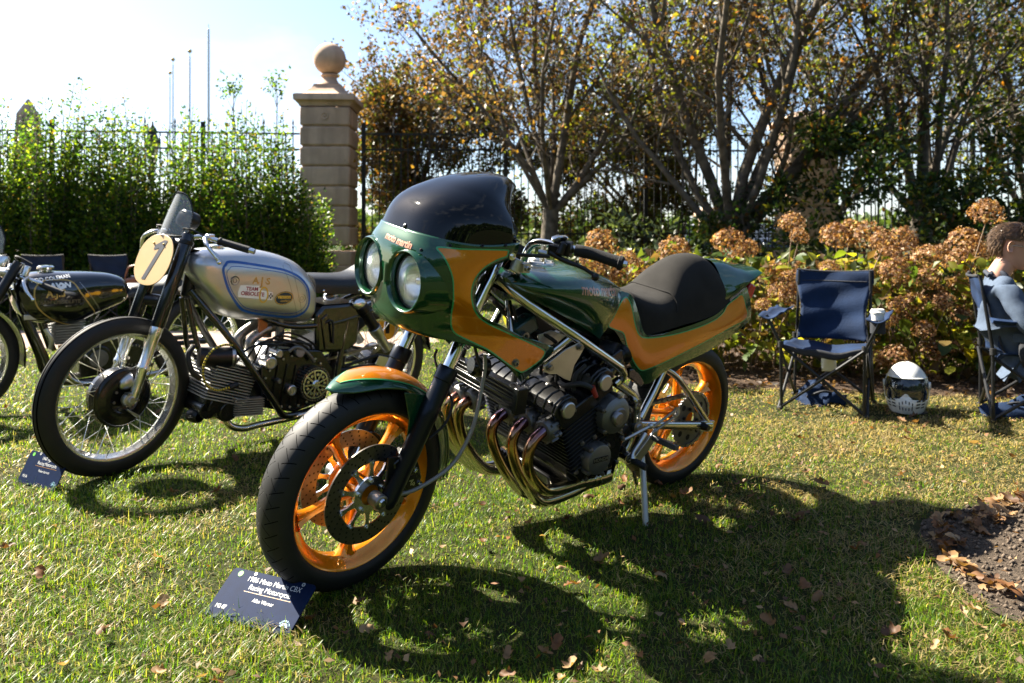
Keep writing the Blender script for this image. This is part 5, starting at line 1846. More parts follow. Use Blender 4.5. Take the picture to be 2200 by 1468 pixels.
# exhaust: six headers
m = mat('heat_tinted_pipe', (0.62, 0.52, 0.36), 0.16, 1.0)
nt = m.node_tree
t = nt.nodes.new('ShaderNodeTexCoord'); sx = nt.nodes.new('ShaderNodeSeparateXYZ'); nz = nt.nodes.new('ShaderNodeTexNoise'); nz.inputs['Scale'].default_value = 9
mr = nt.nodes.new('ShaderNodeMapRange'); mr.inputs[1].default_value = .20; mr.inputs[2].default_value = .49
ad = nt.nodes.new('ShaderNodeMath'); ad.operation = 'MULTIPLY_ADD'; ad.inputs[1].default_value = .16
cr = nt.nodes.new('ShaderNodeValToRGB')
el = cr.color_ramp.elements
el[0].position = 0.10; el[0].color = (0.60, 0.56, 0.47, 1)
el[1].position = 1.0; el[1].color = (0.20, 0.13, 0.17, 1)
for p_, c_ in ((.32, (.50, .40, .22, 1)), (.66, (.40, .27, .12, 1)), (.82, (.33, .18, .09, 1)), (.93, (.26, .11, .10, 1))):
    e_ = el.new(p_); e_.color = c_
nt.links.new(t.outputs['Object'], sx.inputs[0]); nt.links.new(t.outputs['Object'], nz.inputs['Vector'])
nt.links.new(nz.outputs['Fac'], ad.inputs[0]); nt.links.new(sx.outputs[2], mr.inputs[0]); nt.links.new(mr.outputs[0], ad.inputs[2])
sb = nt.nodes.new('ShaderNodeMath'); sb.operation = 'SUBTRACT'; sb.inputs[1].default_value = .08
nt.links.new(ad.outputs[0], sb.inputs[0]); nt.links.new(sb.outputs[0], cr.inputs['Fac']); nt.links.new(cr.outputs['Color'], nt.nodes['Principled BSDF'].inputs['Base Color'])
PIPE = m
ports = [(.905, .198, .474), (.912, .118, .476), (.930, .036, .478), (.955, -.128, .466), (.965, -.188, .462), (.970, -.246, .458)]
runs = [
    [(.945, .205, .468), (.990, .212, .440), (1.004, .216, .385), (.985, .218, .335), (.935, .216, .282), (.890, .210, .258), (.82, .203, .248), (.70, .188, .240)],
    [(.950, .122, .470), (.990, .128, .445), (1.003, .134, .400), (.985, .150, .330), (.945, .168, .262), (.900, .176, .212), (.85, .178, .198), (.74, .172, .200), (.66, .168, .212)],
    [(.965, .036, .472), (1.010, .040, .445), (1.020, .046, .400), (.995, .062, .330), (.945, .085, .250), (.89, .10, .20), (.80, .10, .178), (.66, .11, .19)],
    [(.990, -.130, .458), (1.022, -.134, .432), (1.024, -.138, .385), (.99, -.135, .30), (.93, -.12, .22), (.87, -.115, .180), (.78, -.11, .17), (.66, -.11, .18)],
    [(.998, -.190, .454), (1.028, -.194, .428), (1.030, -.198, .385), (.995, -.19, .30), (.93, -.17, .21), (.87, -.155, .165), (.80, -.145, .158), (.66, -.14, .18)],
    [(1.003, -.248, .450), (1.034, -.252, .424), (1.036, -.256, .385), (1.0, -.245, .30), (.94, -.22, .215), (.89, -.20, .165), (.80, -.18, .155), (.66, -.17, .18)],
]
for p, r_ in zip(ports, runs):
    hd_ = MB().tube([p] + r_, .0185, 18, k=7).build('exhaust_header', PIPE, cbx, 60)
    cl = MB()
    c0 = Vector(p) + Vector((.02, 0, -.006))
    dd = (Vector(r_[0]) - Vector(p)).normalized()
    cl.lathe([(.021, -.025), (.036, -.025), (.039, -.006), (.039, .008), (.032, .018), (.020, .020)], c0, dd, 24)
    x_, y_, _ = frame_from(dd, (0, 1, 0))
    for k in range(9):
        a = 2 * math.pi * k / 9
        d_ = x_ * math.cos(a) + y_ * math.sin(a)
        cl.box(c0 + d_ * .040 - dd * .006, (.011, .008, .032), (d_, d_.cross(dd), dd))
    for k in (0, 1):
        a = k * math.pi
        d_ = x_ * math.cos(a) + y_ * math.sin(a)
        cl.lathe([(0, .03), (.005, .03), (.005, .012), (.008, .012), (.008, 0)], c0 + d_ * .050 - dd * .012, dd, 10)
    cl.build('header_clamp', CASTALU, hd_, 35)
col = MB()
col.tube([(.715, .189, .240), (.66, .184, .236), (.62, .182, .236), (.585, .181, .238)], [.0195, .024, .031, .0315], 24, cap=False)
col.tube([(.665, .168, .211), (.62, .172, .220)], [.019, .024], 18)
col.tube([(.590, .181, .238), (.600, .181, .238), (.588, .181, .238)], [.0318, .029, .026], 24, cap=False)
cob = col.build('collector_pipe', PIPE, cbx, 50)
MB().lathe([(.0245, 0), (.0255, .002), (.0255, .010), (.0245, .012)], (.668, .185, .2365), (-1, 0, 0), 24).lathe([(.0275, 0), (.0285, .002), (.0285, .010), (.0275, .012)], (.645, .1835, .236), (-1, 0, 0), 24).build('pipe_band', PIPE, cob)
MB().tube([(.68, -.12, .18), (.55, -.16, .20), (.30, -.19, .26), (.05, -.2, .32)], [.03, .035, .04, .042], 20, k=4).build('silencer', PIPE, cbx)

# oil pan guard with ribs, between the header bundles
gp = MB().box((.875, .005, .255), (.02, .10, .10), ((.8, 0, -.5), (0, 1, 0), (.5, 0, .8)))
for k in range(6):
    gp.box((.89, -.035 + k * .016, .258), (.02, .004, .10), ((.8, 0, -.5), (0, 1, 0), (.5, 0, .8)))
gp.lathe([(0, .018), (.012, .018), (.014, .012), (.014, 0)], (.888, .004, .262), (.8, 0, -.5), 16)
gp.build('oil_filter_housing', ENGBLK, eng, bevel=.002)

# --- foot controls
rs = MB()
rs.prism([(0.454, 0.178, 0.257), (0.458, 0.178, 0.27), (0.362, 0.178, 0.361), (0.355, 0.178, 0.372), (0.337, 0.178, 0.363), (0.339, 0.178, 0.338), (0.381, 0.178, 0.283), (0.418, 0.178, 0.253), (0.434, 0.178, 0.247)], (0, .010, 0))
rsb = rs.build('footrest_bracket', ALU, cbx, bevel=.002)
a0, a1 = Vector((0.37, 0.19, 0.37)), Vector((0.25, 0.19, 0.419))
for o in (.012, -.012):
    dx = (a1 - a0).normalized(); z_ = dx.cross(Vector((0, 1, 0)))
    MB().box((a0 + a1) / 2 + z_ * o, ((a1 - a0).length, .008, .007), (dx, (0, 1, 0), z_)).build('bracket_arm', ALU, rsb, bevel=.001)
MB().lathe([(.0135, -.004), (.019, -.004), (.019, .004), (.0135, .004)], a1, (0, 1, 0), 24, closed=True).build('bracket_eye', ALU, rsb)
b0, b1 = Vector((0.368, 0.195, 0.341)), Vector((0.362, 0.3, 0.342))
fpx = (b1 - b0).normalized(); fz = fpx.cross(Vector((1, 0, .2))).normalized(); fy = fz.cross(fpx)
fp = MB().box((b0 + b1) / 2, ((b1 - b0).length, .024, .018), (fpx, fy, fz))
for k in range(12):
    for s in (-1, 0, 1):
        fp.box(b0.lerp(b1, (k + .7) / 12.6) + fy * (s * .0075) + fz * .010, (.0042, .0042, .004), (fpx, fy, fz))
fpb = fp.build('footrest', CASTALU, rsb, bevel=.001)
MB().tube([(0.576, 0.2, 0.357), (0.403, 0.2, 0.394)], .0052, 10).ell((0.576, 0.2, 0.357), (.012, .012, .012)).ell((0.403, 0.2, 0.394), (.011, .011, .011)).build('shift_rod', ALU, rsb)
MB().tube([(0.565, 0.19, 0.35), (0.551, 0.19, 0.321), (0.558, 0.19, 0.286)], .007, 8).build('shift_arm', STEEL, rsb)
MB().tube([(0.428, 0.2, 0.369), (0.458, 0.205, 0.34), (0.492, 0.21, 0.312), (0.498, 0.215, 0.294)], [.012, .009, .008, .012], 12, k=4).build('gear_lever', ALU, rsb)
MB().cyl((0.483, 0.205, 0.278), (0.472, 0.262, 0.274), .0125, 18).build('lever_toe_piece', RUBBER, rsb)
MB().lathe([(.016, -.05), (.022, -.05), (.022, .012), (.016, .012)], (.462, .16, .266), (0, 1, 0), 24, closed=True).build('stand_lug', NICKEL, cbx)
MB().lathe([(.014, -.04), (.019, -.04), (.019, .01), (.014, .01)], (.458, .165, .472), (0, 1, 0), 24, closed=True).build('frame_boss', NICKEL, cbx)

# side stand and its spring
STAND = mat('stand_grey', (0.50, 0.50, 0.49), .42, .4)
sst = MB().tube([(0.385, 0.165, 0.263), (0.399, 0.19, 0.224), (0.412, 0.215, 0.175), (0.442, 0.278, 0.037)], .0115, 14)
sst.box((0.44, 0.278, 0.035), (.05, .034, .008))
sst.build('side_stand', STAND, cbx, bevel=.002)
pts = []
c0, c1 = Vector((0.4, 0.15, 0.193)), Vector((0.391, 0.17, 0.144))
dx, dy, dz = frame_from(c1 - c0)
for k in range(140):
    a = k * .55
    pts.append(c0.lerp(c1, k / 139) + (dx * math.cos(a) + dy * math.sin(a)) * .006)
MB().tube(pts, .0016, 5).build('stand_spring', SATIN, cbx)

# --- handlebar, lever, switchgear (near side)
bar = MB().tube([(.985, .060, .992), (.985, .075, 1.035), (.975, .105, 1.062), (.955, .18, 1.066), (.930, .25, 1.063), (.905, .28, 1.060)], .0125, 16, k=6)
bar.lathe([(.022, -.02), (.030, -.02), (.030, .02), (.022, .02)], (1.067, 0.1, 0.989), (-.45, 0, .9), 24)
hb_ = bar.build('handlebar', CHROME, cbx)
MB().lathe([(.0245, -.022), (.033, -.02), (.033, .02), (.0245, .022)], (1.060, .103, .990), (-.42, 0, .9), 24, closed=True).box((1.045, .135, .990), (.03, .03, .03)).bolt((1.047, .15, .99), (0, 1, 0), .009, .012).build('bar_clamp', ALU, hb_, bevel=.002)
MB().tube([(.945, .245, 1.065), (.93, .262, 1.064), (.90, .295, 1.059), (.862, .358, 1.048)], [.0185, .0195, .018, .0185], 20, k=4).lathe([(.018, -.006), (.0225, -.004), (.0225, .006), (.016, .010)], (.862, .358, 1.048), (-.55, .82, -.12), 20).build('grip', FOAM, hb_)
MB().lathe([(.0, .012), (.009, .012), (.0105, .008), (.0105, 0)], (.857, .366, 1.047), (-.55, .82, -.12), 16).build('bar_end', POLISHED, hb_)
sw_ = MB().box((.957, .222, 1.066), (.030, .045, .044), ((.5, -.8, .1), (.8, .5, 0), (0, 0, 1))).box((.99, .225, 1.062), (.03, .022, .026)).box((.965, .212, 1.095), (.014, .018, .012))
sw_.build('switchgear', SATIN, hb_, bevel=.004)
rb = MB().prism([(0.995, 0.185, 1.095), (0.972, 0.185, 1.102), (0.927, 0.18, 1.099), (0.924, 0.18, 1.087), (0.955, 0.18, 1.084), (0.967, 0.185, 1.076), (0.99, 0.185, 1.081)], (.018, .030, 0))
rb.build('master_cylinder', POLISHED, hb_, bevel=.003)
MB().box((.985, .205, 1.058), (.05, .035, .034), ((.9, .4, 0), (-.4, .9, 0), (0, 0, 1))).cyl((1.0, .235, 1.05), (.985, .235, 1.085), .012).build('lever_perch', SATIN, hb_, bevel=.003)
MB().tube([(1.010, .205, 1.050), (.985, .25, 1.034), (.958, .29, 1.024), (.941, .318, 1.012), (.934, .330, 1.003)], [.0085, .0075, .0065, .006, .006], 12, k=5).ell((.933, .332, 1.001), (.012, .012, .012)).build('brake_lever', SATIN, hb_)
MB().tube([(1.012, .21, 1.04), (1.06, .17, 1.035), (1.13, .10, 1.03), (1.2, .05, 1.03)], .0058, 10, k=6).build('control_cable', RUBBER, hb_)
MB().lathe([(.005, 0), (.009, .0), (.009, .02), (.006, .026)], (1.015, .195, 1.044), (.4, -.3, .1), 12).box((.99, .152, 1.036), (.01, .012, .05)).build('cable_adjuster', ALU, hb_)
# far side bar
MB().tube([(.985, -.060, .992), (.985, -.075, 1.035), (1.01, -.105, 1.062), (1.0, -.18, 1.066), (.98, -.25, 1.063)], .0125, 14, k=5).build('handlebar', CHROME, cbx)
MB().tube([(.98, -.25, 1.063), (.955, -.35, 1.05)], .019, 16).build('grip', FOAM, cbx)
# screen brace at its trailing lip
MB().tube([(1.152, 0.19, 1.097), (1.121, 0.19, 1.082), (1.146, 0.2, 1.061)], .0035, 8).build('screen_brace', STEEL, cbx)
# instruments
MB().cyl((1.14, .05, 1.06), (1.09, .05, 1.09), .042).cyl((1.14, -.05, 1.06), (1.09, -.05, 1.09), .042).build('instrument', SATIN, cbx)

# --- hoses
BRAID = mat('braided_steel', (0.33, 0.32, 0.31), 0.42, 0.9, bump=.7, bscale=520)
MB().tube([(1.15, 0.125, 0.72), (1.146, 0.128, 0.669), (1.158, 0.135, 0.588), (1.173, 0.14, 0.508), (1.201, 0.14, 0.438), (1.241, 0.135, 0.38), (1.303, 0.128, 0.343), (1.356, 0.115, 0.318), (1.4, 0.105, 0.311)], .0062, 12, k=7).build('brake_hose', BRAID, cbx)
MB().tube([(1.227, -0.02, 0.699), (1.233, -0.02, 0.673), (1.23, 0, 0.641), (1.201, 0.03, 0.572), (1.197, 0.05, 0.536), (1.23, 0.07, 0.49), (1.295, 0.085, 0.457)], .0042, 10, k=7).build('brake_hose', RUBBER, cbx)
MB().tube([(1.219, 0.16, 0.761), (1.203, 0.16, 0.722), (1.188, 0.17, 0.686)], .005, 8).build('wiring', RUBBER, cbx)

# dark things in the frame behind the cut-out: coils, wiring, brackets
coil = mat('coil_green', (0.01, 0.045, 0.04), .35, 0, .3)
MB().box((.985, .095, .785), (.085, .05, .055), ((.85, 0, -.5), (0, 1, 0), (.5, 0, .85))).build('ignition_coil', coil, cbx, bevel=.006)
MB().lathe([(.014, 0), (.014, .012), (.007, .012), (.007, .006)], (1.0, .122, .765), (0, 1, 0), 16).build('coil_bolt', STEEL, cbx)
wr = MB()
r_ = random.Random(4)
for k in range(9):
    a = Vector((1.08 - .03 * k, .03 + .1 * r_.random(), .86 - .02 * k + .03 * r_.random()))
    b = Vector((.90 - .02 * k, .04 + .1 * r_.random(), .74 - .015 * k))
    wr.tube([a, (a + b) / 2 + Vector((r_.uniform(-.03, .03), r_.uniform(-.03, .05), r_.uniform(-.05, .01))), b], r_.uniform(.004, .008), 8, k=5)
wr.build('wiring_loom', RUBBER, cbx)
MB().prism([(0.934, 0.11, 0.76), (0.876, 0.11, 0.771), (0.813, 0.12, 0.748), (0.823, 0.12, 0.728), (0.881, 0.11, 0.72), (0.923, 0.11, 0.734)], (0, .006, 0)).build('coil_bracket', ALU, cbx, bevel=.001)
for q in ((2, 500, 830), (2, 610, 790)):
    pass
MB().box((.78, 0, .80), (.32, .10, .10), ((.9, 0, -.38), (0, 1, 0), (.38, 0, .9))).build('air_box', SATIN, cbx, bevel=.01)
MB().box((.52, 0, .66), (.14, .20, .13)).build('battery_tray', SATIN, cbx, bevel=.01)
# glossy inner panel below the seat nose
MB().prism([(0.501, 0.13, 0.604), (0.465, 0.13, 0.606), (0.422, 0.14, 0.546), (0.441, 0.14, 0.534), (0.504, 0.13, 0.576)], (0, .02, 0)).build('inner_panel', BLACK, cbx, bevel=.004)


# ------------------------------------------------------------------ the silver-tanked racing motorcycle
E_STEER = 0.20
e90 = empty('racing_motorcycle', mtx=bike_matrix((-1.744, 3.339), R(43), .084, 1.40))
tag(e90, 'black racing motorcycle with silver tank, blue striping and number 1 front plate', 'motorcycle', 'racing motorcycles on the lawn')
TYRE_R = tyre_mat('tread_ribbed', 'ribs', 0, 62, .040)
SPOKE = mat('spoke_wire', (0.62, 0.62, 0.60), .28, 1.0)

def spoked_wheel(name, parent, mtx, R0, hw, rim_r, rim_hw, hub_r, tyre_m=None, nsp=40, rim_m=None):
    hub = MB().lathe([(0, -.05), (.03, -.05), (.034, -.03), (.030, 0), (.034, .03), (.03, .05), (0, .05)], (0, 0, 0), (0, 1, 0), 24)
    w = hub.build(name, SATIN, parent)
    w.matrix_local = mtx
    prof = [(rim_r - .012, -rim_hw + .003)]
    for i in range(21):
        t = math.pi * i / 20
        prof.append((rim_r - .006 + (R0 - rim_r + .006) * math.sin(t) ** .8, -hw * math.cos(t) * (.86 + .14 * math.sin(t))))
    prof.append((rim_r - .012, rim_hw - .003))
    MB().lathe(prof, (0, 0, 0), (0, 1, 0), 96).build('tyre', tyre_m or TYRE_R, w, 60)
    r = rim_r
    MB().lathe([(r, -rim_hw), (r + .001, -rim_hw + .003), (r - .010, -rim_hw + .006), (r - .014, -.010), (r - .020, 0), (r - .014, .010), (r - .010, rim_hw - .006), (r + .001, rim_hw - .003), (r, rim_hw), (r - .010, rim_hw + .001), (r - .021, rim_hw - .004), (r - .027, .012), (r - .034, 0), (r - .027, -.012), (r - .021, -rim_hw + .004), (r - .010, -rim_hw - .001)],
               (0, 0, 0), (0, 1, 0), 96, closed=True).build('rim', rim_m or POLISHED, w, 40)
    s0 = None
    for k in range(nsp):
        a = 2 * math.pi * k / nsp
        sd = 1 if k % 2 else -1
        off = (.34 if (k // 2) % 2 else -.34)
        p = Vector((hub_r * math.sin(a + off), sd * .042, hub_r * math.cos(a + off)))
        q = Vector(((r - .030) * math.sin(a), sd * .004, (r - .030) * math.cos(a)))
        m = MB().tube([p, q], .0017, 6)
        m.cyl(q - (q - p).normalized() * .02, q, .0032, 6)
        m.build('spoke', SPOKE, w, 40)
    return w

sn, cs = math.sin(E_STEER), math.cos(E_STEER)
EFM = basis((1.40, 0, .348), (cs, sn, 0), (-sn, cs, 0), (0, 0, 1))
def el_(x, y, z):
    return tuple(EFM @ Vector((x, y, z)))
efw = spoked_wheel('front_wheel', e90, EFM, .348, .043, .286, .030, .110)
# drum brake with scoop
dr = MB().lathe([(0, .052), (.060, .056), (.066, .060), (.098, .060), (.105, .056), (.118, .054), (.122, .048), (.126, .046), (.126, .030), (.120, .026), (.120, -.03), (.112, -.045), (0, -.05)], (0, 0, 0), (0, 1, 0), 56)
for k in range(4):
    dr.lathe([(.1225, .044 - k * .011), (.130, .042 - k * .011), (.130, .038 - k * .011), (.1225, .036 - k * .011)], (0, 0, 0), (0, 1, 0), 56)
drm = dr.build('brake_drum', ENGBLK, efw, 30)
scp = MB()
rows = []
for i in range(9):
    t = i / 8
    rr = .026 * math.sqrt(max(0, 1 - (t * .98) ** 2)) + .002
    rows.append([(-.020 + .052 * t, .058 + rr * .95 * max(0, math.sin(math.pi * j / 10)), .075 - .012 * t + rr * math.cos(math.pi * j / 10) * 1.25) for j in range(11)])
scp.grid(rows)
scp.build('air_scoop', ALU, drm, 60, solid=.002)
MB().prism([(-.012, .062, -.052), (-.004, .062, -.044), (.0, .062, -.050), (-.046, .062, -.092), (-.056, .062, -.094), (-.058, .062, -.084)], (0, .014, 0)).build('brake_arm', WHITE if False else ALU, drm, bevel=.002)
MB().tube([(-.052, .070, -.088), (-.075, .075, .01), (-.10, .078, .10), (-.16, .072, .24)], .0022, 6).build('brake_cable', SATIN, drm)
bb = MB()
for k in range(7):
    a = k * .9
    bb.bolt((.05 * math.sin(a), .056, .05 * math.cos(a)), (0, 1, 0), .006, .006)
bb.build('drum_bolt', STEEL, drm)
# forks: black shrouded stanchions, polished sliders
for sd in (1, -1):
    B, T = Vector(el_(-.016, .088 * sd, 0)), Vector(el_(-.255, .088 * sd, .690))
    ax = (T - B).normalized()
    Ld = (T - B).length
    lg = MB().lathe([(0, -.02), (.016, -.02), (.020, -.005), (.0215, .04), (.0215, .12), (.026, .128), (.026, .142), (.0235, .148), (.0245, .27), (.0265, .275), (.0265, .325), (.0225, .335)], B, ax, 28)
    leg = lg.build('fork_leg', POLISHED, e90)
    MB().lathe([(.0285, .318), (.030, .322), (.0300, Ld + .015), (.026, Ld + .022), (0, Ld + .022)], B, ax, 28).build('fork_shroud', mat('fork_blue_black', (.004, .0055, .009), .25, .2, .6), leg)
    MB().lathe([(.0305, Ld - .03), (.033, Ld - .028), (.033, Ld - .012), (.0305, Ld - .01)], B, ax, 28).build('shroud_band', SATIN, leg)
    o = Vector(el_(0, .088 * sd, 0))
    Yv = Vector(el_(0, sd, 0)) - Vector(el_(0, 0, 0))
    MB().lathe([(0, .026), (.013, .026), (.015, .02), (.015, .012), (.027, .010), (.030, .004), (.030, -.014), (.02, -.016)], o, Yv, 28).build('axle_lug', ALU, leg)
    for k in range(3):
        a = k * 2.1 + .4
        MB().lathe([(0, .018), (.006, .018), (.006, -.01)], o + Vector((math.sin(a), 0, math.cos(a))) * .028, Yv, 10).build('pinch_bolt', STEEL, leg)
    MB().lathe([(.004, -.02), (.009, -.02), (.009, .02), (.004, .02)], B + ax * .15 + Vector((-.02, 0, 0)), Yv, 12, closed=True).build('cable_eye', STEEL, leg)
    MB().tube([B + ax * .135 + Vector(Yv) * .024, B + ax * .137 + Vector(Yv) * .036], .009, 12).build('brake_stay_stud', POLISHED, leg)
for h in (.40, .655):
    a, b = Vector(el_(-.255 * h / .69 - .016, .088, h)), Vector(el_(-.255 * h / .69 - .016, -.088, h))
    MB().tube([a, (a + b) / 2 + Vector((-.03, 0, 0)), b], .028, 12, k=5).build('fork_yoke', SATIN, e90)
MB().cyl((1.11, 0, .77), (1.075, 0, .985), .030).build('steering_head', SATIN, e90)

# number plate
pc = Vector(el_(-.150, 0, .590))
px_ = Vector(el_(0, 1, 0)) - Vector(el_(0, 0, 0))
pz = (Vector(el_(-.34, 0, .94)) - Vector(el_(0, 0, 0))).normalized()
pn = px_.cross(pz).normalized()
if pn.x < 0:
    pn = -pn
CREAM = mat('cream_plate', (0.54, 0.365, 0.165), .5, 0, .15, var=.06, bump=.04)
pts = []
for k in range(56):
    a = 2 * math.pi * k / 56
    n_ = 2.25
    c, s = math.cos(a), math.sin(a)
    pts.append(pc + px_ * (.124 * abs(c) ** (2 / n_) * (1 if c > 0 else -1)) + pz * (.120 * abs(s) ** (2 / n_) * (1 if s > 0 else -1)))
plate = MB().prism([p - pn * .002 for p in pts], pn * .004).build('number_plate', CREAM, e90, bevel=.0015)
one = [(-.012, -.092), (.014, -.092), (.034, .092), (.012, .092), (-.030, .058), (-.030, .040), (-.024, .038), (.006, .056)]
one = [(-.036, -.094), (-.010, -.094), (.056, .094), (.030, .094), (-.022, .066), (-.022, .044), (.015, .056)]
MB().add([pc + px_ * x + pz * y + pn * .0032 for x, y in one], [tuple(range(len(one)))]).build('number_one', mat('number_grey', (.055, .058, .07), .5), plate, 0)
for x in (-.036, .036):
    MB().ell(pc + px_ * x + pz * .075 + pn * .003, (.005, .005, .005)).build('plate_screw', GOLD, plate)
MB().tube([el_(-.20, .03, .60), el_(-.165, .02, .60)], .008, 8).build('plate_stay', SATIN, plate)

# fly screen with a beaded edge
SCR = mat('tinted_flyscreen', (.42, .44, .45), .06, 0, 0, alpha=.30, spec=.6)
rows, edge = [], []
for j in range(25):
    ph = -1 + 2 * j / 24
    col = []
    top = .195 * (max(0, 1 - abs(ph) ** 2.8)) ** .5
    for i in range(15):
        z = top * i / 14
        rr = .098 - .20 * z
        yy = ph * (.098 - .10 * max(0, z - .10))
        xx = -.10 * (ph ** 2) * .62 - .42 * z
        col.append(el_(-.185 + xx, yy, .700 + z))
    rows.append(col)
    edge.append(col[-1])
fs = MB().grid(rows).build('flyscreen', SCR, e90, 70, solid=.0025)
be = MB()
ed = spline(edge, 5)
for p in ed[::1]:
    be.ell(p, (.0038, .0038, .0038), nu=6, nv=4)
tag(be.build('screen_beading', SATIN, fs), kind='stuff')
MB().tube([rows[2][0], rows[12][0], rows[22][0]], .0035, 6).build('screen_edge', SATIN, fs)

# rev counter, bars
MB().lathe([(0, .0), (.040, 0), (.044, .006), (.044, .042), (.038, .075), (.02, .085), (0, .085)], el_(-.345, .012, .755), (.80, .10, .32), 28).build('rev_counter', SATIN, e90)
MB().tube([el_(-.30, .02, .70), el_(-.31, .02, .76)], .012, 10).build('rev_counter_bracket', SATIN, e90)
for sd in (1, -1):
    hb_ = MB().tube([el_(-.262, .09 * sd, .690), el_(-.29, .135 * sd, .702), el_(-.345, .23 * sd, .682)], .011, 14, k=5).build('handlebar', CHROME, e90)
    MB().tube([el_(-.335, .205 * sd, .686), el_(-.40, .33 * sd, .655)], .0165, 16).lathe([(.0165, 0), (.019, .001), (.019, .008), (.0165, .01)], el_(-.335, .205 * sd, .686), (-.065, .125 * sd, -.03), 16).build('grip', RUBBER, hb_)
    MB().tube([el_(-.40, .33 * sd, .655), el_(-.412, .353 * sd, .649)], .0125, 14).build('bar_end', CHROME, hb_)
    MB().tube([el_(-.315, .17 * sd, .705), el_(-.27, .19 * sd, .70), el_(-.25, .235 * sd, .672), el_(-.265, .275 * sd, .625), el_(-.272, .285 * sd, .605)], [.006, .010, .0095, .007, .006], 10, k=5).ell(el_(-.275, .288 * sd, .60), (.010, .010, .010)).build('brake_lever', POLISHED, hb_)
    MB().box(el_(-.315, .165 * sd, .700), (.035, .03, .03)).build('lever_perch', POLISHED, hb_, bevel=.004)
    MB().tube([el_(-.29, .17 * sd, .705), el_(-.24, .12 * sd, .735), el_(-.25, .05 * sd, .72), el_(-.30, .0, .60)], .004, 8, k=5).build('control_cable', RUBBER, hb_)

# tank: side outline given by stations along the bike
TSILVER = mat('silver_tank', (0.58, 0.585, 0.59), .36, .85, .5, bump=.02, bscale=12, var=.05, vscale=3)
et = [(0, (1.130, .885, .945, .085)), (.05, (1.110, .845, .968, .118)), (.14, (1.055, .775, .986, .142)), (.26, (.985, .690, .990, .152)), (.38, (.905, .655, .989, .156)), (.55, (.780, .640, .980, .157)), (.72, (.660, .620, .950, .157)), (.85, (.580, .605, .910, .154)), (.94, (.525, .612, .850, .142)), (.98, (.505, .645, .800, .125)), (1, (.496, .690, .750, .08))]
rows = []
for i in range(61):
    u, lo, hi, hv = cub(et, i / 60)
    r_ = []
    for j in range(48):
        a = 2 * math.pi * j / 48
        n_ = 2 / 3.3
        c, s = math.cos(a), math.sin(a)
        y = hv * abs(c) ** n_ * (1 if c > 0 else -1)
        z = (hi + lo) / 2 + (hi - lo) / 2 * abs(s) ** n_ * (1 if s > 0 else -1)
        if s > 0:
            y *= 1 - .16 * abs(s) ** 2
        r_.append((u, y, z))
    rows.append(r_)
tb = MB().grid(rows, closej=True)
tb.f.append(tuple(range(48))[::-1]); tb.f.append(tuple(60 * 48 + j for j in range(48)))
EB = tb.bvh()
etank = tb.build('fuel_tank', TSILVER, e90, 50)
BLUE = mat('blue_stripe', (.016, .10, .42), .35, 0, .6)
side = lambda a, b: (a, .5, b)
def stad(k):
    q = [(1.012, .895), (1.000, .925), (.960, .938), (.775, .908), (.685, .886), (.615, .850), (.572, .800), (.560, .745), (.568, .700), (.600, .668), (.655, .656), (.775, .674), (.880, .700), (.930, .730), (.985, .810)]
    cx, cy = sum(p[0] for p in q) / len(q), sum(p[1] for p in q) / len(q)
    return [(cx + (x - cx) * k[0], cy + (y - cy) * k[1]) for x, y in q]
for k, wd in (((1, 1), .0115), ((.935, .86), .003)):
    q = densify([Vector((p.x, p.y)) for p in spline([(x, y, 0) for x, y in stad(k)], 6, True)], .012)
    V, F = ribbon(q, wd)
    for sd in (1, -1):
        decal('blue_stripe', EB, V, F, (lambda a, b, s=sd: (a, .5 * s, b)), BLUE, etank, .0010, (0, -sd, 0))
def side_text(name, s, c, size, m, par, bv, shear=0, bold=0, sx=1.0, rot=0, lift=.0014, spacing=1.0):
    V, F = text_tris(s, size, bold, sx, shear, spacing)
    cr_, sr_ = math.cos(rot), math.sin(rot)
    W = [(c[0] - (a * cr_ - b * sr_), c[1] + (a * sr_ + b * cr_)) for a, b in V]
    return decal(name, bv, W, F, side, m, par, lift)
side_text('maker_lettering', 'A', (.856, .848), .044, GOLD, etank, EB, 0, .0012, 1.0, R(-6))
side_text('maker_lettering', 'J', (.824, .842), .054, GOLD, etank, EB, 0, .0014, .9, R(-6))
side_text('maker_lettering', 'S', (.792, .841), .044, GOLD, etank, EB, 0, .0012, 1.0, R(-6))
for x in (.841, .805):
    decal('maker_dot', EB, [(x + .003 * math.cos(k), .838 + .003 * math.sin(k)) for k in range(6)], [(0, 1, 2, 3, 4, 5)], side, GOLD, etank, .0014)
STW = mat('sticker_white', (.93, .93, .92), .3, 0, .6)
STR = mat('sticker_red', (.36, .012, .03), .4)
STY = mat('sticker_yellow', (.80, .50, .05), .4)
STN = mat('sticker_navy', (.012, .035, .06), .4)
STK = mat('sticker_black', (.012, .012, .012), .4)
A5 = lambda x, y: None
q = [(0.942, 0.158, 0.798), (0.931, 0.158, 0.831), (0.833, 0.158, 0.824), (0.823, 0.158, 0.801), (0.765, 0.158, 0.788), (0.766, 0.158, 0.75), (0.939, 0.158, 0.776)]
def flat(lst):
    return [Vector((p[0], p[2])) for p in lst]
V, F = poly_fill(densify(flat(q), .02), .02)
decal('team_sticker', EB, V, F, side, STW, etank, .0012)
side_text('sticker_lettering', 'TEAM', flat([(0.873, 0.158, 0.81)])[0], .024, STR, etank, EB, 0, .0006, 1.0, R(-6), .0022)
side_text('sticker_lettering', 'OBSOLETE', flat([(0.869, 0.158, 0.786)])[0], .0255, STR, etank, EB, 0, .0007, .98, R(-7), .0022)
c = flat([(0.813, 0.158, 0.779)])[0]
q = [(c.x + .021 * math.cos(k * math.pi / 16), c.y + .036 * math.sin(k * math.pi / 16)) for k in range(32)]
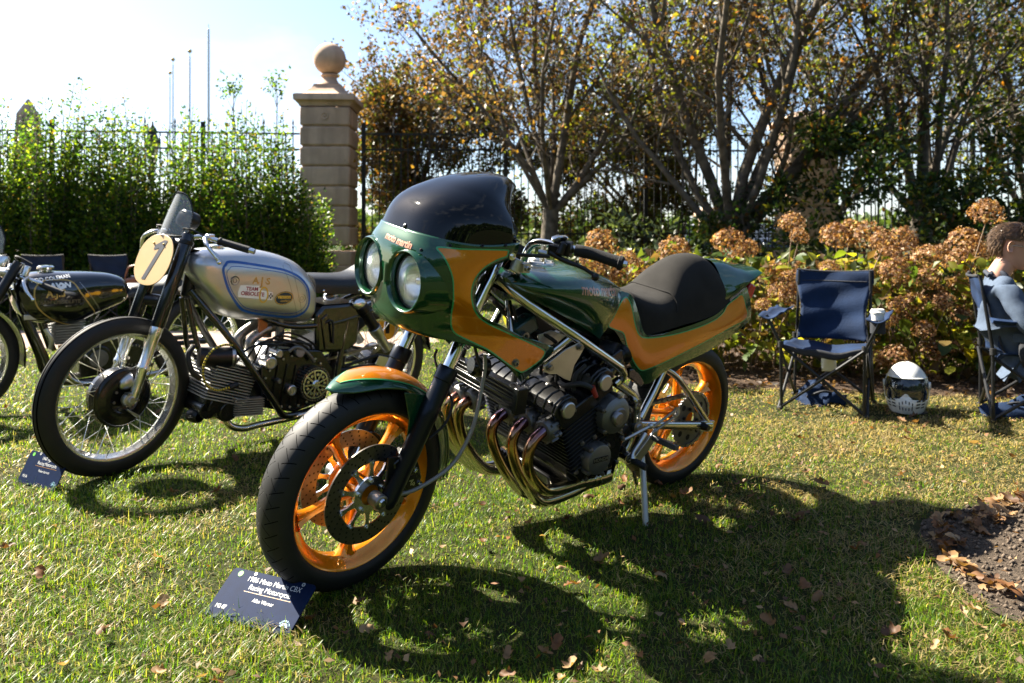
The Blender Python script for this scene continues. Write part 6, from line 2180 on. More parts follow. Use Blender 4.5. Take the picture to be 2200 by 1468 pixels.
V, F = ribbon(q, .007)
decal('yellow_ring', EB, V, F, side, STY, etank, .0026)
c = flat([(0.782, 0.158, 0.772)])[0]
for i in range(4):
    for j in range(3):
        if (i + j) % 2 == 0:
            x, y = c.x + .013 - i * .0075, c.y - .012 + j * .0085 + i * -.0006
            decal('flag_check', EB, [(x, y), (x - .0075, y), (x - .0075, y + .0085), (x, y + .0085)], [(0, 1, 2, 3)], side, STK, etank, .0022)
c = flat([(0.704, 0.158, 0.756)])[0]
def oval(rx, ry, k=40):
    return [Vector((c.x + rx * math.cos(2 * math.pi * i / k), c.y + ry * math.sin(2 * math.pi * i / k) - .06 * rx * math.cos(2 * math.pi * i / k))) for i in range(k)]
for rx, ry, m_, lf in ((.050, .033, STN, .0012), (.0475, .0308, STY, .0016), (.0445, .028, STN, .0020)):
    V, F = poly_fill(oval(rx, ry), .02)
    decal('oval_sticker', EB, V, F, side, m_, etank, lf)
side_text('sticker_lettering', 'vanson', (c.x, c.y + .007), .027, STY, etank, EB, 0, .0012, .95, R(-4), .0026)
side_text('sticker_lettering', 'Leathers', (c.x - .004, c.y - .013), .016, STY, etank, EB, .35, 0, .9, R(-4), .0026)
for q in ((0.958, 0.158, 0.853), (0.605, 0.158, 0.749)):
    MB().lathe([(0, -.002), (.007, -.002), (.008, .003), (.010, .003), (.011, -.002), (.019, .001), (.021, .0035), (.022, 0)], (q[0], .1535, q[2]), (0, 1, 0), 24).build('tank_bolt', STEEL, etank)
q = [(0.706, 0.15, 0.91), (0.688, 0.15, 0.926), (0.665, 0.15, 0.913), (0.593, 0.15, 0.654), (0.616, 0.15, 0.646)]
V, F = ribbon(densify(flat(q), .02), .0025)
decal('knee_recess_edge', EB, V, F, side, STEEL, etank, .0006)
MB().lathe([(0, .018), (.030, .018), (.034, .014), (.034, 0)], (.98, 0, .988), (0, 0, 1), 28).build('filler_cap', POLISHED, etank)

# seat
st_ = MB()
tab = [(0, (.500, .850, .115, .765)), (.15, (.42, .848, .130, .757)), (.45, (.28, .842, .135, .750)), (.62, (.20, .853, .130, .752)), (.75, (.12, .895, .12, .758)), (.9, (.02, .915, .11, .765)), (1, (-.03, .88, .10, .77))]
rows = []
for i in range(41):
    u, wt, hv, wb = cub(tab, i / 40)
    rows.append([(u, hv * (abs(math.sin(a)) ** .6) * (1 if a > 0 else -1), wb + (wt - wb) * abs(math.cos(a)) ** .6) for a in [-math.pi / 2 + math.pi * j / 24 for j in range(25)]])
st_.grid(rows)
st_.f.append(tuple(range(25))); st_.f.append(tuple(40 * 25 + j for j in range(25))[::-1])
es = st_.build('seat', LEATHER, e90, 60)
for q in ((.466, .135, .775), (.25, .137, .766)):
    MB().ell(q, (.007, .004, .007)).build('seat_stud', POLISHED, es)

# frame tubes
for sd in (1, -1):
    y = lambda p: (p[0], p[1] * sd, p[2])
    fr = MB()
    fr.tube([y(p) for p in ((1.115, .045, .800), (.95, .145, .56), (.74, .172, .25), (.695, .170, .185), (.63, .16, .165), (.48, .13, .168), (.36, .12, .20))], .0165, 16, k=5)
    fr.tube([y(p) for p in ((1.10, .035, .93), (.95, .06, .80), (.70, .10, .62), (.40, .12, .60), (.10, .12, .66))], .014, 12, k=5)
    fr.tube([y(p) for p in ((1.12, .03, .76), (1.09, .05, .60), (1.06, .07, .50), (.98, .09, .42))], .012, 12, k=4)
    fr.tube([y(p) for p in ((.36, .12, .20), (.34, .12, .40), (.30, .12, .62))], .015, 12, k=4)
    fr.tube([y(p) for p in ((.30, .12, .62), (.10, .12, .70), (-.12, .10, .72))], .012, 12, k=4)
    fr.build('frame_tube', BLACK, e90)
    sa = MB().tube([y(p) for p in ((.36, .11, .34), (.15, .105, .335), (-.02, .10, .33))], .017, 14)
    sa.tube([y(p) for p in ((.30, .11, .36), (.10, .13, .40), (-.01, .12, .37))], .009, 10)
    sa.build('swingarm', SATIN, e90)
    sh = MB().lathe([(.018, 0), (.034, .01), (.036, .05), (.030, .055), (.030, .16), (.034, .165), (.034, .19), (.024, .195), (.022, .33), (0, .335)], y((.235, .135, .690)), Vector(y((-.01, .125, .365))) - Vector(y((.235, .135, .690))), 24)
    shb = sh.build('rear_shock', SATIN, e90)
    MB().ell(y((.243, .138, .694)), (.044, .026, .032)).build('shock_cap', POLISHED, shb)
    MB().lathe([(.0315, .165), (.0365, .168), (.0365, .20), (.031, .23), (.026, .235), (.026, .335)], y((.235, .135, .690)), Vector(y((-.01, .125, .365))) - Vector(y((.235, .135, .690))), 24).build('shock_sleeve', ALU, shb)
    MB().prism([y((.10, .142, .40)), y((.125, .142, .355)), y((.02, .142, .31)), y((-.04, .142, .32)), y((-.03, .142, .36))], (0, .005 * sd, 0)).build('shock_plate', ALU, shb, bevel=.001)
erw = spoked_wheel('rear_wheel', e90, basis((0, 0, .33), (1, 0, 0), (0, 1, 0), (0, 0, 1)), .33, .048, .262, .034, .10, nsp=36)
MB().lathe([(.0, .05), (.10, .05), (.112, .06), (.118, .06), (.118, .045), (.10, -.05), (0, -.05)], (0, 0, 0), (0, 1, 0), 44).build('brake_drum', ENGBLK, erw)
sk = MB()
for k in range(46):
    a = 2 * math.pi * k / 46
    sk.box((.118 * math.sin(a), .066, .118 * math.cos(a)), (.008, .005, .010), ((math.cos(a), 0, -math.sin(a)), (0, 1, 0), (math.sin(a), 0, math.cos(a))))
sk.lathe([(.09, .064), (.116, .064), (.116, .068), (.09, .068)], (0, 0, 0), (0, 1, 0), 46, closed=True)
sk.build('sprocket', STEEL, erw)
ec = MB()
for (x0, z0, x1, z1) in ((.0, .448, .47, .385), (.0, .212, .47, .30)):
    n_ = 30
    for k in range(n_):
        p, q = Vector((lerp(x0, x1, k / n_), .066, lerp(z0, z1, k / n_))), Vector((lerp(x0, x1, (k + 1) / n_), .066, lerp(z0, z1, (k + 1) / n_)))
        for s in (1, -1):
            ec.box((p + q) / 2 + Vector((0, s * (.008 if k % 2 else .005), 0)), (.021, .002, .011), (q - p, (0, 1, 0), (q - p).cross(Vector((0, 1, 0)))))
tag(ec.build('drive_chain', STEEL, e90), kind='stuff')

# engine: flat finned barrels, magneto above, head in front
GREYFIN = mat('bare_alloy_fins', (.36, .355, .34), .55, .75, bump=.3, bscale=240, var=.25)
eg = MB()
eg.prism([(.78, -.13, .22), (.80, -.13, .42), (.70, -.13, .50), (.46, -.13, .47), (.38, -.13, .36), (.42, -.13, .20), (.60, -.13, .165)], (0, .26, 0))
eg.box((.90, 0, .35), (.26, .24, .11), ((.93, 0, .33), (0, 1, 0), (-.33, 0, .93)))
een = eg.build('engine', ENGBLK, e90, bevel=.01)
fx, fz = Vector((.93, 0, .33)), Vector((-.33, 0, .93))
fn = MB().box((0, 0, 0), (.215, .30, .0055), (fx, (0, 1, 0), fz)).build('cooling_fin', GREYFIN, een, bevel=.001)
fo = Vector((.955, 0, .375))
fn.matrix_local = Matrix.Translation(fo - fx * .01 + fz * .085)
for k in range(1, 14):
    inst(fn, een, Matrix.Translation(fo - fx * .01 + fz * (.085 - .0138 * k)))
hd = MB().box((1.01, 0, .275), (.13, .27, .085), (fx, (0, 1, 0), fz)).cyl((1.05, -.13, .255), (1.05, .135, .255), .042).cyl((.955, -.13, .235), (.955, .145, .235), .045)
hd.box((1.0, .135, .262), (.10, .012, .055), (fx, (0, 1, 0), fz))
hdo = hd.build('cylinder_head', ENGBLK, een, bevel=.005)
for k in range(6):
    MB().lathe([(.046, 0), (.052, .001), (.052, .004), (.046, .005)], (.955, .03 + k * .018, .235), (0, 1, 0), 24).build('head_fin', ENGBLK, hdo)
lo_ = MB()
for k in range(8):
    lo_.box((.86 + .0 * k, .06 + 0 * k, .205 + k * .011), (.15, .20, .004), ((.97, 0, .1), (0, 1, 0), (-.1, 0, 1)))
lo_.build('sump_fin', GREYFIN, een)
mg = MB().cyl((1.09, .10, .500), (.955, .135, .492), .046).lathe([(0, .012), (.036, .012), (.046, .004), (.046, 0)], (.945, .138, .491), (-.96, .25, 0), 28)
mgo = mg.build('magneto', SATIN, een)
MB().lathe([(.030, 0), (.045, .001), (.045, .016), (.03, .02)], (.955, .136, .492), (-.96, .25, 0), 28).build('magneto_ring', ALU, mgo)
MB().tube([(1.10, .07, .55), (1.13, .08, .51), (1.12, .1, .44), (1.08, .1, .40)], .012, 10, k=5).build('cable', RUBBER, een)
# yellow and black plug lead looping down the side
ymat = mat('yellow_lead', (.55, .42, .03), .5)
ylead = [Vector(p) for p in spline([(0.961, 0.16, 0.553), (1.009, 0.165, 0.559), (1.065, 0.17, 0.538), (1.097, 0.17, 0.484), (1.097, 0.17, 0.422), (1.073, 0.17, 0.378), (1.028, 0.17, 0.354), (0.971, 0.165, 0.357)], 14)]
MB().tube(ylead, .0052, 10).build('plug_lead', ymat, een)
bk = MB()
for k in range(2, len(ylead) - 2, 3):
    bk.tube([ylead[k], ylead[k + 1]], .0058, 8)
tag(bk.build('lead_weave', RUBBER, een), kind='stuff')
MB().cyl((0.971, 0.165, 0.357), (0.93, 0.165, 0.365), .014, 14).build('plug_cap', RUBBER, een)
for q, rad, m_, nm in (((0.76, 0.15, 0.443), .030, ALU, 'timing_cover'), ((0.639, 0.15, 0.291), .026, ALU, 'oil_cap'), ((0.706, 0.13, 0.479), .020, ALU, 'union'), ((0.711, 0.15, 0.348), .012, STEEL, 'union')):
    c0 = Vector(q)
    MB().lathe([(0, .016), (rad * .35, .016), (rad * .4, .012), (rad * .78, .012), (rad * .82, .016), (rad, .013), (rad * 1.04, 0), (rad * 1.04, -.05)], c0, (0, 1, 0), 28).build(nm, m_, een)
# case ribs and screws
for k in range(6):
    MB().box((.72 - k * .05, .134, .33 - .01 * k), (.007, .012, .20), ((1, 0, .15), (0, 1, 0), (-.15, 0, 1))).build('case_rib', ENGBLK, een, bevel=.002)
cs_ = MB()
r_ = random.Random(3)
for k in range(22):
    a = 2 * math.pi * k / 22
    cs_.bolt((.61 + .17 * math.cos(a), .135, .33 + .13 * math.sin(a)), (0, 1, 0), .006, .006)
cs_.build('case_screw', ALU, een)
# open clutch
cc = Vector((0.515, 0.165, 0.308))
cl = MB().lathe([(.062, -.04), (.080, -.04), (.080, .004), (.074, .008), (.062, .006)], cc, (0, 1, 0), 48).build('clutch_drum', ENGBLK, een)
ck = MB()
for k in range(36):
    a = 2 * math.pi * k / 36
    d_ = Vector((math.cos(a), 0, math.sin(a)))
    ck.box(cc + d_ * .083 + Vector((0, -.012, 0)), (.006, .05, .007), (d_, (0, 1, 0), d_.cross(Vector((0, 1, 0)))))
ck.build('clutch_tooth', STEEL, cl)
cw = MB().lathe([(.066, .006), (.074, .010), (.074, .014), (.066, .014)], cc, (0, 1, 0), 40, closed=True).lathe([(0, .024), (.016, .024), (.022, .016), (.022, .006)], cc, (0, 1, 0), 24)
for k in range(9):
    a = 2 * math.pi * k / 9
    d_ = Vector((math.cos(a), 0, math.sin(a))); t_ = d_.cross(Vector((0, 1, 0)))
    cw.box(cc + d_ * .044 + Vector((0, .012, 0)), (.052, .007, .009), (d_, (0, 1, 0), t_))
    e_ = Vector((math.cos(a + .35), 0, math.sin(a + .35)))
    cw.lathe([(0, .016), (.008, .016), (.010, .010), (.010, 0)], cc + e_ * .050, (0, 1, 0), 14)
cw.build('clutch_plate', POLISHED, cl)
# carburettors and inlet pipes
for v in (.06, -.06):
    MB().tube([(.80, v, .45), (.82, v, .53), (.76, v, .58), (.70, v, .60)], [.02, .024, .024, .026], 16, k=5).build('inlet_pipe', STEEL, een)
    cb = MB().cyl((.72, v, .60), (.64, v, .61), .028).cyl((.68, v + .03, .53), (.68, v + .03, .66), .022).lathe([(.026, 0), (.028, .02), (.04, .045), (.043, .045)], (.64, v, .61), (-1, 0, .1), 20)
    cb.build('carburettor', CASTALU, een)
MB().box((.765, .075, .605), (.045, .012, .09)).build('copper_tank_strap', mat('copper', (.35, .14, .07), .4, .8), een)
ol = MB()
for k in range(5):
    ol.tube([(.92 - .05 * k, .10, .44), (.84 - .04 * k, .13, .53 + .012 * k), (.62 - .03 * k, .12, .50), (.50, .11, .42)], .0055, 8, k=6)
ol.build('oil_line', SATIN, een)
MB().tube([(0.661, 0.15, 0.488), (0.621, 0.16, 0.506), (0.56, 0.16, 0.468), (0.521, 0.16, 0.42)], .010, 10, k=5).lathe([(0, .03), (.022, .03), (.026, .02), (.026, 0)], (0.601, 0.14, 0.474), (.2, 1, .2), 22).build('oil_union', CASTALU, een)
MB().tube([(.52, .13, .50), (.62, .14, .53), (.76, .12, .52)], .007, 8, k=5).tube([(.48, .12, .58), (.42, .15, .62), (.40, .14, .50)], .006, 8, k=5).build('hose', RUBBER, een)
# exhaust pipe
MB().tube([(.955, .10, .20), (.93, .115, .155), (.87, .13, .135), (.80, .14, .142), (.60, .16, .155), (.40, .175, .175)], .0165, 16, k=6).tube([(.955, -.10, .20), (.93, -.115, .155), (.85, -.13, .135), (.40, -.17, .17)], .0165, 14, k=6).build('exhaust_pipe', PIPE, e90)
MB().lathe([(.0, 0), (.030, .0), (.033, .01), (.033, .05), (.026, .06)], (1.09, .04, .22), (-.3, .9, 0), 20).build('oil_filter', SATIN, een)
# glossy black oil tank under the seat
MB().prism([(.505, -.13, .65), (.46, -.13, .70), (.22, -.13, .70), (.235, -.13, .48), (.30, -.13, .44), (.49, -.13, .455)], (0, .262, 0)).build('oil_tank', BLACK, e90, bevel=.018)
MB().prism([(.475, .132, .63), (.44, .132, .655), (.42, .132, .48), (.445, .132, .47)], (0, .008, 0)).build('tank_bracket', BLACK, e90, bevel=.003)
# yellow plate on the far side at the tail
YEL = mat('yellow_plate', (.72, .36, .02), .5)
pc2 = Vector((-.16, -.13, .535))
pp = MB().prism([pc2 + Vector((.115 * math.cos(2 * math.pi * k / 40), 0, .125 * math.sin(2 * math.pi * k / 40))) for k in range(40)], (0, -.004, 0)).build('side_number_plate', YEL, e90)
MB().box(pc2 + Vector((-.0, .003, 0)), (.028, .003, .17)).build('number_one', STK, pp)
MB().tube([(.1, -.12, .62), (-.1, -.125, .58)], .008, 8).build('plate_stay', SATIN, pp)
MB().tube([(.10, 0, .72), (-.15, 0, .70), (-.33, 0, .60)], .004, 8).build('mudguard_stay', SATIN, e90)
gr = [[((.352) * math.sin(R(a)), y, .33 + .352 * math.cos(R(a)) - .3 * y * y) for y in (-.055, -.03, 0, .03, .055)] for a in range(-85, 45, 5)]
MB().grid(gr).build('rear_mudguard', BLACK, e90, 60, solid=.002)
st2 = MB()
for sd in (1, -1):
    st2.tube([(.0, .11 * sd, .33), (-.10, .16 * sd, .0)], .010, 8).tube([(.0, .11 * sd, .33), (.07, .17 * sd, .0)], .010, 8)
st2.build('paddock_stand', SATIN, e90)

# ------------------------------------------------------------------ the black motorcycle at the left edge
b3 = empty('racing_motorcycle', mtx=bike_matrix((-3.12, 4.25), R(43), .06, 1.40))
tag(b3, 'black racing motorcycle with gold lined tank, partly cut off by the left edge', 'motorcycle', 'racing motorcycles on the lawn')
BGL = mat('black_lacquer', (.003, .003, .004), .14, 0, 1.0)
tabs = [(0, (1.130, .66, .76, .07)), (.06, (1.105, .60, .802, .11)), (.15, (1.06, .555, .824, .14)), (.35, (.95, .520, .835, .165)), (.55, (.83, .508, .830, .168)), (.75, (.70, .56, .822, .142)), (.88, (.60, .60, .806, .128)), (.96, (.535, .63, .775, .112)), (1, (.505, .66, .730, .07))]
rows = []
for i in range(49):
    u, lo, hi, hv = cub(tabs, i / 48)
    r_ = []
    for j in range(40):
        a = 2 * math.pi * j / 40
        c, s = math.cos(a), math.sin(a)
        n_ = 2 / 2.7
        r_.append((u, hv * abs(c) ** n_ * (1 if c > 0 else -1), (hi + lo) / 2 + (hi - lo) / 2 * abs(s) ** n_ * (1 if s > 0 else -1)))
    rows.append(r_)
t3 = MB().grid(rows, closej=True)
t3.f.append(tuple(range(40))[::-1]); t3.f.append(tuple(48 * 40 + j for j in range(40)))
B3 = t3.bvh()
tk3 = t3.build('fuel_tank', BGL, b3, 55)
q = [(1.053, 0.16, 0.728), (1.043, 0.16, 0.76), (1.017, 0.16, 0.782), (0.979, 0.16, 0.794), (0.868, 0.15, 0.784), (0.818, 0.15, 0.717), (0.766, 0.15, 0.641), (0.717, 0.14, 0.57), (0.748, 0.14, 0.524), (0.814, 0.15, 0.511), (0.867, 0.16, 0.52), (0.952, 0.16, 0.558), (1.02, 0.16, 0.617), (1.048, 0.16, 0.671)]
V, F = ribbon(densify([Vector((p.x, p.y)) for p in spline([(p[0], p[2], 0) for p in q], 5, True)], .012), .0075)
decal('gold_line', B3, V, F, side, GOLD, tk3, .001)
V, F = ribbon(densify(flat([(0.819, 0.13, 0.776), (0.754, 0.13, 0.683), (0.691, 0.12, 0.587), (0.675, 0.12, 0.575)]), .015), .004, False)
decal('tank_crease', B3, V, F, side, STEEL, tk3, .0006)
side_text('tank_lettering', 'ROD COLEMAN', flat([(0.963, 0.155, 0.8)])[0], .026, STW, tk3, B3, 0, .0004, 1.1, R(6))
side_text('tank_lettering', 'AV', flat([(0.95, 0.16, 0.759)])[0], .040, STW, tk3, B3, .1, .002, 1.15, R(2))
side_text('tank_lettering', 'N', flat([(0.886, 0.16, 0.761)])[0], .040, STW, tk3, B3, .1, .002, 1.15, R(2))
c = flat([(0.917, 0.16, 0.757)])[0]
decal('lettering_disc', B3, [(c.x + .019 * math.cos(k * .45), c.y + .019 * math.sin(k * .45)) for k in range(14)], [tuple(range(14))], side, STW, tk3, .0014)
side_text('maker_lettering', 'A.J.S', flat([(0.949, 0.165, 0.714)])[0], .060, GOLD, tk3, B3, 0, .002, .9, R(2))
side_text('tank_lettering', 'TEAM OBSOLETE', flat([(0.932, 0.165, 0.664)])[0], .030, mat('dull_gold', (.10, .07, .03), .5), tk3, B3, 0, .0008, 1.0, R(0))
MB().lathe([(0, .035), (.035, .033), (.045, .024), (.046, .012), (.030, .008), (.028, -.01)], (.96, 0, .835), (0, 0, 1), 32).build('filler_cap', CHROME, tk3)
st3 = [[(u, .11 * (abs(math.sin(a)) ** .6) * (1 if a > 0 else -1), .66 + (h - .66) * abs(math.cos(a)) ** .6) for a in [-math.pi / 2 + math.pi * j / 16 for j in range(17)]] for u, h in ((.53, .70), (.50, .735), (.40, .735), (.30, .74), (.22, .78), (.1, .84), (.02, .80))]
MB().grid(st3).build('seat', LEATHER, b3, 60)
b3m = basis((1.40, 0, .33), (cs, sn, 0), (-sn, cs, 0), (0, 0, 1))
w3 = spoked_wheel('front_wheel', b3, b3m, .335, .042, .272, .030, .10, nsp=36)
MB().lathe([(0, .05), (.09, .055), (.105, .05), (.112, .04), (.112, -.04), (0, -.05)], (0, 0, 0), (0, 1, 0), 40).build('brake_drum', ENGBLK, w3)
# lettering moulded on the tyre wall
V, F = text_tris('AVON', .034, .0012, 1.2)
tw = []
for a, b in V:
    ang = R(252) + a / .305
    rr = .305 - b
    tw.append((rr * math.sin(-ang), .0425, rr * math.cos(-ang)))
MB().add(tw, F).build('tyre_lettering', GOLD, w3, 0)
el3 = lambda x, y, z: tuple(b3m @ Vector((x, y, z)))
for sd in (1, -1):
    MB().tube([el3(-.016, .085 * sd, 0), el3(-.16, .085 * sd, .36)], .021, 14).build('fork_leg', POLISHED, b3)
    MB().tube([el3(-.14, .085 * sd, .31), el3(-.285, .085 * sd, .56)], .027, 14).build('fork_shroud', SATIN, b3)
    hb_ = MB().tube([el3(-.275, .085 * sd, 0.485), el3(-.29, .14 * sd, 0.475), el3(-.35, .22 * sd, 0.445)], .011, 12).build('handlebar', CHROME, b3)
    MB().tube([el3(-.345, .20 * sd, 0.440), el3(-.415, .31 * sd, 0.395)], .0165, 14).build('grip', RUBBER, hb_)
    MB().tube([el3(-.30, .16 * sd, 0.480), el3(-.26, .19 * sd, 0.465), el3(-.25, .24 * sd, 0.415), el3(-.265, .28 * sd, 0.370)], [.006, .010, .0095, .006], 10, k=5).ell(el3(-.267, .283 * sd, 0.365), (.01, .01, .01)).build('brake_lever', POLISHED, hb_)
MB().tube([el3(-.25, .09, .50), el3(-.24, 0, .50), el3(-.25, -.09, .50)], .024, 12).build('fork_yoke', ALU, b3)
for q, r_ in (((1.10, .02, .86), .024), ((1.08, .08, .845), .018), ((1.13, -.06, .85), .024), ((1.18, .0, .90), .035)):
    MB().lathe([(0, .03), (r_ * .8, .03), (r_, .02), (r_, -.03)], q, (-.3, 0, 1), 20).build('yoke_nut', POLISHED, b3)
MB().tube([el3(-.30, .05, .55), el3(-.26, .1, .60), el3(-.3, .2, .56)], .005, 8, k=5).build('control_cable', RUBBER, b3)
for sd in (1, -1):
    y = lambda p: (p[0], p[1] * sd, p[2])
    MB().tube([y(p) for p in ((1.135, .04, .74), (1.06, .06, .55), (.975, .08, .33), (.93, .085, .20), (.80, .09, .16), (.40, .10, .18))], .0185, 14, k=5).tube([y(p) for p in ((1.13, .02, .80), (1.0, .04, .60), (.92, .05, .36))], .013, 12).build('frame_tube', BGL, b3)
MB().box((1.045, .10, .575), (.10, .012, .03), ((1, .1, .1), (0, 1, 0), (0, 0, 1))).box((.99, .095, .585), (.03, .03, .028)).build('tube_clip', ALU, b3, bevel=.003)
g3 = MB().prism([(.80, -.1, .18), (.78, -.1, .44), (.60, -.1, .50), (.42, -.1, .40), (.40, -.1, .20)], (0, .2, 0)).cyl((.70, .08, .30), (.70, .14, .30), .08).cyl((.50, .08, .30), (.50, .15, .30), .07)
eng3 = g3.build('engine', ENGBLK, b3, bevel=.01)
for k in range(10):
    MB().box((.84, 0, .40 + k * .016), (.16, .17, .004)).build('cooling_fin', GREYFIN, eng3)
MB().lathe([(0, .01), (.05, .01), (.055, 0)], (.70, .142, .30), (0, 1, 0), 28).build('primary_cover', CASTALU, eng3)
for k in range(18):
    a = 2 * math.pi * k / 18
    MB().box((.50 + .062 * math.cos(a), .152, .30 + .062 * math.sin(a)), (.008, .006, .012)).build('clutch_tooth', STEEL, eng3)
MB().tube([(.90, .11, .40), (.86, .14, .20), (.70, .15, .15), (.35, .16, .17), (.0, .17, .22)], .019, 14, k=5).build('exhaust_pipe', PIPE, b3)
MB().tube([(.98, .09, .50), (.95, .1, .44), (.95, .09, .38)], .012, 10, k=4).build('inlet_pipe', ALU, b3)
mgd = [[el3(.352 * math.sin(R(a)), y, .352 * math.cos(R(a)) - 4 * y * y) for y in (-.05, -.03, 0, .03, .05)] for a in range(-100, 30, 5)]
MB().grid(mgd).build('mudguard', BGL, b3, 60, solid=.002)
rows = []
edge = []
for j in range(17):
    ph = -1 + 2 * j / 16
    top = .17 * (max(0, 1 - abs(ph) ** 2.3)) ** .62
    col = [el3(-.12 - .08 * ph ** 2 - .42 * top * i / 8, ph * .085, .62 + top * i / 8) for i in range(9)]
    rows.append(col); edge.append(col[-1])
f3 = MB().grid(rows).build('flyscreen', SCR, b3, 70, solid=.0025)
MB().tube(spline(edge, 4), .004, 6).build('screen_edge', SATIN, f3)
r3 = spoked_wheel('rear_wheel', b3, basis((0, 0, .33), (1, 0, 0), (0, 1, 0), (0, 0, 1)), .33, .048, .262, .034, .10, nsp=24)
MB().tube([(.36, .11, .34), (0, .10, .33)], .017, 10).tube([(.36, -.11, .34), (0, -.10, .33)], .017, 10).build('swingarm', SATIN, b3)


# ------------------------------------------------------------------ folding camp chairs and their owner's things
NAVY = mat('navy_canvas', (.006, .018, .052), .85, bump=.35, bscale=90, var=.22, vscale=7, spec=.2)
NAVY_D = mat('dark_piping', (.010, .012, .018), .8)
TUBE = mat('chair_tube', (.016, .017, .019), .35, .4)
PLASTIC = mat('chair_plastic', (.014, .014, .015), .5)

def cloth_grid(fn, nu, nv):
    return MB().grid([[fn(i / nu, j / nv) for j in range(nv + 1)] for i in range(nu + 1)])

def camp_chair(loc, rz, label, seed=1, group='navy folding camp chairs', small=False, sag=.05, tag_paper=True):
    """front faces -y; x across"""
    r = random.Random(seed)
    t = tag(empty('camp_chair', loc, rz), label, 'camp chair', group)
    def wr(x, z):
        return .006 * math.sin(23 * x + 9 * z + seed) + .005 * math.sin(41 * z - 13 * x)
    def back(u, v):
        z = .385 + .435 * v
        hw = .205 + .018 * math.sin(v * math.pi * 1.0) - .040 * math.sin(min(1, max(0, (v - .05) / .8)) * math.pi) + .02 * v
        x = (2 * u - 1) * hw
        y = .185 + .125 * v + .055 * (1 - (2 * u - 1) ** 2) * (1 - v * .8) + wr(x, z)
        return (x, y, z - .012 * (1 - (2 * u - 1) ** 2) * (v > .97))
    bk = cloth_grid(back, 22, 26).build('back_cloth', NAVY, t, 70, solid=.006)
    MB().tube([back(k / 12, 1) for k in range(13)], .008, 6).tube([back(0, k / 12) for k in range(13)], .006, 6).tube([back(1, k / 12) for k in range(13)], .006, 6).build('piping', NAVY_D, bk)
    MB().tube([Vector(back(.08 + .84 * k / 12, .84)) + Vector((0, -.005, 0)) for k in range(13)], .004, 5).build('seam', NAVY_D, bk)
    def seat(u, v):
        x = (2 * u - 1) * (.235 - .02 * v)
        return (x, -.235 + .44 * v, .395 - sag * (1 - (2 * u - 1) ** 2) * (.5 + .5 * math.sin(v * math.pi)) + wr(x * 1.4, v * .3) * .8 - .012 * v)
    se = cloth_grid(seat, 22, 18).build('seat_cloth', NAVY, t, 70, solid=.006)
    MB().grid([[(p[0], p[1] - .004, p[2] - .045 * q / 3 * (.4 + .6 * math.sin(k / 14 * math.pi))) for q in range(4)] for k, p in [(k, seat(k / 14, 0)) for k in range(15)]]).build('seat_valance', NAVY_D, se, 70, solid=.004)
    def leg(a, b, rad=.0095):
        MB().tube([a, b], rad, 10).build('leg', TUBE, t)
    fz, W, D = .015, .225, .24
    # crossed pairs: front, back, sides
    leg((-W - .01, -D, fz), (W - .0, -D - .012, .385)); leg((W + .01, -D, fz), (-W + .0, -D + .012, .385))
    leg((-W - .01, D, fz), (W, D + .012, .36)); leg((W + .01, D, fz), (-W, D - .012, .36))
    leg((-W - .016, -D, fz), (-W + .012, D, .36)); leg((-W - .004, D, fz), (-W - .012, -D, .385))
    leg((W + .016, -D, fz), (W - .012, D, .36)); leg((W + .004, D, fz), (W + .012, -D, .385))
    # uprights: front posts to the arm rests, rear posts up the back
    for s in (1, -1):
        MB().tube([(s * (W + .008), D, fz), (s * (W - .006), D + .0, .40), (s * (W - .012), D + .06, .82)], .0095, 10).build('back_post', TUBE, t)
        MB().tube([(s * W, -D, fz), (s * (W + .004), -D, .39), (s * (W + .085), -D - .01, .565)], .0095, 10).build('front_post', TUBE, t)
        def arm(u, v, s=s):
            x = s * (W + .015 + .105 * u)
            y = -D - .055 + (2 * D + .07) * v
            return (x, y, .575 + .010 * v - .022 * math.sin(u * math.pi) + .005 * math.sin(14 * v + s))
        ar = cloth_grid(arm, 6, 14).build('arm_rest', NAVY, t, 70, solid=.006)
        for f in (0, 1):
            MB().lathe([(.013, -.02), (.017, -.018), (.017, .018), (.013, .02)], (s * (W + .004), (D if f else -D), .395), (0, 0, 1), 12).build('joint', PLASTIC, t)
            MB().lathe([(.011, 0), (.018, .004), (.018, .018), (.011, .022)], (s * (W + .010), (D if f else -D), .0), (0, 0, 1), 12).build('foot', PLASTIC, t)
    MB().ell((0, -D - .002, .205), (.009, .009, .009)).ell((0, D + .002, .19), (.009, .009, .009)).build('rivet', ALU, t)
    # mesh cup holder in the left arm (right-hand side seen from the front)
    MB().lathe([(.040, .0), (.040, -.075), (.0, -.078)], (W + .068, -D + .03, .565), (0, 0, 1), 18).build('cup_holder', NAVY_D, t, 40)
    if tag_paper:
        MB().grid([[(-.045 + .085 * i / 4 + .01 * (j / 6), .03 + .012 * math.sin(i * 1.3 + j * .8), .325 - .115 * j / 6) for j in range(7)] for i in range(5)]).build('paper_tag', WHITE, t, 60, solid=.001)
    return t

c1 = camp_chair((1.925, 4.64, 0), R(-30), 'empty navy camp chair beside the white helmet, in front of the hydrangeas', 2)
c2 = camp_chair((3.0, 4.36, 0), R(66), 'navy camp chair in which the man in the blue blazer sits', 5, sag=.085)
for (px_, Y, rz, lab, sd) in ((265, 8.85, 176, 'navy camp chair behind the tank of the black bike, right of three at the hedge', 7), (122, 8.85, 184, 'navy camp chair in the middle of the three at the hedge', 8), (10, 8.8, 180, 'navy camp chair at the left edge, left of the three at the hedge', 9)):
    camp_chair((hrz(px_, Y), Y, 0), R(rz), lab, sd, tag_paper=False)

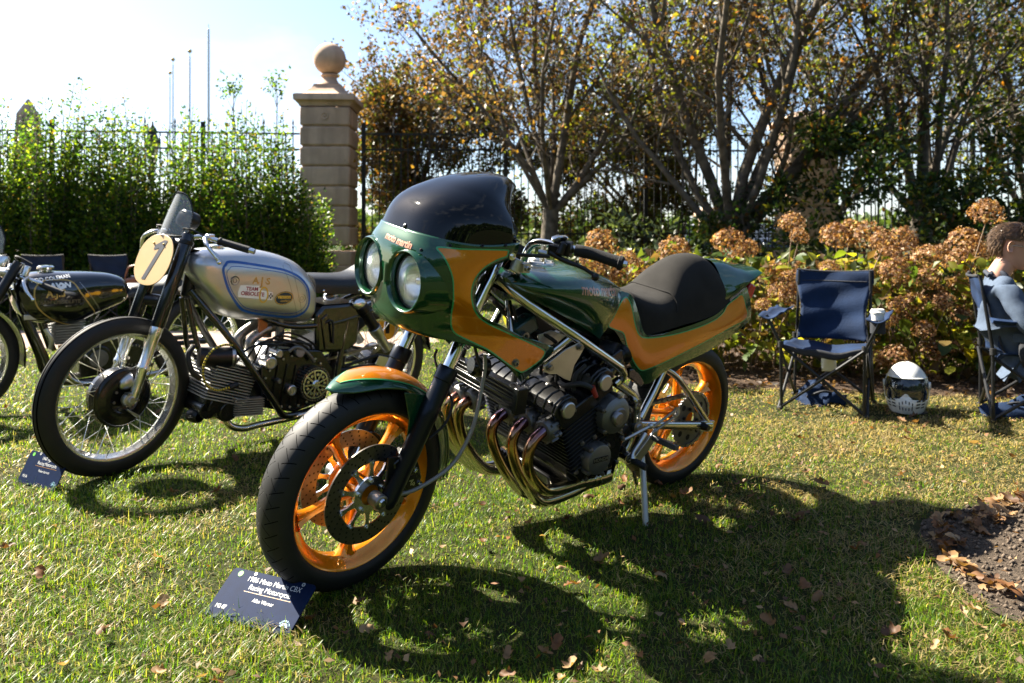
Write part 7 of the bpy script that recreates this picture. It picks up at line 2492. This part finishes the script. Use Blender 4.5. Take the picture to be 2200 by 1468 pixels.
# brown leather bag hung on the right-hand chair by the hedge
bg_ = tag(empty('leather_bag', (hrz(300, 8.5), 8.5, 0)), 'brown leather bag on the camp chair right of the black tank', 'bag')
LEATHERB = mat('tan_leather', (.16, .058, .028), .5, bump=.3, bscale=40, var=.25)
MB().prism([(-.22, -.10, .46), (-.12, -.10, .56), (.02, -.10, .60), (.20, -.10, .66), (.22, -.10, .52), (.18, -.10, .40), (-.18, -.10, .38)], (0, .18, 0)).build('bag_body', LEATHERB, bg_, bevel=.03)
MB().tube([(-.16, -.02, .52), (-.10, -.05, .68), (.04, -.05, .70), (.14, -.02, .60)], .010, 8, k=5).build('strap', LEATHERB, bg_)

# paper cup in the holder of the empty chair
cw_ = Matrix.Translation((1.925, 4.64, 0)) @ Matrix.Rotation(R(-30), 4, 'Z')
cup = tag(empty('paper_cup', cw_ @ Vector((.293, -.21, .502))), 'white paper coffee cup in the arm rest of the empty camp chair', 'cup')
MB().lathe([(0, 0), (.026, 0), (.036, .105), (.0365, .107)], (0, 0, 0), (0, 0, 1), 28).build('cup_body', WHITE, cup)
MB().lathe([(.0365, .100), (.0405, .103), (.0405, .110), (.036, .113), (.034, .124), (.029, .125), (.028, .121), (0, .121)], (0, 0, 0), (0, 0, 1), 28).build('cup_lid', WHITE, cup)

# crumpled carry bags under the chairs
def soft_bag(loc, rz, rx, ry, h, seed, label):
    r = random.Random(seed)
    t = tag(empty('chair_bag', loc, rz), label, 'bag', 'navy bags on the grass')
    rows = []
    for i in range(25):
        a = 2 * math.pi * i / 24
        row = []
        for j in range(13):
            f = j / 12
            rr = math.cos(f * math.pi / 2) ** .6 if f < 1 else 0
            x, y = rx * rr * math.cos(a), ry * rr * math.sin(a)
            z = h * math.sin(f * math.pi / 2) * (.62 + .38 * math.sin(3 * x / rx + seed) * math.cos(2.2 * y / ry + seed * 2))
            z += .020 * math.sin(26 * x + 15 * y + seed) + .014 * math.sin(-33 * x + 40 * y)
            row.append((x + .02 * math.sin(9 * a + 5 * f), y, max(.004, z)))
        rows.append(row)
    MB().grid(rows).build('bag_cloth', NAVY, t, 75)
    MB().tube([(-rx * .8, -ry * .3, h * .4), (-rx * .3, -ry * .7, h * .75), (rx * .2, -ry * .6, h * .6), (rx * .75, -ry * .4, h * .35)], .008, 6, k=5).build('draw_strap', NAVY_D, t)
    return t
soft_bag((1.935, 4.74, 0), R(8), .155, .12, .12, 3, 'crumpled navy bag lying under the empty camp chair')
soft_bag((2.93, 4.38, 0), R(-10), .21, .13, .13, 6, "navy bag on the grass under the seated man's chair")

# white full-face helmet
hm = tag(empty('helmet', (2.335, 4.50, 0), R(-29)), 'white full face helmet with dark visor standing on the grass', 'helmet')
HWHITE = mat('helmet_white', (.74, .74, .71), .25, 0, .8, var=.03)
def helm(th, ph):
    """th round from the front (-y), ph 0 bottom .. 1 crown"""
    z = .012 + .285 * ph
    f = (z - .135) / (.1625 if z > .135 else .20)
    rr = math.sqrt(max(0, 1 - f * f)) if z > .135 else (1 - .26 * ((.135 - z) / .125) ** 1.8)
    x, y = .122 * rr * math.sin(th), -.145 * rr * math.cos(th)
    if z < .115 and abs(th) < 1.5:
        y -= .022 * math.cos(th) * min(1, (.115 - z) / .05)
    return (x, y, z)
hmv = MB()
NTH, NPH = 160, 110
vs = [[helm(-math.pi + 2 * math.pi * i / NTH, j / NPH) for j in range(NPH + 1)] for i in range(NTH + 1)]
hmv.v = [p for r in vs for p in r]
for i in range(NTH):
    for j in range(NPH):
        th, z = -math.pi + 2 * math.pi * (i + .5) / NTH, .012 + .285 * (j + .5) / NPH
        nose = .112 + .030 * max(0, 1 - abs(th) / .30) - .012 * min(1, abs(th) / .9)
        if abs(th) < 1.38 and nose - .008 < z < .212 + .006 * math.cos(th):
            continue
        m_ = NPH + 1
        hmv.f.append((i * m_ + j, (i + 1) * m_ + j, (i + 1) * m_ + j + 1, i * m_ + j + 1))
hmv.build('shell', HWHITE, hm, 50, solid=.008)
VIS = mat('dark_visor', (.012, .016, .022), .06, 0, .6)
MB().grid([[tuple(Vector(helm(-1.43 + 2.86 * i / 40, (z - .012) / .285)) * .980 + Vector((0, 0, .003))) for z in [.088 + .132 * j / 12 for j in range(13)]] for i in range(41)]).build('visor', VIS, hm, 70)
MB().tube([Vector(helm(-1.42 + 2.84 * k / 24, (.215 - .012) / .285)) * 1.012 for k in range(25)], .004, 6).build('visor_trim', HWHITE, hm)
HB = mat('hole_black', (0.004, 0.004, 0.004), 0.9)
for k in range(5):
    th = -.30 + .15 * k
    p = [Vector(helm(th + dx, (z - .012) / .285)) * 1.012 for dx, z in ((-.022, .035), (.022, .035), (.022, .092 - .006 * abs(k - 2)), (-.022, .092 - .006 * abs(k - 2)))]
    p = [q * 1.022 for q in p]
    MB().add(p, [(0, 1, 2, 3)]).build('chin_vent', HB, hm, 0)
for s in (1, -1):
    for a in range(2):
        for b in range(3):
            th = s * (.58 + .28 * a)
            z = .048 + .018 * b
            p = [Vector(helm(th + dx * s, (zz - .012) / .285)) * 1.012 for dx, zz in ((-.10, z), (.10, z + .003), (.10, z + .011), (-.10, z + .008))]
            p = [q * 1.02 for q in p]
            MB().add(p if s > 0 else p[::-1], [(0, 1, 2, 3)]).build('side_vent', HB, hm, 0)
    MB().lathe([(0, .008), (.020, .008), (.024, 0)], Vector(helm(s * 1.42, .55)), (s, -.15, 0), 20).build('visor_pivot', HWHITE, hm)
MB().lathe([(.10, 0), (.11, .006), (.10, .014)], (0, 0, .006), (0, 0, 1), 40).build('neck_roll', SATIN, hm)

# ------------------------------------------------------------------ seated man in profile
man = tag(empty('person', (2.83, 4.36, 0), R(-24)), 'brown-haired man in blue blazer and sunglasses, seated facing right', 'person')
SKIN = mat('skin', (.50, .27, .19), .5, spec=.4, var=.06, vscale=14)
BLAZER = mat('blue_blazer', (.060, .083, .125), .85, bump=.4, bscale=260, var=.12, vscale=30, spec=.2)
HAIR = mat('brown_hair', (.11, .066, .036), .42, var=.45, vscale=60, spec=.5)
TROUS = mat('dark_trousers', (.016, .018, .024), .85)

def skin_figure(name, pts, edges, material, parent, sub=2, root=0):
    me = bpy.data.meshes.new(name)
    me.from_pydata([p[0] for p in pts], edges, [])
    o = bpy.data.objects.new(name, me)
    COL.objects.link(o)
    o.parent = parent
    m = o.modifiers.new('skin', 'SKIN')
    m.use_smooth_shade = True
    sv = me.skin_vertices[0].data
    for i, p in enumerate(pts):
        sv[i].radius = p[1] if isinstance(p[1], tuple) else (p[1], p[1])
        sv[i].use_root = (i == root)
    s = o.modifiers.new('sub', 'SUBSURF')
    s.levels = s.render_levels = sub
    me.materials.append(material)
    return o
# jacket: pelvis, spine, shoulders, both sleeves. person frame: +x is where he faces
pts = [((.00, 0, .40), (.135, .125)), ((-.02, 0, .52), (.130, .12)), ((-.035, 0, .64), (.145, .12)), ((-.030, 0, .745), (.12, .10)), ((-.020, 0, .815), (.058, .056)),
       ((-.02, -.165, .755), (.064, .064)), ((.02, -.225, .64), (.060, .060)), ((.075, -.262, .535), (.054, .054)), ((.20, -.235, .535), (.046, .046)), ((.31, -.19, .565), (.040, .040)),
       ((-.02, .165, .755), (.064, .064)), ((.02, .225, .64), (.060, .060)), ((.075, .262, .535), (.054, .054)), ((.20, .235, .535), (.046, .046)), ((.31, .19, .565), (.040, .040)),
       ((.06, 0, .36), (.13, .16))]
jac = skin_figure('blazer', pts, [(0, 1), (1, 2), (2, 3), (3, 4), (3, 5), (5, 6), (6, 7), (7, 8), (8, 9), (3, 10), (10, 11), (11, 12), (12, 13), (13, 14), (0, 15)], BLAZER, man, 2)
tx = bpy.data.textures.new('cloth_folds', 'CLOUDS'); tx.noise_scale = .09
dm = jac.modifiers.new('folds', 'DISPLACE'); dm.texture = tx; dm.strength = .022; dm.mid_level = .5
MB().tube([(-.085, -.055, .815), (-.055, -.02, .842), (-.02, -.055, .828), (.02, -.07, .77)], .014, 8, k=5).tube([(-.085, .055, .815), (-.055, .02, .842), (-.02, .055, .828), (.02, .07, .77)], .014, 8, k=5).tube([(-.085, -.055, .815), (-.098, 0, .835), (-.085, .055, .815)], .014, 8, k=5).build('collar', mat('navy_collar', (.018, .024, .04), .8), jac)
MB().prism([(.01, -.165, .50), (.13, -.175, .50), (.13, -.178, .455), (.01, -.168, .455)], (0, -.004, 0)).build('pocket_flap', BLAZER, jac)
# legs
pts = [((.0, 0, .37), (.12, .12)), ((.10, -.10, .39), .085), ((.42, -.13, .43), .068), ((.50, -.13, .40), .060), ((.50, -.13, .22), .052), ((.49, -.13, .07), .042),
       ((.10, .10, .39), .085), ((.42, .13, .43), .068), ((.50, .13, .40), .060), ((.50, .13, .22), .052), ((.49, .13, .07), .042)]
skin_figure('trousers', pts, [(0, 1), (1, 2), (2, 3), (3, 4), (4, 5), (0, 6), (6, 7), (7, 8), (8, 9), (9, 10)], TROUS, man, 2)
for s in (1, -1):
    MB().grid([[(x, .13 * s + w * math.sin(a), max(0, h * math.cos(a)) + .004) for a in [-math.pi / 2 + math.pi * j / 10 for j in range(11)]] for x, w, h in ((.43, .028, .06), (.46, .038, .085), (.52, .040, .075), (.60, .044, .055), (.68, .040, .045), (.72, .020, .03))]).build('shoe', LEATHER, man, 60)
# head
def head_pt(th, ph):
    """th: 0 = face (+x) round to pi back; ph 0 chin .. 1 crown"""
    z = -.118 + .236 * ph
    f = (ph - .56) / (.44 if ph > .56 else .60)
    rr = math.sqrt(max(0, 1 - abs(f) ** 2.4))
    if ph < .5:
        rr = max(rr, .0) * (1 - .10 * (.5 - ph) / .5)
    fr = max(0, math.cos(th))
    bk = max(0, -math.cos(th))
    x = (.094 * math.cos(th)) * rr
    y = .076 * math.sin(th) * rr * (1 - .10 * fr)
    if ph < .35:
        x += (.35 - ph) * .085 * (1 if fr > 0 else 1)       # jaw sits forward
    c = math.exp(-(th / .17) ** 2)
    x += c * .026 * math.exp(-((ph - .43) / .075) ** 2)       # nose
    x += c * .008 * math.exp(-((ph - .56) / .08) ** 2)
    x += math.exp(-(th / .34) ** 2) * (.007 * math.exp(-((ph - .255) / .026) ** 2) + .006 * math.exp(-((ph - .215) / .024) ** 2) - .004 * math.exp(-((ph - .235) / .010) ** 2))   # lips
    x += math.exp(-(th / .30) ** 2) * .010 * math.exp(-((ph - .07) / .07) ** 2)   # chin
    e = math.exp(-((abs(th) - .42) / .16) ** 2) * math.exp(-((ph - .53) / .05) ** 2)
    x -= e * .010                                              # eye sockets
    x += math.exp(-(th / .6) ** 2) * .006 * math.exp(-((ph - .62) / .05) ** 2)   # brow
    return (x, y, z)
hc = Vector((.035, -.005, .975))
hrot = Matrix.Rotation(R(10), 3, 'Y') @ Matrix.Rotation(R(-4), 3, 'Z')
hd = MB()
hd.grid([[tuple(hc + hrot @ Vector(head_pt(-math.pi + 2 * math.pi * i / 64, j / 48))) for j in range(49)] for i in range(65)])
hd.tube([(-.045, 0, .80), (-.018, 0, .855), (.012, 0, .905), (.03, 0, .94)], [.060, .056, .056, .058], 20, k=4)
hdo = hd.build('head', SKIN, man, 80)
for s in (1, -1):
    ear = MB()
    rows = []
    for i in range(13):
        a = -2.2 + 4.6 * i / 12
        cx, cz = -.012 + .017 * math.cos(a) * -1, .0 + .031 * math.sin(a)
        rows.append([tuple(hc + hrot @ Vector((cx * k_ - .004, s * (.076 + d_ * 1.25), cz * k_ + .002))) for k_, d_ in ((1.0, -.004), (1.08, .010), (1.0, .016), (.8, .010), (.45, .004), (.1, .003))])
    ear.grid(rows)
    ear.build('ear', SKIN, hdo, 70)
    MB().ell(hc + hrot @ Vector((.072, .030 * s, .006)), (.012, .012, .012)).build('eye', WHITE, hdo)
# hair: cap of locks
hr = MB()
r_ = random.Random(12)
rows = []
for i in range(49):
    th = -math.pi + 2 * math.pi * i / 48
    lim = .40 if abs(th) > 1.75 else lerp(.80, .44, max(0, (abs(th) - .9) / .85)) if abs(th) > .9 else .80
    if 1.2 < abs(th) < 1.98:
        lim = .62
    if abs(th) > 2.2:
        lim = .22
    row = []
    for j in range(22):
        ph = lim + (1 - lim) * j / 21
        p = Vector(head_pt(th, ph))
        k_ = 1.075 + .04 * ph + .010 * math.sin(th * 7 + ph * 5)
        row.append(tuple(hc + hrot @ Vector((p.x * k_ - .006, p.y * k_, p.z * (1.06 + .03 * ph) + .010))))
    rows.append(row)
hr.grid(rows)
hro = hr.build('hair', HAIR, hdo, 80, solid=.012)
lk = MB()
for k in range(1500):
    th = r_.uniform(-math.pi, math.pi)
    ph = 1 - (1 - (.32 if abs(th) > 2.05 else .74 if abs(th) > 1.2 else .72)) * r_.random() ** .8
    ph = min(ph, .985)
    p = Vector(head_pt(th, ph))
    a = hc + hrot @ Vector((p.x * 1.10 - .006, p.y * 1.10, p.z * 1.08 + .012))
    n_ = (a - hc).normalized()
    d = hrot @ Vector((-.35 + .25 * math.sin(th * 5), .15 * math.sin(th * 3 + 1), -1))
    d = (d - n_ * d.dot(n_)).normalized()
    d = (d + Vector((r_.gauss(0, .16), r_.gauss(0, .16), r_.gauss(0, .1)))).normalized()
    L = r_.uniform(.030, .062)
    lk.tube([a, a + d * L * .5 + n_ * r_.uniform(.002, .007), a + d * L + n_ * r_.uniform(-.006, .004)], [.0019, .0017, .0005], 3, cap=False)
tag(lk.build('hair_locks', HAIR, hdo, 80), kind='stuff')
sg = MB()
for s in (1, -1):
    sg.tube([tuple(hc + hrot @ Vector(q)) for q in ((.098, .055 * s, .012), (.05, .080 * s, .014), (-.01, .080 * s, .010), (-.025, .078 * s, -.002))], .0025, 6)
sgo = sg.build('sunglasses', POLISHED, hdo)
for s in (1, -1):
    MB().grid([[tuple(hc + hrot @ Vector((.104 - .10 * (y ** 2) * 40 / 10, (.006 + y) * s, .008 - .034 * z + .012))) for z in (0, .33, .66, 1)] for y in (0, .012, .024, .036, .048, .054)]).build('sunglass_lens', mat('amber_lens', (.06, .025, .012), .06, 0, .6), sgo, 60, solid=.002)
# hands resting on his lap, fingers curled round each other
for s in (1, -1):
    W_ = Vector((.33, -.185 * -1 * s if s > 0 else -.185, .565))
    wr_ = Vector((.32, .185 * s, .567)); pm = Vector((.385, .135 * s, .560))
    pts = [(tuple(wr_), (.026, .020)), (tuple(pm), (.034, .017)), (tuple(pm + Vector((.03, -.022 * s, .0))), (.030, .015))]
    ed = [(0, 1), (1, 2)]
    for k in range(4):
        b = pm + Vector((.034 - .016 * k, -.034 * s, .012 - .008 * k))
        l_ = (.036, .042, .040, .030)[k]
        i0 = len(pts)
        pts += [(tuple(b), .0092), (tuple(b + Vector((.012, -l_ * .8 * s, .006))), .0085), (tuple(b + Vector((-.006, -l_ * 1.35 * s, -.012))), .0075)]
        ed += [(2, i0), (i0, i0 + 1), (i0 + 1, i0 + 2)]
    i0 = len(pts)
    pts += [(tuple(pm + Vector((.022, .012 * s, .020))), .0105), (tuple(pm + Vector((.050, -.006 * s, .030))), .009), (tuple(pm + Vector((.066, -.026 * s, .030))), .008)]
    ed += [(1, i0), (i0, i0 + 1), (i0 + 1, i0 + 2)]
    skin_figure('hand', pts, ed, SKIN, man, 2)

# ------------------------------------------------------------------ show placards on the grass
SIGNBLUE = mat('placard_navy', (.0045, .0125, .042), .6, 0, 0, var=.10, vscale=40, spec=.05)
SIGNWHITE = mat('placard_white', (.55, .56, .57), .5)
SIGNGOLD = mat('placard_gold', (.34, .17, .04), .45)
DOT = mat('placard_green_dot', (.10, .42, .04), .6)
def placard(corners, label, lines, owner, code, group='show placards', blur=False):
    """corners: top-left, top-right, bottom-left on the ground (world)"""
    tl, tr, bl = (Vector(c) for c in corners)
    X = (tr - tl); Wd = X.length; X.normalize()
    Yv = (bl - tl); Yv = (Yv - X * Yv.dot(X)); H = Yv.length; Yv.normalize()
    N = Yv.cross(X).normalized()
    t = empty('show_placard', mtx=Matrix(((X.x, -Yv.x, N.x, bl.x), (X.y, -Yv.y, N.y, bl.y), (X.z, -Yv.z, N.z, bl.z), (0, 0, 0, 1))))
    tag(t, label, 'placard', group)
    o = []
    rc = .012
    for cx, cy, a0 in ((Wd - rc, H - rc, 0), (rc, H - rc, 90), (rc, rc, 180), (Wd - rc, rc, 270)):
        for k in range(6):
            a = R(a0 + 18 * k)
            o.append((cx + rc * math.cos(a), cy + rc * math.sin(a), 0))
    MB().prism([(x, y, -.004) for x, y, z in o], (0, 0, .004)).build('board', SIGNBLUE, t, bevel=.0006)
    def put(name, s, x, y, size, m, sx=.82, bold=0.0):
        V, F = text_tris(s, size, bold, sx)
        return MB().add([(x + a, y + b, .0006) for a, b in V], F).build(name, m, t, 0)
    put('placard_lettering', lines[0], Wd * .55, H * .835, H * .145, SIGNWHITE, .92, .0)
    put('placard_lettering', lines[1], Wd * .55, H * .685, H * .145, SIGNWHITE, .92, .0)
    MB().add([(Wd * .27, H * .585, .0006), (Wd * .83, H * .585, .0006), (Wd * .83, H * .595, .0006), (Wd * .27, H * .595, .0006)], [(0, 1, 2, 3)]).build('gold_rule', SIGNGOLD, t, 0)
    put('placard_lettering', owner, Wd * .55, H * .46, H * .105, SIGNWHITE, .85, .0)
    put('placard_lettering', code, Wd * .13, H * .22, H * .115, SIGNWHITE, .85, .0)
    MB().add([(Wd * .115 + H * .058 * math.cos(k * math.pi / 14), H * .90 + H * .058 * math.sin(k * math.pi / 14), .0007) for k in range(28)], [tuple(range(28))]).build('green_dot', DOT, t, 0)
    for x in (.285, .86):
        MB().lathe([(.003, 0), (.0052, .0005), (.0052, .0012), (.003, .0012)], (Wd * x, H * .955, 0), (0, 0, 1), 14).build('eyelet', SIGNWHITE, t, 0)
    # small round crest with a ring of letters near the lower right corner
    cx, cy = Wd * .90, H * .13
    crest = mat('placard_crest', (.30, .52, .70), .5)
    for k, ch_ in enumerate('AUDRAIN'):
        a = R(150 - 20 * k)
        V, F = text_tris(ch_, H * .05)
        ca, sa_ = math.cos(a - R(90)), math.sin(a - R(90))
        MB().add([(cx + H * .115 * math.cos(a) + x * ca - y * sa_, cy + H * .115 * math.sin(a) + x * sa_ + y * ca, .0006) for x, y in V], F).build('crest_letter', crest, t, 0)
    for k in range(9):
        a = R(20 * k - 80 + 90)
        MB().add([(cx + H * .03 * math.cos(a), cy + H * .03 * math.sin(a), .0006), (cx + H * .075 * math.cos(a - .12), cy + H * .075 * math.sin(a - .12), .0006), (cx + H * .085 * math.cos(a), cy + H * .085 * math.sin(a), .0006), (cx + H * .075 * math.cos(a + .12), cy + H * .075 * math.sin(a + .12), .0006)], [(0, 1, 2, 3)]).build('crest_ray', crest, t, 0)
    st = MB()
    for x in (.12, .88):
        st.tube([(Wd * x, H * .30, -.006), (Wd * x, -.05, -.012)], .003, 6)
    st.build('ground_spike', STEEL, t)
    return t
placard(((-.801, 2.200, .088), (-.534, 2.084, .088), (-.849, 2.090, .006)), 'navy placard leaning at the front wheel of the green and orange bike', ('1986 Moto Martin CBX', 'Racing Motorcycle'), 'Allan Warner', 'M2-07')
placard(((-2.063, 3.267, .124), (-1.829, 3.140, .124), (-2.092, 3.213, .006)), 'navy placard with green dot by the front wheel of the silver-tanked bike', ('1947 AJS E90', 'Racing Motorcycle'), 'Robert Iannucci', 'M2-06')


# ------------------------------------------------------------------ dried hydrangeas
FLORET = leafmat('dried_floret', .34, .7)
HLEAF = leafmat('hydrangea_leaf', .55, .45)

def flower_variant(seed):
    """dome of papery four-petalled florets, radius 1"""
    r = np.random.RandomState(seed)
    n = 420
    u = r.rand(n)
    z = -.45 + 1.45 * u ** .75
    a = r.uniform(0, 2 * np.pi, n)
    lump = 1 + .09 * np.sin(3 * a + seed) * np.sin(4 * z + seed) + .07 * np.sin(7 * a)
    rr = np.sqrt(np.clip(1 - np.clip(z, -.2, 1) ** 2, 0, 1)) * np.where(z < -.2, .9 + (z + .2) * 1.6, 1)
    N = np.stack([rr * np.cos(a), rr * np.sin(a), z], 1)
    P = N * lump[:, None] * np.array([.95, .95, 1.0]) * r.uniform(.84, 1.04, (n, 1))
    N = N / (np.linalg.norm(N, axis=1, keepdims=True) + 1e-6) + r.normal(0, .35, (n, 3))
    N /= np.linalg.norm(N, axis=1, keepdims=True)
    T = np.cross(N, r.normal(size=(n, 3))); T /= np.linalg.norm(T, axis=1, keepdims=True)
    B = np.cross(N, T)
    V, F, C = [], [], []
    pal = [(4, (.31, .165, .072)), (4, (.21, .10, .042)), (2, (.43, .28, .15)), (4, (.085, .036, .016)), (1, (.58, .43, .29))]
    col = pick(pal, n, r)
    for k in range(n):
        s = r.uniform(.070, .115)
        for q in range(4):
            an = q * math.pi / 2 + r.uniform(-.2, .2)
            d = T[k] * math.cos(an) + B[k] * math.sin(an)
            e = T[k] * -math.sin(an) + B[k] * math.cos(an)
            cup = r.uniform(-.15, .55)
            o = len(V)
            V += [P[k], P[k] + d * s * .6 + e * s * .42 + N[k] * s * cup * .6, P[k] + d * s * 1.05 + N[k] * s * cup, P[k] + d * s * .6 - e * s * .42 + N[k] * s * cup * .6]
            F.append((o, o + 1, o + 2, o + 3))
            C += [col[k]] * 4
    o = mesh_np('flower_head', np.array(V), np.array(F), FLORET, np.array(C))
    me = o.data
    bpy.data.objects.remove(o)
    return me

FLOWERS = [flower_variant(s) for s in (1, 2, 3, 4)]

def hleaf_mesh(col, seed):
    """serrated oval leaf about 1 long, slightly cupped"""
    r = random.Random(seed)
    n = 9
    V, F, C = [], [], []
    cu, dr = r.uniform(.1, .5), r.uniform(.1, .6)
    for i in range(n):
        t = i / (n - 1)
        w = .36 * math.sin(math.pi * t ** .8) ** .8 if 0 < t < 1 else 0
        w *= 1 + (.05 if i % 2 else -.03)
        x, z = t, -dr * t * t * .6
        V += [(x, w, z + cu * w * .6), (x, 0, z - .01), (x, -w, z + cu * w * .6)]
        g = 1 + .25 * (r.random() - .5)
        C += [tuple(c * g for c in col)] * 3
    for i in range(n - 1):
        for j in range(2):
            a = i * 3 + j
            F.append((a, a + 3, a + 4, a + 1))
    o = mesh_np('leaf', np.array(V), np.array(F), HLEAF, np.array(C), smooth=True)
    me = o.data
    bpy.data.objects.remove(o)
    return me

HL = [hleaf_mesh(c, i) for i, c in enumerate(((.10, .15, .018), (.19, .21, .02), (.30, .28, .025), (.055, .10, .016), (.13, .17, .02), (.24, .25, .022), (.04, .075, .014), (.17, .12, .04), (.36, .32, .03)))]
HSTEM = mat('hydrangea_stem', (.20, .135, .085), .8, var=.3)

heads = [(1290, 530, 38), (1347, 566, 28), (1448, 545, 38), (1437, 583, 28), (1563, 530, 40), (1606, 541, 28), (1702, 484, 29), (1716, 512, 22), (1797, 515, 37), (1826, 492, 22), (1860, 518, 44), (1898, 522, 28), (1937, 519, 32), (1905, 556, 32), (1945, 556, 42), (1992, 562, 36), (1925, 590, 36), (2022, 552, 28), (2072, 528, 40),
         (2119, 465, 36), (2060, 568, 32), (2100, 548, 28), (1880, 592, 26), (1990, 604, 30), (1935, 626, 28), (2010, 640, 32), (2062, 618, 28), (2065, 682, 25), (2030, 655, 26), (1735, 574, 26), (1670, 592, 30), (1697, 612, 32), (1650, 598, 22), (1705, 640, 34), (1668, 634, 26), (1782, 580, 22), (2002, 756, 30), (2052, 748, 20), (1925, 772, 32), (1985, 715, 26),
         (1948, 690, 22), (1930, 660, 24), (2000, 825, 28), (1300, 590, 36), (1385, 602, 26), (1420, 610, 24), (1365, 575, 22), (1335, 600, 28), (2090, 640, 26), (1872, 640, 24), (1965, 655, 26), (2105, 700, 24), (1745, 640, 24), (1905, 690, 20), (1900, 782, 22), (1880, 770, 18), (2140, 600, 30), (2150, 690, 30), (2190, 640, 30), (1320, 640, 24), (1270, 560, 26), (2185, 560, 34), (1640, 660, 20)]
bushes = [(hrz(1330, 6.3), 6.3, 'dried hydrangea bush behind the handlebar of the green bike'), (hrz(1480, 6.15), 6.15, 'dried hydrangea bush behind the seat hump of the green bike'), (hrz(1670, 5.95), 5.95, 'dried hydrangea bush left of the empty camp chair'),
          (hrz(1800, 5.9), 5.9, 'dried hydrangea bush behind the empty camp chair'), (hrz(1950, 5.75), 5.75, 'dried hydrangea bush behind the white helmet, thick with brown heads'), (hrz(2090, 5.6), 5.6, 'dried hydrangea bush behind the back of the seated man'), (hrz(2260, 5.5), 5.5, 'dried hydrangea bush at the right edge of the photo')]
r = random.Random(31)
roots = []
for x, y, lab in bushes:
    t = tag(empty('hydrangea_bush', (x, y, 0)), lab, 'hydrangea', 'dried hydrangea bushes in the mulch bed')
    roots.append((t, Vector((x, y, 0)), []))
for i, (px_, py_, rad) in enumerate(heads):
    Y = r.uniform(5.35, 6.1)
    if py_ > 640:
        Y = r.uniform(5.25, 5.5)
    if px_ < 1500:
        Y += .25
    x, z = hrz(px_, Y), 1.05 + (504 - py_) / 1634 * Y
    t, o, hs = min(roots, key=lambda q: abs(q[1].x - x))
    f = bpy.data.objects.new('flower_head', FLOWERS[i % 4])
    COL.objects.link(f)
    f.parent = t
    s = rad / 1634 * Y
    lean = Vector((r.gauss(0, .25), r.gauss(-.12, .2), 1)).normalized()
    f.matrix_local = Matrix.Translation(Vector((x, Y, z)) - o) @ lean.to_track_quat('Z', 'Y').to_matrix().to_4x4() @ Matrix.Rotation(r.uniform(0, 6.28), 4, 'Z') @ Matrix.Diagonal((s * .97, s * .97, s * .97, 1))
    hs.append(Vector((x, Y, z - s * .3)) - o)
for bi, (t, o, hs) in enumerate(roots):
    st = MB()
    for h_ in hs + [Vector((r.uniform(-.45, .45), r.uniform(-.3, .4), r.uniform(.5, .95))) for _ in range(16)]:
        b = Vector((h_.x * .35 + r.uniform(-.14, .14), h_.y * .35 + r.uniform(-.1, .2), 0))
        m_ = b.lerp(h_, .55) + Vector((r.uniform(-.05, .05), r.uniform(-.05, .05), 0))
        st.tube([b, m_, h_], [.0055, .0035], 5, cap=False, k=3)
    for _ in range(6):
        b = Vector((r.uniform(-.3, .3), r.uniform(-.35, 0), 0))
        e = b + Vector((r.uniform(-.35, .35), r.uniform(-.25, .05), r.uniform(.15, .5)))
        st.tube([b, (b + e) / 2 + Vector((0, 0, .06)), e], [.005, .002], 4, cap=False, k=3)
    tag(st.build('stems', HSTEM, t, 60), kind='stuff')
    for k in range(120):
        z = r.uniform(.10, .92) if k % 3 else r.uniform(.1, .5)
        p = Vector((r.gauss(0, .30), r.uniform(-.40, .42) - .10 * (z < .4), z))
        m = HL[int(r.random() ** 1.1 * len(HL))]
        l_ = bpy.data.objects.new('leaf', m)
        COL.objects.link(l_)
        l_.parent = t
        s = r.uniform(.07, .135)
        d = Vector((r.gauss(0, 1), r.gauss(-.25, .9), r.gauss(-.15, .5))).normalized()
        l_.matrix_local = Matrix.Translation(p) @ d.to_track_quat('X', 'Z').to_matrix().to_4x4() @ Matrix.Rotation(r.uniform(-.8, .8), 4, 'X') @ Matrix.Diagonal((s, s, s, 1))
    # many more leaves deep in the bush
    nr = np.random.RandomState(400 + bi)
    n = 480
    P = np.stack([nr.normal(0, .33, n), nr.uniform(-.35, .6, n), nr.uniform(.03, .88, n)], 1)
    V, F, T = leaf_cards(P, nr.normal(0, 1, (n, 3)), nr.uniform(.06, .12, n), .62, pick([(3, (.06, .09, .016)), (3, (.11, .13, .02)), (2, (.22, .21, .025)), (3, (.10, .065, .03)), (2, (.035, .05, .014))], n, nr), nr)
    tag(mesh_np('foliage', V, F, HLEAF, T, t), kind='stuff')

# leaf litter and bark chips on the mulch under the bushes
def litter():
    nr = np.random.RandomState(9)
    n = 5200
    X, Y = nr.uniform(-.2, 5.5, n), nr.uniform(4.5, 8.0, n)
    k = in_poly(X, Y, mulch_edge)
    X, Y = X[k], Y[k]
    n = len(X)
    P = np.stack([X, Y, nr.uniform(.008, .035, n)], 1)
    D = nr.normal(0, 1, (n, 3)) * [1, 1, .25]
    V, F, T = leaf_cards(P, D, nr.uniform(.02, .07, n), .55, pick([(4, (.075, .045, .028)), (3, (.15, .085, .045)), (1, (.28, .17, .09)), (3, (.03, .02, .014))], n, nr), nr)
    mesh_np('leaf_litter', V, F, DEADLEAF, T, kind='stuff')
litter()
